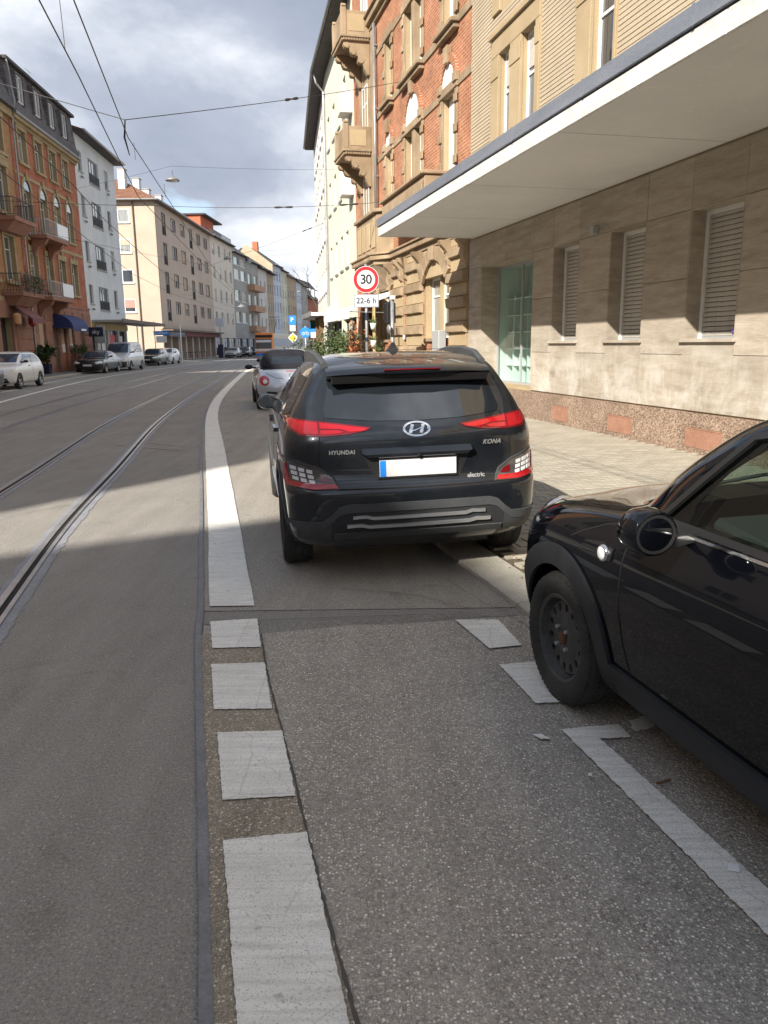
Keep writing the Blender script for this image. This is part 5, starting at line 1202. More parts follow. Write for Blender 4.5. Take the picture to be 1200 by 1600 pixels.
wire('contact_wire', l1, .011, 'tram wire over the far track, upper of the two in the picture'); wire('contact_wire', l2, .011, 'tram wire over the far track, lower of the two in the picture')
def span(a, mid, c, label, ins=(), s1=.15, s2=.15, r=.008):
    pts = sag(a, mid, s1)+sag(mid, c, s2)[1:]; e = MB().tube(pts, r, 5).build('span_wire', MT['iron']); tag(e, label, 'wire')
    for t in ins:
        f = t*(len(pts)-1); k = int(f); p = pts[k].lerp(pts[k+1], f-k); d = (pts[k+1]-pts[k]).normalized()
        MB().tube([p-d*.32, p-d*.28, p-d*.2, p-d*.12, p, p+d*.12, p+d*.2, p+d*.28, p+d*.32], [.01, .03, .035, .03, .014, .03, .035, .03, .01], 8).build('insulator', MT['iron'], e)
    return e
q = onwall(9.4, .02)
span((q[0], q[1], 9.6), (-4.75, 15.6, 5.75), (-16.5, 16.5, 9.6), 'span wire from the red brick house to the wires, highest in the view', (.26, .62), .05, .1)
q = onwall(10.0, .02)
span((q[0], q[1], 6.2), (-7.2, 27, 6.15), (-17, 28, 6.9), 'span wire with two insulators below the hanging lamp', (.10, .24), .12, .1)
span((-2.6, 48, 8.9), (-9.6, 45, 6.0), (-21.2, 48, 8.6), 'span wire sloping to the off white house, lowest over the street', (.12,), .05, .1)
span((-2.0, 40.0, 9.9), (-9.1, 36.0, 9.30), (-20.0, 44.5, 9.5), 'thin wire that carries the street lamp over the road', (), .05, .1, .006)
def hang_lamp(loc, label, sc=1.0):
    b = empty('street_lamp', loc, 0, label, 'street lamp', None); b.scale = (sc,)*3
    MB().lathe([(0, .22), (.05, .21), (.09, .14), (.24, .06), (.31, -.02), (.30, -.03), (.0, -.015)], 24).build('lamp_shade', MT['post'], b, smooth=True); MB().lathe([(0, -.09), (.12, -.075), (.20, -.03), (.0, -.02)], 20).build('diffuser', MT['signwhite'], b, smooth=True); MB().tube([(0, 0, .2), (0, 0, .40)], .012).build('hanger', MT['iron'], b)
hang_lamp((-9.08, 36, 8.72), 'grey dome street lamp hanging over the middle of the road', 1.0)
for loc, la in (((-20.6, 108, 13.0), 'small far street lamp beside the cream house'), ((-20.4, 124, 14.2), 'small far street lamp beside the grey ribbon window house'), ((-15.5, 150, 11.3), 'small far street lamp before the tan house'), ((-16.2, 92, 6.0), 'small low street lamp before the orange balconies')):
    hang_lamp(loc, la, 1.7); wire('lamp_wire', [(loc[0]-8, loc[1], loc[2]+1.6), (loc[0], loc[1], loc[2]+.66), (loc[0]+15, loc[1], loc[2]+1.6)], .008, 'thin wire holding '+la)
# hangers
for k, (x, y, z0, z1, la) in enumerate(((-4.57, 12.4, 5.85, 9.4, 'thin hanger rising from the left tram wire, nearest the viewer'), (-5.2, 17.6, 5.5, 5.85, 'short hanger between the two near tram wires'), (-5.75, 21.9, 5.5, 5.85, 'second short hanger between the near tram wires'))):
    wire('wire_hanger', [(x, y, z0), (x-.3*(z1-z0)/3.5, y+.6*(z1-z0)/3.5, z1)], .006, la)
MB().tube([(-4.75, 15.6, 5.75), (-5.0, 16.3, 5.62), (-5.2, 17.2, 5.5)], [.012, .02, .01], 8).build('wire_clamp', MT['iron'], label='dark clamp where the span wire meets the tram wire', cat='wire clamp')

# ------------------------------------------------------------------ plants
def leafcloud(mb, rn, c, r, n, s, up=.4, mats=(0,)):
    for k in range(n):
        while True:
            p = Vector((rn.uniform(-1, 1), rn.uniform(-1, 1), rn.uniform(-1, 1)))
            if .25 < p.length < 1: break
        p = Vector((c[0]+p.x*r[0], c[1]+p.y*r[1], c[2]+p.z*r[2]))
        d = Vector((rn.gauss(0, 1), rn.gauss(0, 1), rn.gauss(up, .6))).normalized(); u = d.orthogonal().normalized(); u = (u+d.cross(u)*rn.uniform(-1, 1)).normalized(); L = s*rn.uniform(.6, 1.4)
        mb.add([p, p+d*L*.5+u*L*.17, p+d*L, p+d*L*.5-u*L*.17], [(0, 1, 2, 3)], rn.choice(mats))
def bush(name, loc, w, h, label, n=1500, s=.10, leaf='leaf', cat='shrub', pot=None, group=None, seed=1):
    rn = random.Random(seed); b = empty(name, loc, 0, label, cat, group); ph = 0
    if pot:
        ph = pot[1]; MB().hexa([(-pot[0]*.42, -.2, 0), (pot[0]*.42, -.2, 0), (pot[0]*.42, .2, 0), (-pot[0]*.42, .2, 0)], [(-pot[0]/2, -.25, ph), (pot[0]/2, -.25, ph), (pot[0]/2, .25, ph), (-pot[0]/2, .25, ph)]).build('planter', MT[pot[2]], b, bevel=.015)
    st = MB(); lf = MB()
    for k in range(9):
        x, y = rn.gauss(0, w*.2), rn.gauss(0, .1); t = (x*1.6+rn.gauss(0, .1), y*1.6+rn.gauss(0, .08), ph+h*rn.uniform(.6, 1.0))
        st.tube([(x*.4, y*.4, ph-.05), (x, y, ph+h*.4), t], [.015, .011, .005], 5); leafcloud(lf, rn, (t[0], t[1], t[2]-h*.22), (w*.22, .22, h*.36), n//9, s, .6, (0, 0, 1))
    st.build('stems', MT['bark'], b); lf.build('foliage', [MT[leaf], MT['leaf_dark']], b, kind='stuff'); return b
for k, (x, y, w, h, la) in enumerate(((-2.25, 29.2, 1.1, 1.25, 'leafy oleander in a planter, leftmost of the row by the shop canopy'), (-1.6, 28.4, 1.2, 1.45, 'tall leafy oleander in a planter left of the speed sign pole'), (-1.0, 27.6, 1.1, 1.5, 'leafy oleander in a planter just behind the speed sign pole'), (-.45, 27.2, .8, 1.1, 'small leafy oleander in a planter right of the speed sign pole'))):
    bush('oleander', (x, y, .04), w, h, la, 1300, .13, 'leaf', 'plant', (.9, .5, 'terracotta'), 'planters before the awning', 3+k)
bush('palm_planter', (-20.1, 46.3, .1), .9, .95, 'dark leafy plant in a square dark planter beside the white car', 500, .35, 'leaf_dark', 'plant', (1.0, .62, 'navy'), None, 12)
for k, (u, la) in enumerate(((6.9, 'trailing plant in a stone trough under the awning window'), (8.2, 'trailing plant in a stone trough nearest the dark sky sign'))):
    p = onleft(u); bush('window_plant', (p[0]+.35, p[1], .1), 1.0, .8, la, 350, .16, 'leaf', 'plant', (.9, .9, 'pinkstone'), None, 20+k)
for k, (z, la) in enumerate(((2.05, 'small mint green hanging pot by the awning, upper one'), (1.52, 'small mint green hanging pot by the awning, lower one'))):
    b = empty('hanging_pot', (-.27, 25.0, z), 0, la, 'flower pot'); MB().lathe([(0, 0), (.07, 0), (.10, .20), (.09, .20), (.07, .16), (0, .16)], 16).build('pot', MT['shopmint'], b, smooth=True); MB().tube([(0, .02, .18), (0, .06, .95)], .006).build('cord', MT['iron'], b)
    m = MB(); leafcloud(m, random.Random(k), (0, 0, .24), (.12, .12, .08), 60, .08); m.build('sprig', MT['leaf'], b)
b = empty('pot_stand', (-.24, 25.12, .04), 0, 'pale yellow pole that carries the two mint green pots', 'pole'); MB().tube([(0, 0, 0), (0, 0, 3.0)], .05, 10).build('pole', plain('pale yellow paint', (.62, .48, .22)), b)
bush('red_foliage', (-.95, 26.3, .04), .8, 2.2, 'rust red climbing foliage under the white awning', 500, .16, 'terracotta', 'plant', None, None, 31)
def bare_tree(loc, h, label, seed, spread=.5):
    rn = random.Random(seed); b = empty('bare_tree', loc, 0, label, 'tree'); mb = MB(); tw = MB()
    def grow_(p, d, L, r, lv):
        q = p+d*L; m = p.lerp(q, .5)+Vector((rn.gauss(0, L*.05), rn.gauss(0, L*.05), 0)); (mb if lv < 2 else tw).tube([p, m, q], [r, r*.85, r*.68], 6 if lv < 3 else 4)
        if lv > 5: return
        for k in range(rn.choice((2, 3))):
            n = (d+Vector((rn.gauss(0, spread), rn.gauss(0, spread), rn.gauss(.12, .25)))).normalized(); grow_(q, n, L*rn.uniform(.62, .82), r*.62, lv+1)
    grow_(Vector((0, 0, 0)), Vector((0, 0, 1)), h*.28, h*.018, 0); mb.build('trunk', MT['bark'], b, smooth=True); tw.build('crown', MT['bark'], b)
bare_tree((-6.6, 112, .05), 15.5, 'bare winter tree beyond the off white house', 5); bare_tree((-5.0, 150, .05), 18, 'bare winter tree far off between the two rows of houses', 8)
# ------------------------------------------------------------------ vehicles (car frame: x right, y forward, z up)
MT['kona_paint'] = carpaint('blue black car paint', (.014, .018, .025), .5, .28, .07)
MT['mini_paint'] = carpaint('black car paint', (.002, .0025, .004), 0, .5, .0, 1.0, .0)
MT['silver_paint'] = carpaint('silver car paint', (.48, .50, .55), .6, .32, .05)
MT['white_paint'] = carpaint('white car paint', (.80, .80, .78), 0, .3, .04)
MT['dark_paint'] = carpaint('dark grey car paint', (.035, .036, .042), .5, .25, .05)
MT['green_paint'] = carpaint('dark green grey car paint', (.09, .10, .095), .5, .3, .1)
MT['lsilver_paint'] = carpaint('pale silver car paint', (.55, .55, .56), .5, .3, .05)
MT['softtop'] = mottled('black soft top', (.010, .011, .016), (.02, .021, .028), 5, .85, .002, 120)
MT['cladding'] = mottled('grey bumper cladding', (.055, .058, .062), (.072, .076, .08), 8, .6, .001, 200)
MT['midclad'] = mottled('dark grey bumper cladding', (.026, .028, .031), (.038, .040, .044), 6, .55, .001, 200)
MT['blackclad'] = mottled('black plastic cladding', (.020, .022, .026), (.032, .034, .038), 8, .5, .001, 150)
MT['tint'] = plain('dark tinted glass', (.012, .015, .019), rough=.03, spec=.8, coat=.8, coatr=.02)
MT['bluetint'] = plain('windscreen glass', (.03, .045, .075), rough=.05, spec=.5)
MT['rubber'] = mottled('tyre rubber', (.030, .030, .030), (.060, .059, .056), 6, .82, .002, 60)
MT['alloy'] = plain('alloy', (.45, .46, .48), rough=.3, metal=1)
MT['steelrim'] = mottled('black steel rim', (.050, .051, .052), (.085, .085, .085), 8, .42, .001, 60)
MT['rust'] = mottled('rusty hub', (.09, .045, .025), (.17, .085, .045), 20, .8, .002, 90)
MT['chrome'] = plain('chrome', (.75, .76, .78), rough=.12, metal=1)
MT['silvertrim'] = plain('silver trim', (.62, .63, .65), rough=.3, metal=.8)
MT['lens_red'] = plain('red lamp lens', (.36, .006, .012), rough=.12, coat=1, coatr=.03)
MT['lens_dark'] = plain('dark red lamp lens', (.14, .004, .008), rough=.12, coat=1, coatr=.03)
MT['lens_clear'] = plain('clear lamp lens', (.66, .67, .69), rough=.1, coat=1, coatr=.03)
MT['lens_smoke'] = plain('smoked lamp lens', (.06, .055, .055), rough=.08, coat=1, coatr=.03)
MT['plate'] = plain('number plate', (.60, .60, .60), rough=.4)
MT['seam'] = plain('panel gap', (.002, .002, .002), rough=.9)
MT['cabin'] = plain('cabin trim', (.03, .032, .034), rough=.8)
MT['seat'] = mottled('grey green seat cloth', (.10, .12, .105), (.16, .18, .16), 8, .9, .002, 80)
MT['carglass'] = clearglass('car side glass', (.52, .62, .58))

def outline(yr, yf, w, rr=.25, rf=.3, br=.04, bf=.12, barrel=.02, kr=.9, kf=1.1):
    H_ = []
    x1 = w-barrel-rr; ya = yr+br*(x1/w)**2
    for t in (0, .4, .75, 1): x = x1*t; H_.append((x, yr+br*(x/w)**2))
    for a in (25, 50, 75): a = RAD(a); H_.append((x1+rr*math.sin(a), ya+rr*kr*(1-math.cos(a))))
    x2 = w-barrel-rf; yb = yf-bf*(x2/w)**2; s0, s1 = ya+rr*kr, yb-rf*kf
    for k in range(8):
        t = k/7; H_.append((w-barrel*(2*t-1)**2, s0+(s1-s0)*t))
    for a in (75, 50, 25): a = RAD(a); H_.append((x2+rf*math.sin(a), yb-rf*kf*(1-math.cos(a))))
    for t in (1, .75, .4, 0): x = x2*t; H_.append((x, yf-bf*(x/w)**2))
    return H_
def shell(slices):
    """stack of plan outlines from the sill to the roof, closed below and above"""
    mb = MB(); rows = []
    for s in slices:
        z = s[0]; h = outline(*s[1:4], **(s[4] if len(s) > 4 else {})); n = len(h)
        rows.append([(x, y, z) for x, y in h]+[(-x, y, z) for x, y in h[-2:0:-1]])
    m = len(rows[0]); n = (m+2)//2
    mb.v = [p for r in rows for p in r]
    for k in range(len(rows)-1):
        for i in range(m): j = (i+1) % m; mb.f.append((k*m+i, k*m+j, (k+1)*m+j, (k+1)*m+i))
    for k, fl in ((0, 1), (len(rows)-1, 0)):
        for i in range(n-1):
            a, b_, c, d = i, i+1, (m-i-1) % m, (m-i) % m
            f = [k*m+a, k*m+b_, k*m+c, k*m+d]; f = [q for q_, q in enumerate(f) if q not in f[:q_]]
            mb.f.append(tuple(f[::-1] if fl else f))
    mb.mi = [0]*len(mb.f); return mb
def cyl_cut(y, z, r, x0, x1, n=32):
    return MB().prism([(y+r*math.cos(2*math.pi*k/n), z+r*math.sin(2*math.pi*k/n)) for k in range(n)], lambda q, t: (t, q[0], q[1]), x0, x1)
def car_body(slices, mats, cuts=(), lv=2):
    o = sub(shell(slices).build('body', mats), lv); me0 = evald(o); bpy.data.objects.remove(o)
    bm = bmesh.new(); bm.from_mesh(me0); bmesh.ops.recalc_face_normals(bm, faces=bm.faces); bm.to_mesh(me0); bm.free()
    bvh = BVHTree.FromPolygons([v.co.copy() for v in me0.vertices], [tuple(p.vertices) for p in me0.polygons])
    me = me0
    if cuts:
        ob = bpy.data.objects.new('body', me0); COL.objects.link(ob); tmp = []
        for c in cuts:
            cm = c.mesh('cut', mats); cm.polygons.foreach_set('material_index', [1]*len(cm.polygons)); co = bpy.data.objects.new('cut', cm); COL.objects.link(co); tmp.append(co)
            md = ob.modifiers.new('cut', 'BOOLEAN'); md.object = co; md.operation = 'DIFFERENCE'; md.solver = 'EXACT'
        me = evald(ob); bpy.data.objects.remove(ob)
        for c in tmp: bpy.data.objects.remove(c)
    auto_smooth(me, 38); return me, bvh
RAYS = {'rear': lambda a, c: (Vector((a, -9, c)), Vector((0, 1, 0))), 'front': lambda a, c: (Vector((a, 9, c)), Vector((0, -1, 0))), 'left': lambda a, c: (Vector((-9, a, c)), Vector((1, 0, 0))),
        'right': lambda a, c: (Vector((9, a, c)), Vector((-1, 0, 0))), 'top': lambda a, c: (Vector((a, c, 9)), Vector((0, 0, -1)))}
def proj(bvh, axis, a, c, off):
    o, d = RAYS[axis](a, c); h = bvh.ray_cast(o, d)
    if h[0] is None: 
        q = Vector(o); q = q+d*8.2; h = bvh.find_nearest(q)
    n = h[1] if h[1].dot(d) < 0 else -h[1]
    return h[0]+n*off, n
def patch(bvh, axis, poly, off=.004, thick=.02, step=.06):
    bm = bmesh.new(); bm.faces.new([bm.verts.new((p[0], p[1], 0)) for p in poly])
    for ax in (0, 1):
        lo, hi = min(p[ax] for p in poly), max(p[ax] for p in poly); k = math.ceil((lo+1e-4)/step)
        while k*step < hi-1e-4:
            co = [0, 0, 0]; co[ax] = k*step; no = [0, 0, 0]; no[ax] = 1
            bmesh.ops.bisect_plane(bm, geom=bm.verts[:]+bm.edges[:]+bm.faces[:], plane_co=co, plane_no=no); k += 1
    bm.verts.index_update(); low = {}
    be = [e for e in bm.edges if e.is_boundary]
    for v in bm.verts[:]:
        p, n = proj(bvh, axis, v.co.x, v.co.y, off)
        if any(e.is_boundary for e in v.link_edges): low[v] = p-n*(thick+off)
        v.co = p
    lv = {v: bm.verts.new(p) for v, p in low.items()}
    for e in be: a, b_ = e.verts; bm.faces.new((a, b_, lv[b_], lv[a]))
    bmesh.ops.recalc_face_normals(bm, faces=bm.faces); me = bpy.data.meshes.new('patch'); bm.to_mesh(me); bm.free(); auto_smooth(me, 40); return me
def gridpatch(bvh, axis, rows, off=.006, thick=.02):
    n = len(rows[0]); P = [[proj(bvh, axis, a, c, off) for a, c in r] for r in rows]; mb = MB()
    v = [p for r in P for p, _ in r]; f = [(i*n+j, i*n+j+1, (i+1)*n+j+1, (i+1)*n+j) for i in range(len(rows)-1) for j in range(n-1)]
    ring = [(0, j) for j in range(n)]+[(i, n-1) for i in range(1, len(rows))]+[(len(rows)-1, j) for j in range(n-2, -1, -1)]+[(i, 0) for i in range(len(rows)-2, 0, -1)]
    b0 = len(v); v += [P[i][j][0]-P[i][j][1]*(thick+off) for i, j in ring]; m = len(ring)
    f += [(ring[k][0]*n+ring[k][1], ring[(k+1) % m][0]*n+ring[(k+1) % m][1], b0+(k+1) % m, b0+k) for k in range(m)]
    mb.add(v, f); me = mb.mesh('patch', []); auto_smooth(me, 40); return me
def put(root, name, me, mat, **kw):
    me.materials.clear(); me.materials.append(MT[mat] if isinstance(mat, str) else mat); me.name = name; return link(name, me, root, **kw)
def poly_rs(pts, step):
    out = [pts[0]]
    for a, b in zip(pts, pts[1:]):
        d = math.hypot(b[0]-a[0], b[1]-a[1]); n = max(1, int(d/step)); out += [(a[0]+(b[0]-a[0])*k/n, a[1]+(b[1]-a[1])*k/n) for k in range(1, n+1)]
    return out
def linepatch(bvh, axis, pts, w, off=.0015, thick=.003, step=.03):
    p = poly_rs(pts, step); r0, r1 = [], []
    for i, q in enumerate(p):
        a, c = p[max(i-1, 0)], p[min(i+1, len(p)-1)]; d = math.hypot(c[0]-a[0], c[1]-a[1]) or 1; nx, ny = -(c[1]-a[1])/d*w/2, (c[0]-a[0])/d*w/2
        r0.append((q[0]+nx, q[1]+ny)); r1.append((q[0]-nx, q[1]-ny))
    return gridpatch(bvh, axis, [r0, r1], off, thick)
def ringrows(cy, cz, r0, r1, a0, a1, n=28): return [[(cy+r*math.cos(RAD(a0+(a1-a0)*k/n)), cz+r*math.sin(RAD(a0+(a1-a0)*k/n))) for k in range(n+1)] for r in (r0, (r0+r1)/2, r1)]
def textpatch(bvh, axis, txt, a, c, size, off=.003, **kw):
    me = text_mesh(txt, size, MT['chrome'], .0015, **kw)
    for v in me.vertices:
        p, n = proj(bvh, axis, a+v.co.x, c+v.co.y, off+v.co.z); v.co = p
    return me
def mirrorx(p): return [(-a, c) for a, c in p][::-1]

def tyre_mb(r, w, rim):
    h = w/2; p = [(rim, -h*.80), (rim+.012, -h*.92), (rim+(r-rim)*.35, -h), (rim+(r-rim)*.75, -h*.97), (r-.018, -h*.88), (r-.006, -h*.76)]
    pr = p+[(r, -h*.6), (r, -h*.36), (r-.008, -h*.34), (r-.008, -h*.27), (r, -h*.25), (r, h*.25), (r-.008, h*.27), (r-.008, h*.34), (r, h*.36), (r, h*.6)]+[(a, -b) for a, b in p[::-1]]
    return MB().lathe(pr, 56, 'X')
def wheel(root, x, y, r, w, rim, style, tread=False, key=''):
    sg = -1 if x < 0 else 1
    t = cached(('tyre', r, w, rim), lambda: auto_smooth(tyre_mb(r, w, rim).mesh('wheel', MT['rubber']), 50)); o = link('wheel', t, root, (x, y, r))
    if tread:
        def mk():
            m = MB(); n = 64; h = w/2
            for k in range(n):
                for s in (-1, 1):
                    a0 = 2*math.pi*(k+(.0 if s > 0 else .5))/n
                    def P(xx, aa, rr): return (xx, rr*math.cos(aa), rr*math.sin(aa))
                    da, sk = 2*math.pi/n*.62, -2*math.pi/n*.9
                    xa, xb = s*h*.26, s*h*.93; R0, R1 = r-.012, r+.0025
                    rb = r-.016
                    m.hexa([P(xa, a0, R0), P(xb, a0+sk, rb-.01), P(xb, a0+sk+da, rb-.01), P(xa, a0+da, R0)], [P(xa, a0, R1), P(xb, a0+sk, rb+.003), P(xb, a0+sk+da, rb+.003), P(xa, a0+da, R1)])
            return m.mesh('tread', MT['rubber'])
        link('tread', cached(('tread', r, w), mk), o, kind='stuff')
    def rimmesh():
        m = MB(); h = w/2*sg
        if style == 'steel':
            m.lathe([(rim+.004, h*.80), (rim-.004, h*.84), (rim-.018, h*.78), (rim-.026, h*.45), (rim-.034, h*.30)], 48, 'X')
            n = 14
            ri, ro = .112, .163; m.lathe([(rim-.036, h*.42), (ro, h*.46)], 48, 'X')
            for k in range(n):      # sector with an oval hole
                a0, a1 = 2*math.pi*k/n, 2*math.pi*(k+1)/n; am = (a0+a1)/2; rm = (ri+ro)/2; outer = []; inner = []
                for q in range(16):
                    t = 2*math.pi*q/16; cx_, cy_ = math.cos(t), math.sin(t); s_ = max(abs(cx_), abs(cy_)); ux, uy = cx_/s_, cy_/s_
                    ang = am+ux*(a1-a0)/2; rr = rm+uy*(ro-ri)/2; outer.append((h*.46, rr*math.cos(ang), rr*math.sin(ang)))
                    ang = am+cx_*.0135/rm; rr = rm+cy_*.0205; inner.append((h*.455, rr*math.cos(ang), rr*math.sin(ang)))
                deep = [(h*.30, y_, z_) for _, y_, z_ in inner]; m.loft([outer, inner, deep], cap=False)
            m.lathe([(ri, h*.46), (.080, h*.56), (.068, h*.60), (.045, h*.60), (.036, h*.56), (0, h*.56)], 48, 'X')
            m.lathe([(rim-.02, -h*.2), (0, -h*.2)], 24, 'X')
        else:
            m.lathe([(rim+.004, h*.80), (rim-.006, h*.86), (rim-.016, h*.80), (rim-.024, h*.1), (rim-.024, -h*.6)], 40, 'X'); m.lathe([(.085, h*.40), (.07, h*.62), (.04, h*.68), (0, h*.68)], 24, 'X')
            for k in range(5):
                for d in (-.13, .13):
                    a = 2*math.pi*k/5+.3; b_ = a+d*1.2
                    def Q(rr, aa, xx): return (xx, rr*math.cos(aa), rr*math.sin(aa))
                    w0, w1 = .16, .055
                    m.hexa([Q(.06, a-w0+d, h*.35), Q(.06, a+w0+d, h*.35), Q(rim-.012, b_+w1, h*.5), Q(rim-.012, b_-w1, h*.5)], [Q(.06, a-w0+d, h*.62), Q(.06, a+w0+d, h*.62), Q(rim-.012, b_+w1, h*.80), Q(rim-.012, b_-w1, h*.80)])
            m.lathe([(rim-.02, -h*.1), (0, -h*.1)], 24, 'X', mi=1)
        return m
    ri_ = cached(('rim', r, w, rim, style, sg), lambda: rimmesh().mesh('rim', [MT['steelrim'], MT['black']] if style == 'steel' else [MT['alloy'], MT['black']])); link('rim', ri_, o)
    if style == 'steel' and tread is not None:
        h = w/2*sg
        for k in range(4): a = math.pi/4+k*math.pi/2; link('wheel_nut', cached(('nut', sg), lambda: MB().lathe([(0, h*.78), (.009, h*.76), (.011, h*.5), (0, h*.5)], 8, 'X').mesh('wheel_nut', MT['silvertrim'])), o, (0, .058*math.cos(a), .058*math.sin(a)))
        MB().lathe([(0, h*.74), (.022, h*.72), (.030, h*.66), (.032, h*.5)], 16, 'X').build('hub', MT['rust'], o)
    return o

# ------------------------------------------------------------------ the dark electric crossover
def kona():
    R = empty('parked_car', (.115, 5.78, .012), RAD(9.8), 'blue black electric crossover parked ahead with red tail lamps', 'car', 'cars parked along the right kerb')
    R.rotation_euler = (0, RAD(-.9), RAD(9.8))
    S_ = [(.20, -.52, 3.20, .76, dict(rr=.2)), (.27, -.66, 3.30, .84, dict(rr=.22)), (.36, -.755, 3.38, .875, dict(rr=.24)), (.44, -.785, 3.40, .885, dict(rr=.24, br=.05)), (.56, -.800, 3.41, .893, dict(rr=.26, br=.06)),
          (.645, -.800, 3.41, .898, dict(rr=.26, br=.06)), (.675, -.785, 3.40, .898, dict(rr=.26, br=.06)), (.70, -.745, 3.40, .898, dict(rr=.26, br=.06)), (.80, -.735, 3.38, .895, dict(rr=.27, br=.07)), (.90, -.742, 3.33, .89, dict(rr=.27, br=.08)),
          (.97, -.748, 3.22, .888, dict(rr=.28, br=.09)), (1.02, -.738, 3.0, .882, dict(rr=.30, br=.10, bf=.2)), (1.07, -.705, 2.5, .868, dict(rr=.30, br=.10, bf=.2)), (1.11, -.67, 2.24, .845, dict(rr=.26, br=.09, bf=.2)),
          (1.20, -.605, 1.98, .795, dict(rr=.18, br=.08, bf=.22)), (1.30, -.535, 1.70, .735, dict(rr=.16, br=.07, bf=.2)), (1.38, -.48, 1.46, .69, dict(rr=.15, br=.06, bf=.2)), (1.44, -.44, 1.24, .655, dict(rr=.16, br=.06, bf=.2)),
          (1.49, -.36, 1.0, .60, dict(rr=.2, br=.08, bf=.2)), (1.52, -.20, .75, .50, dict(rr=.2, br=.08, bf=.16)), (1.535, .0, .5, .34, dict(rr=.15, bf=.1))]
    r = .334
    cuts = [cyl_cut(y, .335, .372, x0, x1) for y in (0, 2.6) for x0, x1 in ((-1.2, -.60), (.60, 1.2))]
    me, B = car_body(S_, [MT['kona_paint'], MT['black']], cuts); body = put(R, 'body', me, 'kona_paint'); me.materials.append(MT['black'])
    # glass
    rw = [(-.585, 1.125), (-.30, 1.098), (0, 1.09), (.30, 1.098), (.585, 1.125), (.60, 1.16), (.545, 1.36), (-.545, 1.36), (-.60, 1.16)]
    put(R, 'rear_window', patch(B, 'rear', rw, .004, .01), 'tint')
    for side, sg in (('left', -1), ('right', 1)):
        put(R, 'window', patch(B, side, [(.08, 1.10), (.92, 1.09), (.90, 1.415), (.30, 1.40)], .003, .01), 'tint')
        put(R, 'window', patch(B, side, [(.97, 1.09), (1.86, 1.075), (1.60, 1.28), (1.32, 1.41), (.96, 1.415)], .003, .01), 'tint')
        put(R, 'quarter_trim', patch(B, side, [(-.34, 1.14), (.05, 1.10), (.26, 1.39), (-.28, 1.38)], .006, .01), 'black')
        for q in range(4): put(R, 'pillar_blade', linepatch(B, side, [(-.30+q*.012, 1.17+q*.045), (-.10, 1.165+q*.045)], .006, .010, .006), 'cladding')
        # seams, handles, cladding, rails, mirror
        put(R, 'door_seam', linepatch(B, side, [(.02, 1.09), (.10, .95), (.28, .75), (.42, .60), (.45, .42)], .008), 'seam')
        put(R, 'door_seam', linepatch(B, side, [(.95, 1.40), (.95, 1.08), (.98, .70), (.99, .42)], .008), 'seam'); put(R, 'door_seam', linepatch(B, side, [(2.02, 1.04), (2.10, .80), (2.08, .42)], .008), 'seam')
        for y in (.36, 1.22): put(R, 'door_handle', patch(B, side, [(y, .945), (y+.20, .955), (y+.20, .985), (y, .975)], .022, .03, .05), 'kona_paint')
        put(R, 'sill_cladding', gridpatch(B, side, [[(y, z) for y in (.42, .8, 1.2, 1.6, 2.0, 2.2)] for z in (.215, .27, .33, .38)], .014, .02), 'cladding')
        put(R, 'wheel_arch', gridpatch(B, side, ringrows(0, .335, .374, .440, -14, 196), .014, .02), 'cladding'); put(R, 'wheel_arch', gridpatch(B, side, ringrows(2.6, .335, .374, .440, -14, 196), .014, .02), 'cladding')
        x = sg*.545; pr = MB(); pts = [(x*1.02, -.36, 1.475), (x*1.06, -.10, 1.535), (x*1.08, .25, 1.557), (x*1.08, .7, 1.555), (x*1.04, 1.05, 1.515), (x*1.0, 1.18, 1.46)]
        rings = []
        for p in pts: rings.append([(p[0]-.022, p[1], p[2]-.10), (p[0]+.022, p[1], p[2]-.10), (p[0]+.022, p[1], p[2]-.008), (p[0]+.010, p[1], p[2]), (p[0]-.010, p[1], p[2]), (p[0]-.022, p[1], p[2]-.008)])
        pr.loft(rings).build('roof_rail', MT['cladding'], R, smooth=False)
        mr = MB(); ring = lambda y, a, c, zc=1.09, xc=.915: [(sg*(xc+a*math.cos(t*math.pi/8)*(.9 if math.cos(t*math.pi/8)*1 > 0 else 1)), y, zc+c*math.sin(t*math.pi/8)) for t in range(16)]
        mm = mr.loft([ring(1.60, .085, .062), ring(1.64, .098, .072), ring(1.72, .085, .065), ring(1.78, .06, .045), ring(1.80, .01, .01)]).build('mirror', MT['kona_paint'], R, smooth=True)
        MB().poly([(q[0], q[1]-.012, q[2]) for q in ring(1.60, .075, .054)]).build('mirror_glass', MT['tint'], mm); MB().box(min(sg*.80, sg*.95), 1.66, 1.04, max(sg*.80, sg*.95), 1.72, 1.075).build('mirror_foot', MT['black'], mm)
        put(R, 'chrome_edge', linepatch(B, side, [(.50, .40), (.9, .43), (1.5, .43), (2.1, .40)], .02, .016, .012), 'silvertrim') 
    # spoiler with the high stop lamp
    ring = lambda x, dy, k: [(x, -.30+dy, 1.495-.02*k), (x, -.50+dy, 1.462-.02*k), (x, -.615+dy, 1.432-.02*k), (x, -.630+dy, 1.412-.02*k), (x, -.60+dy, 1.392-.02*k), (x, -.42+dy, 1.375-.02*k)]
    sp = MB().loft([ring(x, .10*abs(x/.56)**3, abs(x/.56)**2) for x in (-.56, -.5, -.4, -.2, 0, .2, .4, .5, .56)]).mesh('spoiler', MT['kona_paint']); auto_smooth(sp, 45); sp = link('spoiler', sp, R)
    MB().box(-.19, -.6325, 1.4215, .19, -.60, 1.4295).build('stop_lamp', MT['lens_dark'], sp)
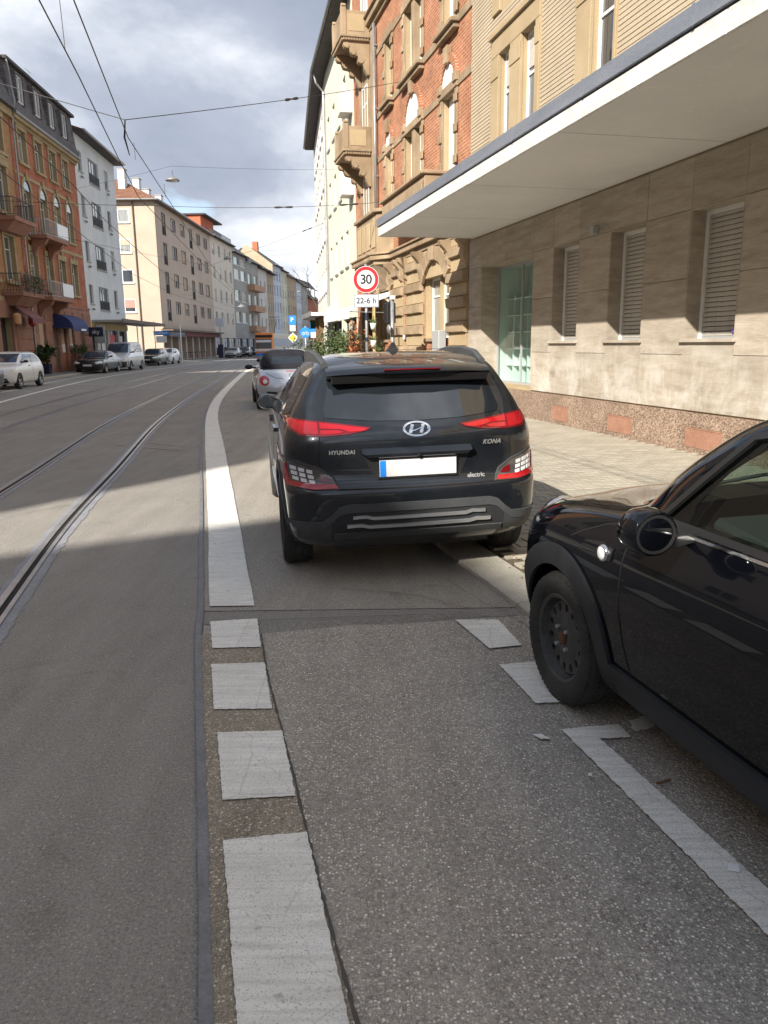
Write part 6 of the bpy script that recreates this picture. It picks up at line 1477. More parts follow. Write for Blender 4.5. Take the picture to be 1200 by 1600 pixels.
    MB().loft([[(-.53, -.585, 1.388), (.53, -.585, 1.388), (.53, -.44, 1.372), (-.53, -.44, 1.372)], [(-.53, -.56, 1.340), (.53, -.56, 1.340), (.53, -.48, 1.335), (-.53, -.48, 1.335)]]).build('spoiler_underside', MT['black'], sp)
    MB().loft([[(-.035, .02, 1.53), (.035, .02, 1.53), (.035, .20, 1.53), (-.035, .20, 1.53)], [(-.022, .03, 1.565), (.022, .03, 1.565), (.022, .14, 1.56), (-.022, .14, 1.56)], [(-.008, .035, 1.60), (.008, .035, 1.60), (.008, .07, 1.598), (-.008, .07, 1.598)]]).build('antenna', MT['black'], R)
    MB().box(-.47, .30, 1.5405, .47, .31, 1.5430).build('roof_seam', MT['seam'], R)
    # upper tail lamps
    for sg in (-1, 1):
        fx = (lambda p: p) if sg < 0 else mirrorx
        tl = put(R, 'tail_lamp', patch(B, 'rear', fx([(-.845, 1.105), (-.83, 1.128), (-.60, 1.100), (-.30, 1.058), (-.33, 1.040), (-.45, 1.020), (-.62, 1.010), (-.76, 1.016), (-.82, 1.05)]), .006, .02, .03), 'lens_dark')
        put(tl, 'bright_lens', patch(B, 'rear', fx([(-.832, 1.095), (-.82, 1.116), (-.645, 1.094), (-.645, 1.022), (-.75, 1.028), (-.805, 1.058)]), .009, .006, .03), 'lens_red'); put(tl, 'bright_lens', patch(B, 'rear', fx([(-.63, 1.094), (-.32, 1.051), (-.36, 1.036), (-.44, 1.034), (-.50, 1.052), (-.63, 1.058)]), .009, .006, .03), 'lens_red')
        put(tl, 'lens_strip', patch(B, 'rear', fx([(-.63, 1.048), (-.52, 1.045), (-.48, 1.034), (-.52, 1.026), (-.63, 1.021)]), .009, .006, .03), 'lens_red')
        # lower cluster: dark housing, clear blocks, red strip below
        lc = put(R, 'rear_lamp_cluster', patch(B, 'rear', fx([(-.885, .865), (-.80, .845), (-.66, .80), (-.575, .745), (-.53, .668), (-.70, .668), (-.86, .690), (-.885, .76)]), .006, .02, .03), 'lens_smoke')
        put(lc, 'red_strip', patch(B, 'rear', fx([(-.886, .84), (-.862, .83), (-.835, .725), (-.70, .705), (-.555, .698), (-.535, .672), (-.70, .671), (-.865, .692)]), .011, .008, .02), 'lens_red')
        for i in range(3):
            for j in range(3):
                x0 = -.832+i*.050+j*.006; z0 = .825-i*.012-j*.034
                put(lc, 'lamp_block', patch(B, 'rear', fx([(x0, z0), (x0+.036, z0-.008), (x0+.037, z0-.032), (x0+.002, z0-.024)]), .010, .006, .05), 'lens_clear')
        put(lc, 'amber_block', patch(B, 'rear', fx([(-.645, .765), (-.60, .748), (-.57, .712), (-.645, .716)]), .010, .006, .05), 'lens_dark')
        put(lc, 'silver_edge', linepatch(B, 'rear', fx([(-.87, .868), (-.79, .852), (-.655, .808), (-.565, .75), (-.525, .668)]), .012, .009, .01), 'cladding')
    # badges
    em = put(R, 'emblem', gridpatch(B, 'rear', [[(rx*math.cos(t*math.pi/18), 1.038+rz*math.sin(t*math.pi/18)) for t in range(37)] for rx, rz in ((.093, .047), (.078, .036))], .008, .01), 'chrome')
    for q in ([(-.058, 1.012), (-.036, 1.010), (-.016, 1.062), (-.036, 1.066)], [(.016, 1.014), (.036, 1.010), (.058, 1.064), (.036, 1.066)], [(-.040, 1.026), (.0, 1.036), (.040, 1.050), (.042, 1.046), (.0, 1.030), (-.036, 1.022)]): put(em, 'emblem_bar', patch(B, 'rear', q, .008, .008, .02), 'chrome')
    put(R, 'lettering', textpatch(B, 'rear', 'HYUNDAI', -.50, .905, .036, space=1.08, bold=.0012), 'silvertrim'); put(R, 'lettering', textpatch(B, 'rear', 'KONA', .515, .93, .042, shear=.35, space=1.1, bold=.0012), 'silvertrim'); put(R, 'lettering', textpatch(B, 'rear', 'electric', .40, .712, .043, space=.95, bold=.0010), 'silvertrim')
    # number plate recess, handle bar, plate
    rec = put(R, 'plate_recess', patch(B, 'rear', [(-.36, .868), (.36, .868), (.285, .712), (-.285, .712)], .0025, .004, .05), 'black')
    MB().loft([[(-.365, -.742, .925), (.365, -.742, .925), (.38, -.70, .925), (-.38, -.70, .925)], [(-.375, -.778, .895), (.375, -.778, .895), (.38, -.70, .895), (-.38, -.70, .895)], [(-.33, -.768, .862), (.33, -.768, .862), (.34, -.70, .862), (-.34, -.70, .862)]]).build('tailgate_handle', MT['kona_paint'], R, bevel=.006)
    MB().lathe([(0, -.01), (.011, -.008), (.012, .01), (0, .01)], 12, 'Y', (0, -.776, .872)).build('camera', MT['black'], R)
    pl = MB().box(-.26, -.758, .735, .26, -.748, .845).build('number_plate', MT['plate'], R, bevel=.002); MB().box(-.258, -.7595, .737, -.218, -.7581, .843).build('blue_strip', MT['signblue'], pl); fr = MB(); fr.box(-.268, -.7545, .722, .268, -.747, .7345).box(-.268, -.7545, .8455, .268, -.747, .855).build('plate_frame', MT['black'], pl)
    # seams of the tailgate
    for sg in (-1, 1):
        fx = (lambda p: p) if sg < 0 else mirrorx
        put(R, 'tailgate_seam', linepatch(B, 'rear', fx([(-.60, 1.13), (-.64, 1.0), (-.655, .86), (-.64, .80)]), .007, .002, .002, .02), 'seam')
    put(R, 'tailgate_seam', linepatch(B, 'rear', [(-.545, .668), (-.3, .664), (0, .662), (.3, .664), (.545, .668)], .009, .002, .002, .03), 'seam')
    # bumper: grey cladding frame, black centre, silver bars
    arch = [[(-.90+.0, .36), (-.90, .41), (-.90, .44)], ]
    rows = []
    for t in range(33):
        x = -.86+1.72*t/32; ax = abs(x); k = min(1, max(0, (.66-ax)/.16)); k = k*k*(3-2*k)
        zt = .46+.11*k; zb = zt-.055; rows.append((x, zb, zt))
    put(R, 'bumper_frame', gridpatch(B, 'rear', [[(x, zb) for x, zb, zt in rows], [(x, (zb+zt)/2) for x, zb, zt in rows], [(x, zt) for x, zb, zt in rows]], .016, .03), 'cladding')
    put(R, 'bumper_centre', gridpatch(B, 'rear', [[(x, .36+(zb-.0-.36)*q/3) for x, zb, zt in rows if abs(x) < .60] for q in range(4)], .009, .02), 'midclad')
    put(R, 'bumper_corner', gridpatch(B, 'rear', [[(x, .33+(zb-.33)*q/3) for x, zb, zt in rows if x < -.56] for q in range(4)], .012, .03), 'cladding'); put(R, 'bumper_corner', gridpatch(B, 'rear', [[(x, .33+(zb-.33)*q/3) for x, zb, zt in rows if x > .56] for q in range(4)], .012, .03), 'cladding')
    put(R, 'bumper_lip', gridpatch(B, 'rear', [[(-.58+1.16*t/20, z) for t in range(21)] for z in (.33, .355, .375)], .016, .03), 'cladding')
    for z, w in ((.472, .45), (.415, .49)):
        put(R, 'silver_bar', gridpatch(B, 'rear', [[(-w+2*w*t/20, z+q+(.012 if abs(-w+2*w*t/20) > w*.72 else 0)-(.003 if abs(-w+2*w*t/20) > w*.9 else 0)) for t in range(21)] for q in (-.010, .010)], .021, .012), 'silvertrim')
    for x in (-.70, -.34, .34, .70): put(R, 'parking_sensor', gridpatch(B, 'rear', [[(x+.014*k*math.cos(t*math.pi/6), .565+.014*k*math.sin(t*math.pi/6)) for t in range(13)] for k in (.05, 1)], .004, .004), 'black')
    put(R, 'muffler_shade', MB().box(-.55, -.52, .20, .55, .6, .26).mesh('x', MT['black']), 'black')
    put(R, 'windscreen', patch(B, 'front', [(-.66, 1.13), (.66, 1.13), (.56, 1.42), (-.56, 1.42)], .003, .01), 'tint')
    for fx in (lambda p: p, mirrorx): put(R, 'headlight', patch(B, 'front', fx([(-.82, .70), (-.55, .72), (-.55, .80), (-.82, .84)]), .005, .02), 'lens_clear')
    for x in (-.79, .79):
        for y in (0, 2.6): wheel(R, x, y, r, .215, .225, 'alloy', tread=(y == 0))
    return R
kona()

# ------------------------------------------------------------------ the black small car at the right edge
def mini():
    R = empty('parked_car', (1.547, 3.433, .006), RAD(14.5), 'glossy black small car cut off by the right edge, with black steel wheel', 'car', 'cars parked along the right kerb')
    D = lambda **k: dict(k)
    S_ = [(.17, -2.85, .50, .70, D(rr=.2, bf=.15)), (.24, -2.95, .62, .77, D(rr=.22, bf=.2)), (.34, -3.00, .68, .80, D(rr=.25, bf=.25)), (.46, -3.02, .70, .818, D(rr=.25, bf=.26)), (.58, -3.03, .70, .828, D(rr=.25, bf=.26)), (.68, -3.03, .69, .833, D(bf=.27)),
          (.76, -3.03, .66, .832, D(bf=.29)), (.82, -3.02, .61, .825, D(bf=.32, rf=.34)), (.865, -3.02, .52, .812, D(bf=.40, rf=.36)), (.90, -3.01, .38, .80, D(bf=.46, rf=.36)), (.925, -3.0, .20, .795, D(bf=.46, rf=.34)), (.945, -2.99, -.02, .79, D(bf=.40, rf=.32)), (.965, -2.98, -.18, .782, D(bf=.22, rf=.3)),
          (.99, -2.96, -.30, .77, D(bf=.15, rf=.24, rr=.2)), (1.06, -2.92, -.37, .748, D(bf=.13, rf=.20, rr=.18)), (1.16, -2.86, -.475, .718, D(bf=.13, rf=.18, rr=.18)), (1.26, -2.79, -.61, .682, D(bf=.13, rf=.18, rr=.18)), (1.33, -2.73, -.715, .655, D(bf=.13, rf=.18, rr=.18)),
          (1.375, -2.64, -.83, .615, D(bf=.13, rf=.18, rr=.2)), (1.40, -2.45, -1.06, .53, D(bf=.12)), (1.41, -2.1, -1.40, .36, D(bf=.1, rr=.15, rf=.2))]
    cuts = [cyl_cut(y, .30, .338, x0, x1) for y in (0, -2.467) for x0, x1 in ((-1.2, -.58), (.58, 1.2))]
    cav = shell([(.42, -2.3, -.70, .66, D(rr=.1, rf=.1, bf=.05)), (.80, -2.6, -.66, .74, D(rr=.1, rf=.1, bf=.08)), (.98, -2.82, -.52, .705, D(rr=.1, rf=.12, bf=.1)), (1.16, -2.76, -.66, .655, D(rr=.1, rf=.12, bf=.1)), (1.32, -2.62, -.90, .59, D(rr=.1, rf=.12, bf=.1))]); cuts.append(cav)
    sw = [(-.62, .985), (-1.70, .985), (-1.68, 1.315), (-1.05, 1.325), (-.93, 1.30)]; qw = [(-1.80, .99), (-2.62, 1.0), (-2.48, 1.29), (-1.79, 1.305)]
    ws = [(-.60, 1.03), (.60, 1.03), (.53, 1.31), (-.53, 1.31)]; rw = [(-.55, 1.06), (.55, 1.06), (.48, 1.28), (-.48, 1.28)]
    YZ = lambda q, t: (t, q[0], q[1])
    for x0, x1 in ((-1.1, -.45), (.45, 1.1)):
        for w_ in (sw, qw): cuts.append(MB().prism(w_, YZ, x0, x1))
    cuts.append(MB().prism(ws, XZ, -1.12, -.20)); cuts.append(MB().prism(rw, XZ, -3.2, -2.6))
    me, B = car_body(S_, [MT['mini_paint'], MT['cabin']], cuts); put(R, 'body', me, 'mini_paint'); me.materials.append(MT['cabin'])
    for side, sg in (('left', -1), ('right', 1)):
        put(R, 'window', patch(B, side, sw, -.014, .002, .08), 'carglass'); put(R, 'window', patch(B, side, qw, -.014, .002, .08), 'carglass')
        for q, fr in ((sw, 'window_rubber'), (qw, 'window_rubber')): put(R, fr, linepatch(B, side, q+[q[0]], .022, .002, .012), 'black')
        put(R, 'belt_trim', linepatch(B, side, [(-.60, .958), (-1.2, .965), (-1.9, .968), (-2.7, .972)], .009, .008, .015), 'chrome')
        put(R, 'wheel_arch', gridpatch(B, side, ringrows(0, .30, .340, .435, -12, 168, 32), .016, .02), 'blackclad'); put(R, 'wheel_arch', gridpatch(B, side, ringrows(-2.467, .30, .340, .435, 12, 192, 32), .016, .02), 'blackclad')
        put(R, 'wheel_arch', gridpatch(B, side, [[(-.335, .335), (-.335, .29), (-.345, .24), (-.36, .20)], [(-.43, .335), (-.45, .30), (-.46, .24), (-.47, .20)]], .016, .02) if False else gridpatch(B, side, ringrows(0, .30, .340, .435, 168, 200, 6), .016, .02), 'blackclad')
        put(R, 'sill_cladding', gridpatch(B, side, [[(-.43-k*.16, z) for k in range(11)] for z in (.185, .23, .29, .345, .36)], .016, .02), 'blackclad')
        put(R, 'door_seam', linepatch(B, side, [(-.53, .945), (-.51, .80), (-.50, .62), (-.53, .48), (-.57, .37)], .008), 'seam'); put(R, 'door_seam', linepatch(B, side, [(-1.76, .95), (-1.80, .7), (-1.84, .5), (-1.80, .38)], .008), 'seam')
        put(R, 'fender_seam', linepatch(B, side, [(-.10, .80), (-.20, .845), (-.34, .90), (-.50, .935)], .007), 'seam')
        sc = put(R, 'side_scuttle', patch(B, side, [(-.19, .765), (-.235, .815), (-.36, .835), (-.44, .825), (-.43, .775), (-.35, .765)], .007, .015, .03), 'black')
        for q in range(2): put(sc, 'scuttle_slat', linepatch(B, side, [(-.22, .782+q*.022), (-.345, .79+q*.022)], .008, .013, .008), 'mini_paint')
        x0, _ = proj(B, side, -.393, .80, .0)
        MB().lathe([(0, sg*.026), (.030, sg*.024), (.034, sg*.016), (.035, 0), (0, 0)], 24, 'X', x0).build('side_repeater', MT['chrome'], sc, smooth=True); MB().lathe([(0, sg*.032), (.015, sg*.031), (.026, sg*.027), (.026, sg*.02), (0, sg*.02)], 24, 'X', x0).build('repeater_lens', MT['lens_clear'], sc, smooth=True)
        put(R, 'door_handle', patch(B, side, [(-1.52, .855), (-1.70, .855), (-1.70, .885), (-1.52, .885)], .025, .03, .05), 'chrome')
        # mirror: rounded shell on a foot, dark glass facing back
        cx, cy, cz = .945, -.85, .995; rg = lambda y, a, c: [(sg*(cx+a*math.cos(t*math.pi/10)), y, cz+c*math.sin(t*math.pi/10)*(1 if math.sin(t*math.pi/10) > 0 else .9)) for t in range(20)]
        mr = MB().loft([rg(cy-.035, .074, .070), rg(cy-.030, .083, .078), rg(cy+.02, .086, .082), rg(cy+.07, .074, .072), rg(cy+.11, .048, .048), rg(cy+.125, .012, .012)]).build('mirror', MT['mini_paint'], R, smooth=True); bev(mr, .004)
        MB().loft([rg(cy-.037, .071, .067), rg(cy-.0371, .061, .057), rg(cy-.030, .059, .055)], cap=False).build('mirror_rim', MT['black'], mr)
        MB().poly(rg(cy-.031, .060, .056)).build('mirror_glass', plain('mirror glass', (.10, .11, .11), rough=.06, metal=.85), mr)
        MB().loft([[(sg*.76, cy+.0, .955), (sg*.76, cy+.09, .955), (sg*.76, cy+.09, .985), (sg*.76, cy+.0, .985)], [(sg*.87, cy-.01, .94), (sg*.87, cy+.07, .94), (sg*.87, cy+.07, .975), (sg*.87, cy-.01, .975)]]).build('mirror_foot', MT['black'], mr)
        hx, hn = proj(B, 'front', sg*.55, .70, .0)
        hl = MB().lathe([(0, .055), (.06, .05), (.10, .03), (.125, -.01), (.13, -.05), (0, -.05)], 28, 'Y', (sg*.53, hx.y-.045, .70)).build('headlight', MT['lens_clear'], R, smooth=True)
        MB().lathe([(.122, -.002), (.138, -.008), (.14, -.04), (.128, -.05)], 28, 'Y', (sg*.53, hx.y-.045, .70), closed=True).build('headlight_ring', MT['chrome'], hl, smooth=True)
    put(R, 'windscreen', patch(B, 'front', ws, -.012, .002, .08), 'carglass'); put(R, 'rear_window', patch(B, 'rear', rw, -.012, .002, .08), 'tint')
    for x in (-.40, .22):
        a = MB().tube([(x, -.22, .985), (x+.30, -.34, 1.055), (x+.46, -.36, 1.062)], .008, 6).build('wiper', MT['black'], R)
    put(R, 'bonnet_seam', linepatch(B, 'top', [(-.66, -.42), (-.69, -.1), (-.68, .2), (-.60, .42)], .007), 'seam'); put(R, 'bonnet_seam', linepatch(B, 'top', [(.66, -.42), (.69, -.1), (.68, .2), (.60, .42)], .007), 'seam')
    put(R, 'cowl', gridpatch(B, 'top', [[(-.60+.12*k, y-.18*((-.60+.12*k)/.8)**2) for k in range(11)] for y in (-.30, -.22)], .004, .01), 'black')
    # cabin: seats, dashboard, wheel
    for sx in (-.36, .36):
        s = MB(); s.loft([[(sx-.23, y0, z0), (sx+.23, y0, z0), (sx+.21, y1, z1), (sx-.21, y1, z1)] for y0, z0, y1, z1 in ((-1.80, .60, -1.30, .62), (-1.86, .70, -1.70, .72), (-1.98, 1.0, -1.86, 1.02), (-2.02, 1.12, -1.94, 1.13))])
        s.box(sx-.12, -2.03, 1.15, sx+.12, -1.95, 1.28); s.box(sx-.22, -1.80, .43, sx+.22, -1.25, .60); s.build('seat', MT['seat'], R, bevel=.03)
    MB().loft([[(-.62, -1.0, z0), (.62, -1.0, z0), (.62, -.72, z1), (-.62, -.72, z1)] for z0, z1 in ((.60, .60), (.90, .97), (.96, 1.0))]).build('dashboard', MT['cabin'], R, bevel=.02)
    st = MB(); c, n = Vector((-.36, -1.22, .90)), 24
    pts = [c+Vector((.18*math.cos(2*math.pi*k/n), .18*math.sin(2*math.pi*k/n)*.35, .18*math.sin(2*math.pi*k/n)*.94)) for k in range(n+1)]; st.tube(pts, .014, 8).tube([c+Vector((-.17, 0, 0)), c+Vector((.17, 0, 0))], .016).tube([c, c+Vector((0, .25, -.08))], .03).build('steering_wheel', MT['black'], R, smooth=True)
    for x in (-.725, .725):
        for y in (0, -2.467): wheel(R, x, y, .300, .175, .200, 'steel', tread=(x < 0))
    return R
mini()

# ------------------------------------------------------------------ silver cabriolet ahead
def beetle():
    R = empty('parked_car', (-2.40, 20.0, .01), RAD(11.5), 'silver cabriolet with black soft top and round red tail lamp parked beyond the dark crossover', 'car', 'cars parked along the right kerb')
    D = lambda **k: dict(k)
    S_ = [(.20, -.50, 2.95, .70, D(rr=.3)), (.30, -.72, 3.15, .79, D(rr=.35)), (.42, -.81, 3.25, .835, D(rr=.38, br=.08)), (.56, -.83, 3.28, .855, D(rr=.40, br=.1)), (.68, -.81, 3.25, .86, D(rr=.42, br=.12)), (.78, -.76, 3.2, .85, D(rr=.42, br=.14)), (.86, -.68, 3.05, .825, D(rr=.42, br=.16)), (.93, -.55, 2.8, .785, D(rr=.36, br=.14)), (.985, -.40, 2.5, .745, D(rr=.30, br=.12)), (1.02, -.25, 2.2, .70, D(rr=.28, br=.1))]
    cuts = [cyl_cut(y, .31, .345, x0, x1) for y in (0, 2.51) for x0, x1 in ((-1.2, -.56), (.56, 1.2))]
    me, B = car_body(S_, [MT['silver_paint'], MT['black']], cuts); put(R, 'body', me, 'silver_paint'); me.materials.append(MT['black'])
    T = [(.98, -.20, 1.95, .70, D(rr=.25, rf=.3)), (1.08, -.14, 1.85, .70, D(rr=.25, rf=.3)), (1.22, -.02, 1.62, .665, D(rr=.25, rf=.3)), (1.35, .14, 1.35, .60, D(rr=.25, rf=.3)), (1.43, .30, 1.15, .52, D(rr=.25, rf=.3)), (1.475, .48, .95, .40, D(rr=.2, rf=.2)), (1.49, .6, .85, .24, D(rr=.12, rf=.12))]
    tm, TB = car_body(T, [MT['softtop'], MT['black']]); top = put(R, 'soft_top', tm, 'softtop')
    put(top, 'rear_window', patch(TB, 'rear', [(-.44, 1.13), (.44, 1.13), (.40, 1.30), (-.40, 1.30)], .004, .01), 'tint')
    put(R, 'top_boot', gridpatch(B, 'top', [[(-.66+.132*k, -.27+y+.10*((-.66+.132*k)/.7)**2) for k in range(11)] for y in (-.04, .03, .09)], .018, .03), 'softtop')
    for side, sg in (('left', -1), ('right', 1)):
        put(R, 'window', patch(TB, side, [(.55, 1.05), (1.70, 1.05), (1.30, 1.33), (.62, 1.33)], .004, .01), 'tint')
        fx = (lambda p: p) if sg < 0 else mirrorx
        c = (sg*.655, .735)
        tl = put(R, 'tail_lamp', gridpatch(B, 'rear', [[(c[0]+.118*k*math.cos(t*math.pi/12), c[1]+.118*k*math.sin(t*math.pi/12)) for t in range(25)] for k in (.02, .5, 1)], .012, .02), 'lens_red'); put(tl, 'clear_spot', gridpatch(B, 'rear', [[(c[0]+.02+.05*k*math.cos(t*math.pi/12), c[1]-.02+.05*k*math.sin(t*math.pi/12)) for t in range(25)] for k in (.02, 1)], .016, .006), 'lens_clear')
        put(R, 'bumper_slot', patch(B, 'rear', fx([(-.62, .43), (-.36, .41), (-.36, .46), (-.60, .48)]), .003, .004, .05), 'black'); put(R, 'bumper_lip', linepatch(B, 'rear', fx([(-.78, .42), (-.60, .40), (-.34, .385)]), .03, .016, .02), 'silver_paint')
        rg = lambda y, a, c_: [(sg*(.95+a*math.cos(t*math.pi/8)), y, 1.02+c_*math.sin(t*math.pi/8)) for t in range(16)]
        mr = MB().loft([rg(1.55, .10, .06), rg(1.58, .11, .07), rg(1.66, .07, .05), rg(1.70, .01, .01)]).build('mirror', MT['black'], R, smooth=True); MB().box(min(sg*.75, sg*.88), 1.58, .98, max(sg*.75, sg*.88), 1.64, 1.02).build('mirror_foot', MT['black'], mr)
        put(R, 'door_seam', linepatch(B, side, [(.55, .98), (.56, .6), (.62, .35)], .008), 'seam'); put(R, 'fender_seam', linepatch(B, 'rear', fx([(-.60, .93), (-.50, .86), (-.38, .80), (-.2, .78)]), .010), 'seam')
    put(R, 'stop_lamp', patch(B, 'rear', [(-.10, .945), (.10, .945), (.10, .960), (-.10, .960)], .006, .01, .05), 'lens_red')
    c = (0, .84); put(R, 'badge', gridpatch(B, 'rear', [[(c[0]+.06*k*math.cos(t*math.pi/12), c[1]+.06*k*math.sin(t*math.pi/12)) for t in range(25)] for k in (.8, 1)], .010, .01), 'chrome')
    MB().box(-.26, -.86, .52, .26, -.84, .63).build('number_plate', MT['plate'], R)
    for x in (-.745, .745):
        for y in (0, 2.51): wheel(R, x, y, .31, .205, .21, 'alloy')
    return R
beetle()

# ------------------------------------------------------------------ the other cars
def car(kind, loc, bear, paint, label, front=True, group=None, lv=1, rearlamp=True):
    """bear = compass bearing the car's nose points to"""
    P = dict(hatch=dict(L=4.03, W=1.69, H=1.48, wb=2.51, fo=.80, hz=.90, belt=1.0, cowl=1.05, wt=.35, rr=-1.55, rb=-1.92),
             sedan=dict(L=4.70, W=1.83, H=1.42, wb=2.73, fo=.88, hz=.86, belt=.96, cowl=.85, wt=.15, rr=-1.05, rb=-1.75),
             van=dict(L=4.89, W=1.90, H=1.96, wb=3.0, fo=.90, hz=1.06, belt=1.18, cowl=1.55, wt=.85, rr=-2.38, rb=-2.44),
             estate=dict(L=4.60, W=1.77, H=1.48, wb=2.60, fo=.90, hz=.88, belt=.98, cowl=.85, wt=.15, rr=-1.85, rb=-2.25))[kind]
    L, W, H, wb = P['L'], P['W']/2, P['H'], P['wb']; fr = wb/2+P['fo']; re = fr-L; hz, be = P['hz'], P['belt']
    R = empty('parked_car', (loc[0], loc[1], loc[2] if len(loc) > 2 else .005), RAD(-bear), label, 'car', group)
    if kind == 'van': R.name = 'parked_van'; R['category'] = 'van'
    D = lambda **k: dict(k); dk = re+.05 if kind != 'sedan' else re+.1
    mz = (be+H)/2
    S_ = [(.18, re+.2, fr-.2, W-.10, {}), (.28, re+.05, fr-.06, W-.03, {}), (.42, re, fr, W-.01, {}), (.60, re, fr, W, {}), (hz-.16, re+.02, fr-.03, W, D(bf=.16)), (hz-.05, re+.04, fr-.13, W-.01, D(bf=.2)), (hz+.01, re+.06, fr-.36, W-.03, D(bf=.2)), (be-.03, dk+.02, P['cowl']+.25, W-.05, D(bf=.2)),
          (be+.02, (P['rb']), P['cowl'], W-.07, D(bf=.18, rr=.2)), (mz, (P['rb']+P['rr'])/2-.02, (P['cowl']+P['wt'])/2+.04, W-.15, D(bf=.15, rr=.16, rf=.2)), (H-.10, P['rr'], P['wt'], W-.22, D(bf=.15, rr=.16, rf=.2)), (H-.03, P['rr']+.15, P['wt']-.22, W-.30, D(bf=.12, rr=.2)), (H, P['rr']+.5, P['wt']-.6, W-.5, D(bf=.08, rr=.15, rf=.15))]
    r = .31 if kind != 'van' else .335
    cuts = [cyl_cut(y, r, r+.035, x0, x1, 20) for y in (-wb/2, wb/2) for x0, x1 in ((-1.4, -W+.26), (W-.26, 1.4))]
    key = ('car', kind)
    if key not in CACHE: CACHE[key] = car_body(S_, [MT[paint], MT['black']], cuts, 2)
    me, B = CACHE[key]; me = me.copy(); put(R, 'body', me, paint); me.materials.append(MT['black'])
    z0, z1 = be+.05, H-.13
    wsx0, wsx1 = W-.22, W-.30
    put(R, 'windscreen', patch(B, 'front', [(-wsx0, z0), (wsx0, z0), (wsx1, z1+.02), (-wsx1, z1+.02)], .014, .02, .07), 'bluetint'); put(R, 'rear_window', patch(B, 'rear', [(-wsx0, z0+.04), (wsx0, z0+.04), (wsx1, z1), (-wsx1, z1)], .014, .02, .07), 'tint')
    yA, yB, yT0, yT1 = P['cowl']-.22, P['rb']+.35, P['wt']-.15, P['rr']+.22
    for side, sg in (('left', -1), ('right', 1)):
        n = 3 if kind in ('van', 'estate') else 2; 
        for k in range(n):
            a0, a1 = yA+(yB-yA)*k/n-.03, yA+(yB-yA)*(k+1)/n+.03; t0, t1 = yT0+(yT1-yT0)*k/n-.03, yT0+(yT1-yT0)*(k+1)/n+.03
            put(R, 'window', patch(B, side, [(a0, z0), (a1, z0), (t1, z1), (t0, z1)], .014, .02, .07), 'tint')
            put(R, 'door_seam', linepatch(B, side, [(a1-.03, z0-.05), (a1-.05, .4)], .012), 'seam')
        mb = MB(); rg = lambda y, a, c: [(sg*(W+.08+a*math.cos(t*math.pi/5)), y, be+.08+c*math.sin(t*math.pi/5)) for t in range(10)]; mb.loft([rg(yA-.2, .09, .06), rg(yA-.1, .09, .06), rg(yA-.04, .03, .02)]).box(min(sg*(W-.1), sg*(W+.02)), yA-.16, be+.02, max(sg*(W-.1), sg*(W+.02)), yA-.08, be+.08).build('mirror', MT['black'], R, smooth=True)
        put(R, 'door_handle', patch(B, side, [(yA-.9, be-.12), (yA-.72, be-.12), (yA-.72, be-.09), (yA-.9, be-.09)], .02, .03), paint if paint != 'white_paint' else 'black')
        fx = (lambda p: p) if sg < 0 else mirrorx
        hl = [(-W+.06, hz-.23), (-W+.40, hz-.25), (-W+.46, hz-.17), (-W+.20, hz-.09), (-W+.07, hz-.12)]
        put(R, 'headlight', patch(B, 'front', fx(hl), .008, .02, .08), 'lens_clear'); put(R, 'tail_lamp', patch(B, 'rear', fx([(-W+.04, hz-.25), (-W+.24, hz-.25), (-W+.22, hz), (-W+.06, hz+.02)]), .008, .02, .08), 'lens_red')
    put(R, 'grille', patch(B, 'front', [(-.42, hz-.28), (.42, hz-.28), (.45, hz-.17), (-.45, hz-.17)], .006, .02, .1), 'black'); put(R, 'lower_grille', patch(B, 'front', [(-W+.22, .26), (W-.22, .26), (W-.28, .44), (-W+.28, .44)], .006, .02, .1), 'black')
    put(R, 'number_plate', patch(B, 'front', [(-.26, .46), (.26, .46), (.26, .57), (-.26, .57)], .016, .02, .1), 'plate'); put(R, 'number_plate', patch(B, 'rear', [(-.26, .56), (.26, .56), (.26, .67), (-.26, .67)], .016, .02, .1), 'plate')
    if kind == 'van': put(R, 'bumper', patch(B, 'front', [(-W+.02, .24), (W-.02, .24), (W-.02, .62), (-W+.02, .62)], .010, .03, .1), 'cladding')
    for x in (-W+.10, W-.10):
        for y in (-wb/2, wb/2): wheel(R, x, y, r, .20, .205, 'alloy', None)
    return R
G = 'cars parked along the left kerb'
car('hatch', (-15.55, 32.6), 174, 'white_paint', 'white hatchback facing the viewer near the left edge', group=G)
car('sedan', (-14.75, 26.9), 172, 'dark_paint', 'dark car cut off by the left edge in front of the white hatchback', group=G)
car('sedan', (-18.35, 50.6), 177, 'dark_paint', 'dark grey saloon parked before the silver van', group=G)
car('van', (-18.55, 56.2), 177, 'lsilver_paint', 'silver passenger van parked behind the dark grey saloon', group=G)
car('estate', (-20.25, 69.4), 178, 'green_paint', 'dark green grey estate car behind the silver van', group=G)
car('hatch', (-20.4, 74.6), 178, 'white_paint', 'white hatchback farther off behind the dark green estate', group=G)
car('sedan', (-20.4, 107.5), 178, 'lsilver_paint', 'silver saloon before the yellow shopfront of the cream house', group=G)
car('estate', (-20.2, 115.5), 178, 'dark_paint', 'dark estate car just beyond the far silver saloon', group=G)
car('sedan', (-20.0, 122.0), 178, 'dark_paint', 'dark saloon in the middle of the far row of three', group=G)
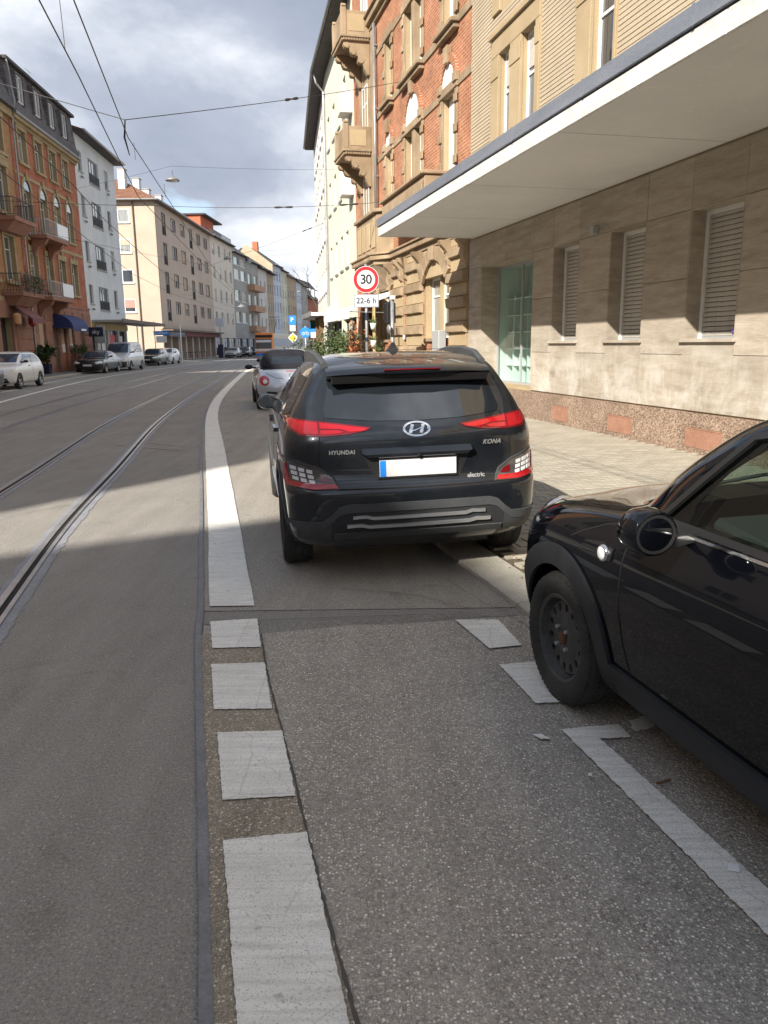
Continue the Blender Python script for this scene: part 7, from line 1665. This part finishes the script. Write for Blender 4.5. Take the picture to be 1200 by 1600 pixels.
car('hatch', (-19.8, 128.5), 178, 'dark_paint', 'dark hatchback nearest the orange tram', group=G)
car('hatch', (-3.35, 27.3), -10, 'white_paint', 'white car roof showing over the soft top of the silver cabriolet', group='cars parked along the right kerb')
car('hatch', (-4.0, 36.6), 172, 'lsilver_paint', 'pale car facing the viewer under the blue cycle signs', group='cars parked along the right kerb')
def tram():
    R = empty('tram', (-15.6, 104, .0), RAD(-5), 'orange fronted tram with beige side coming round the far bend', 'tram')
    x, L = 1.25, 26
    MB().box(-x, .25, .35, x, L, 3.15).build('body', MT['beigepaint'], R, bevel=.12)
    f = MB(); f.loft([[(-x-.02, .30, z), (x+.02, .30, z), (x*.9, y, z), (-x*.9, y, z)] for z, y in ((.35, -.05), (1.15, -.12), (2.4, .0), (3.25, .16))]).build('front', MT['orangepaint'], R, bevel=.06)
    MB().hexa([(-x*.84, -.135, 1.2), (x*.84, -.135, 1.2), (x*.84, .1, 1.2), (-x*.84, .1, 1.2)], [(-x*.82, -.005, 2.45), (x*.82, -.005, 2.45), (x*.82, .2, 2.45), (-x*.82, .2, 2.45)]).build('windscreen', MT['pane'], R)
    MB().box(-x*.8, -.10, 2.0, x*.8, -.02, 2.3).build('white_band', MT['signwhite'], R); MB().box(-x*.9, -.02, 2.62, x*.9, .12, 2.95).build('display', MT['black'], R); MB().box(-x*.95, -.16, .85, x*.95, .0, 1.15).build('white_bumper', MT['signwhite'], R); MB().box(-x*.8, -.14, .25, x*.8, .2, .62).build('blue_skirt', MT['signblue'], R)
    for s in (-.8, .8): MB().lathe([(0, -.03), (.13, -.02), (.14, .05), (0, .05)], 16, 'Y', (s, -.17, 1.0)).build('headlight', MT['lens_clear'], R)
    MB().box(x, .6, 1.5, x+.02, L-.4, 2.5).build('window_band', MT['pane'], R); MB().box(-x-.02, .6, 1.5, -x, L-.4, 2.5).build('window_band', MT['pane'], R)
    MB().tube([(0, 6, 3.2), (0, 7.5, 4.6), (0, 6.4, 5.45)], .04).box(-.8, 6.3, 5.42, .8, 6.5, 5.48).build('pantograph', MT['iron'], R)
tram()
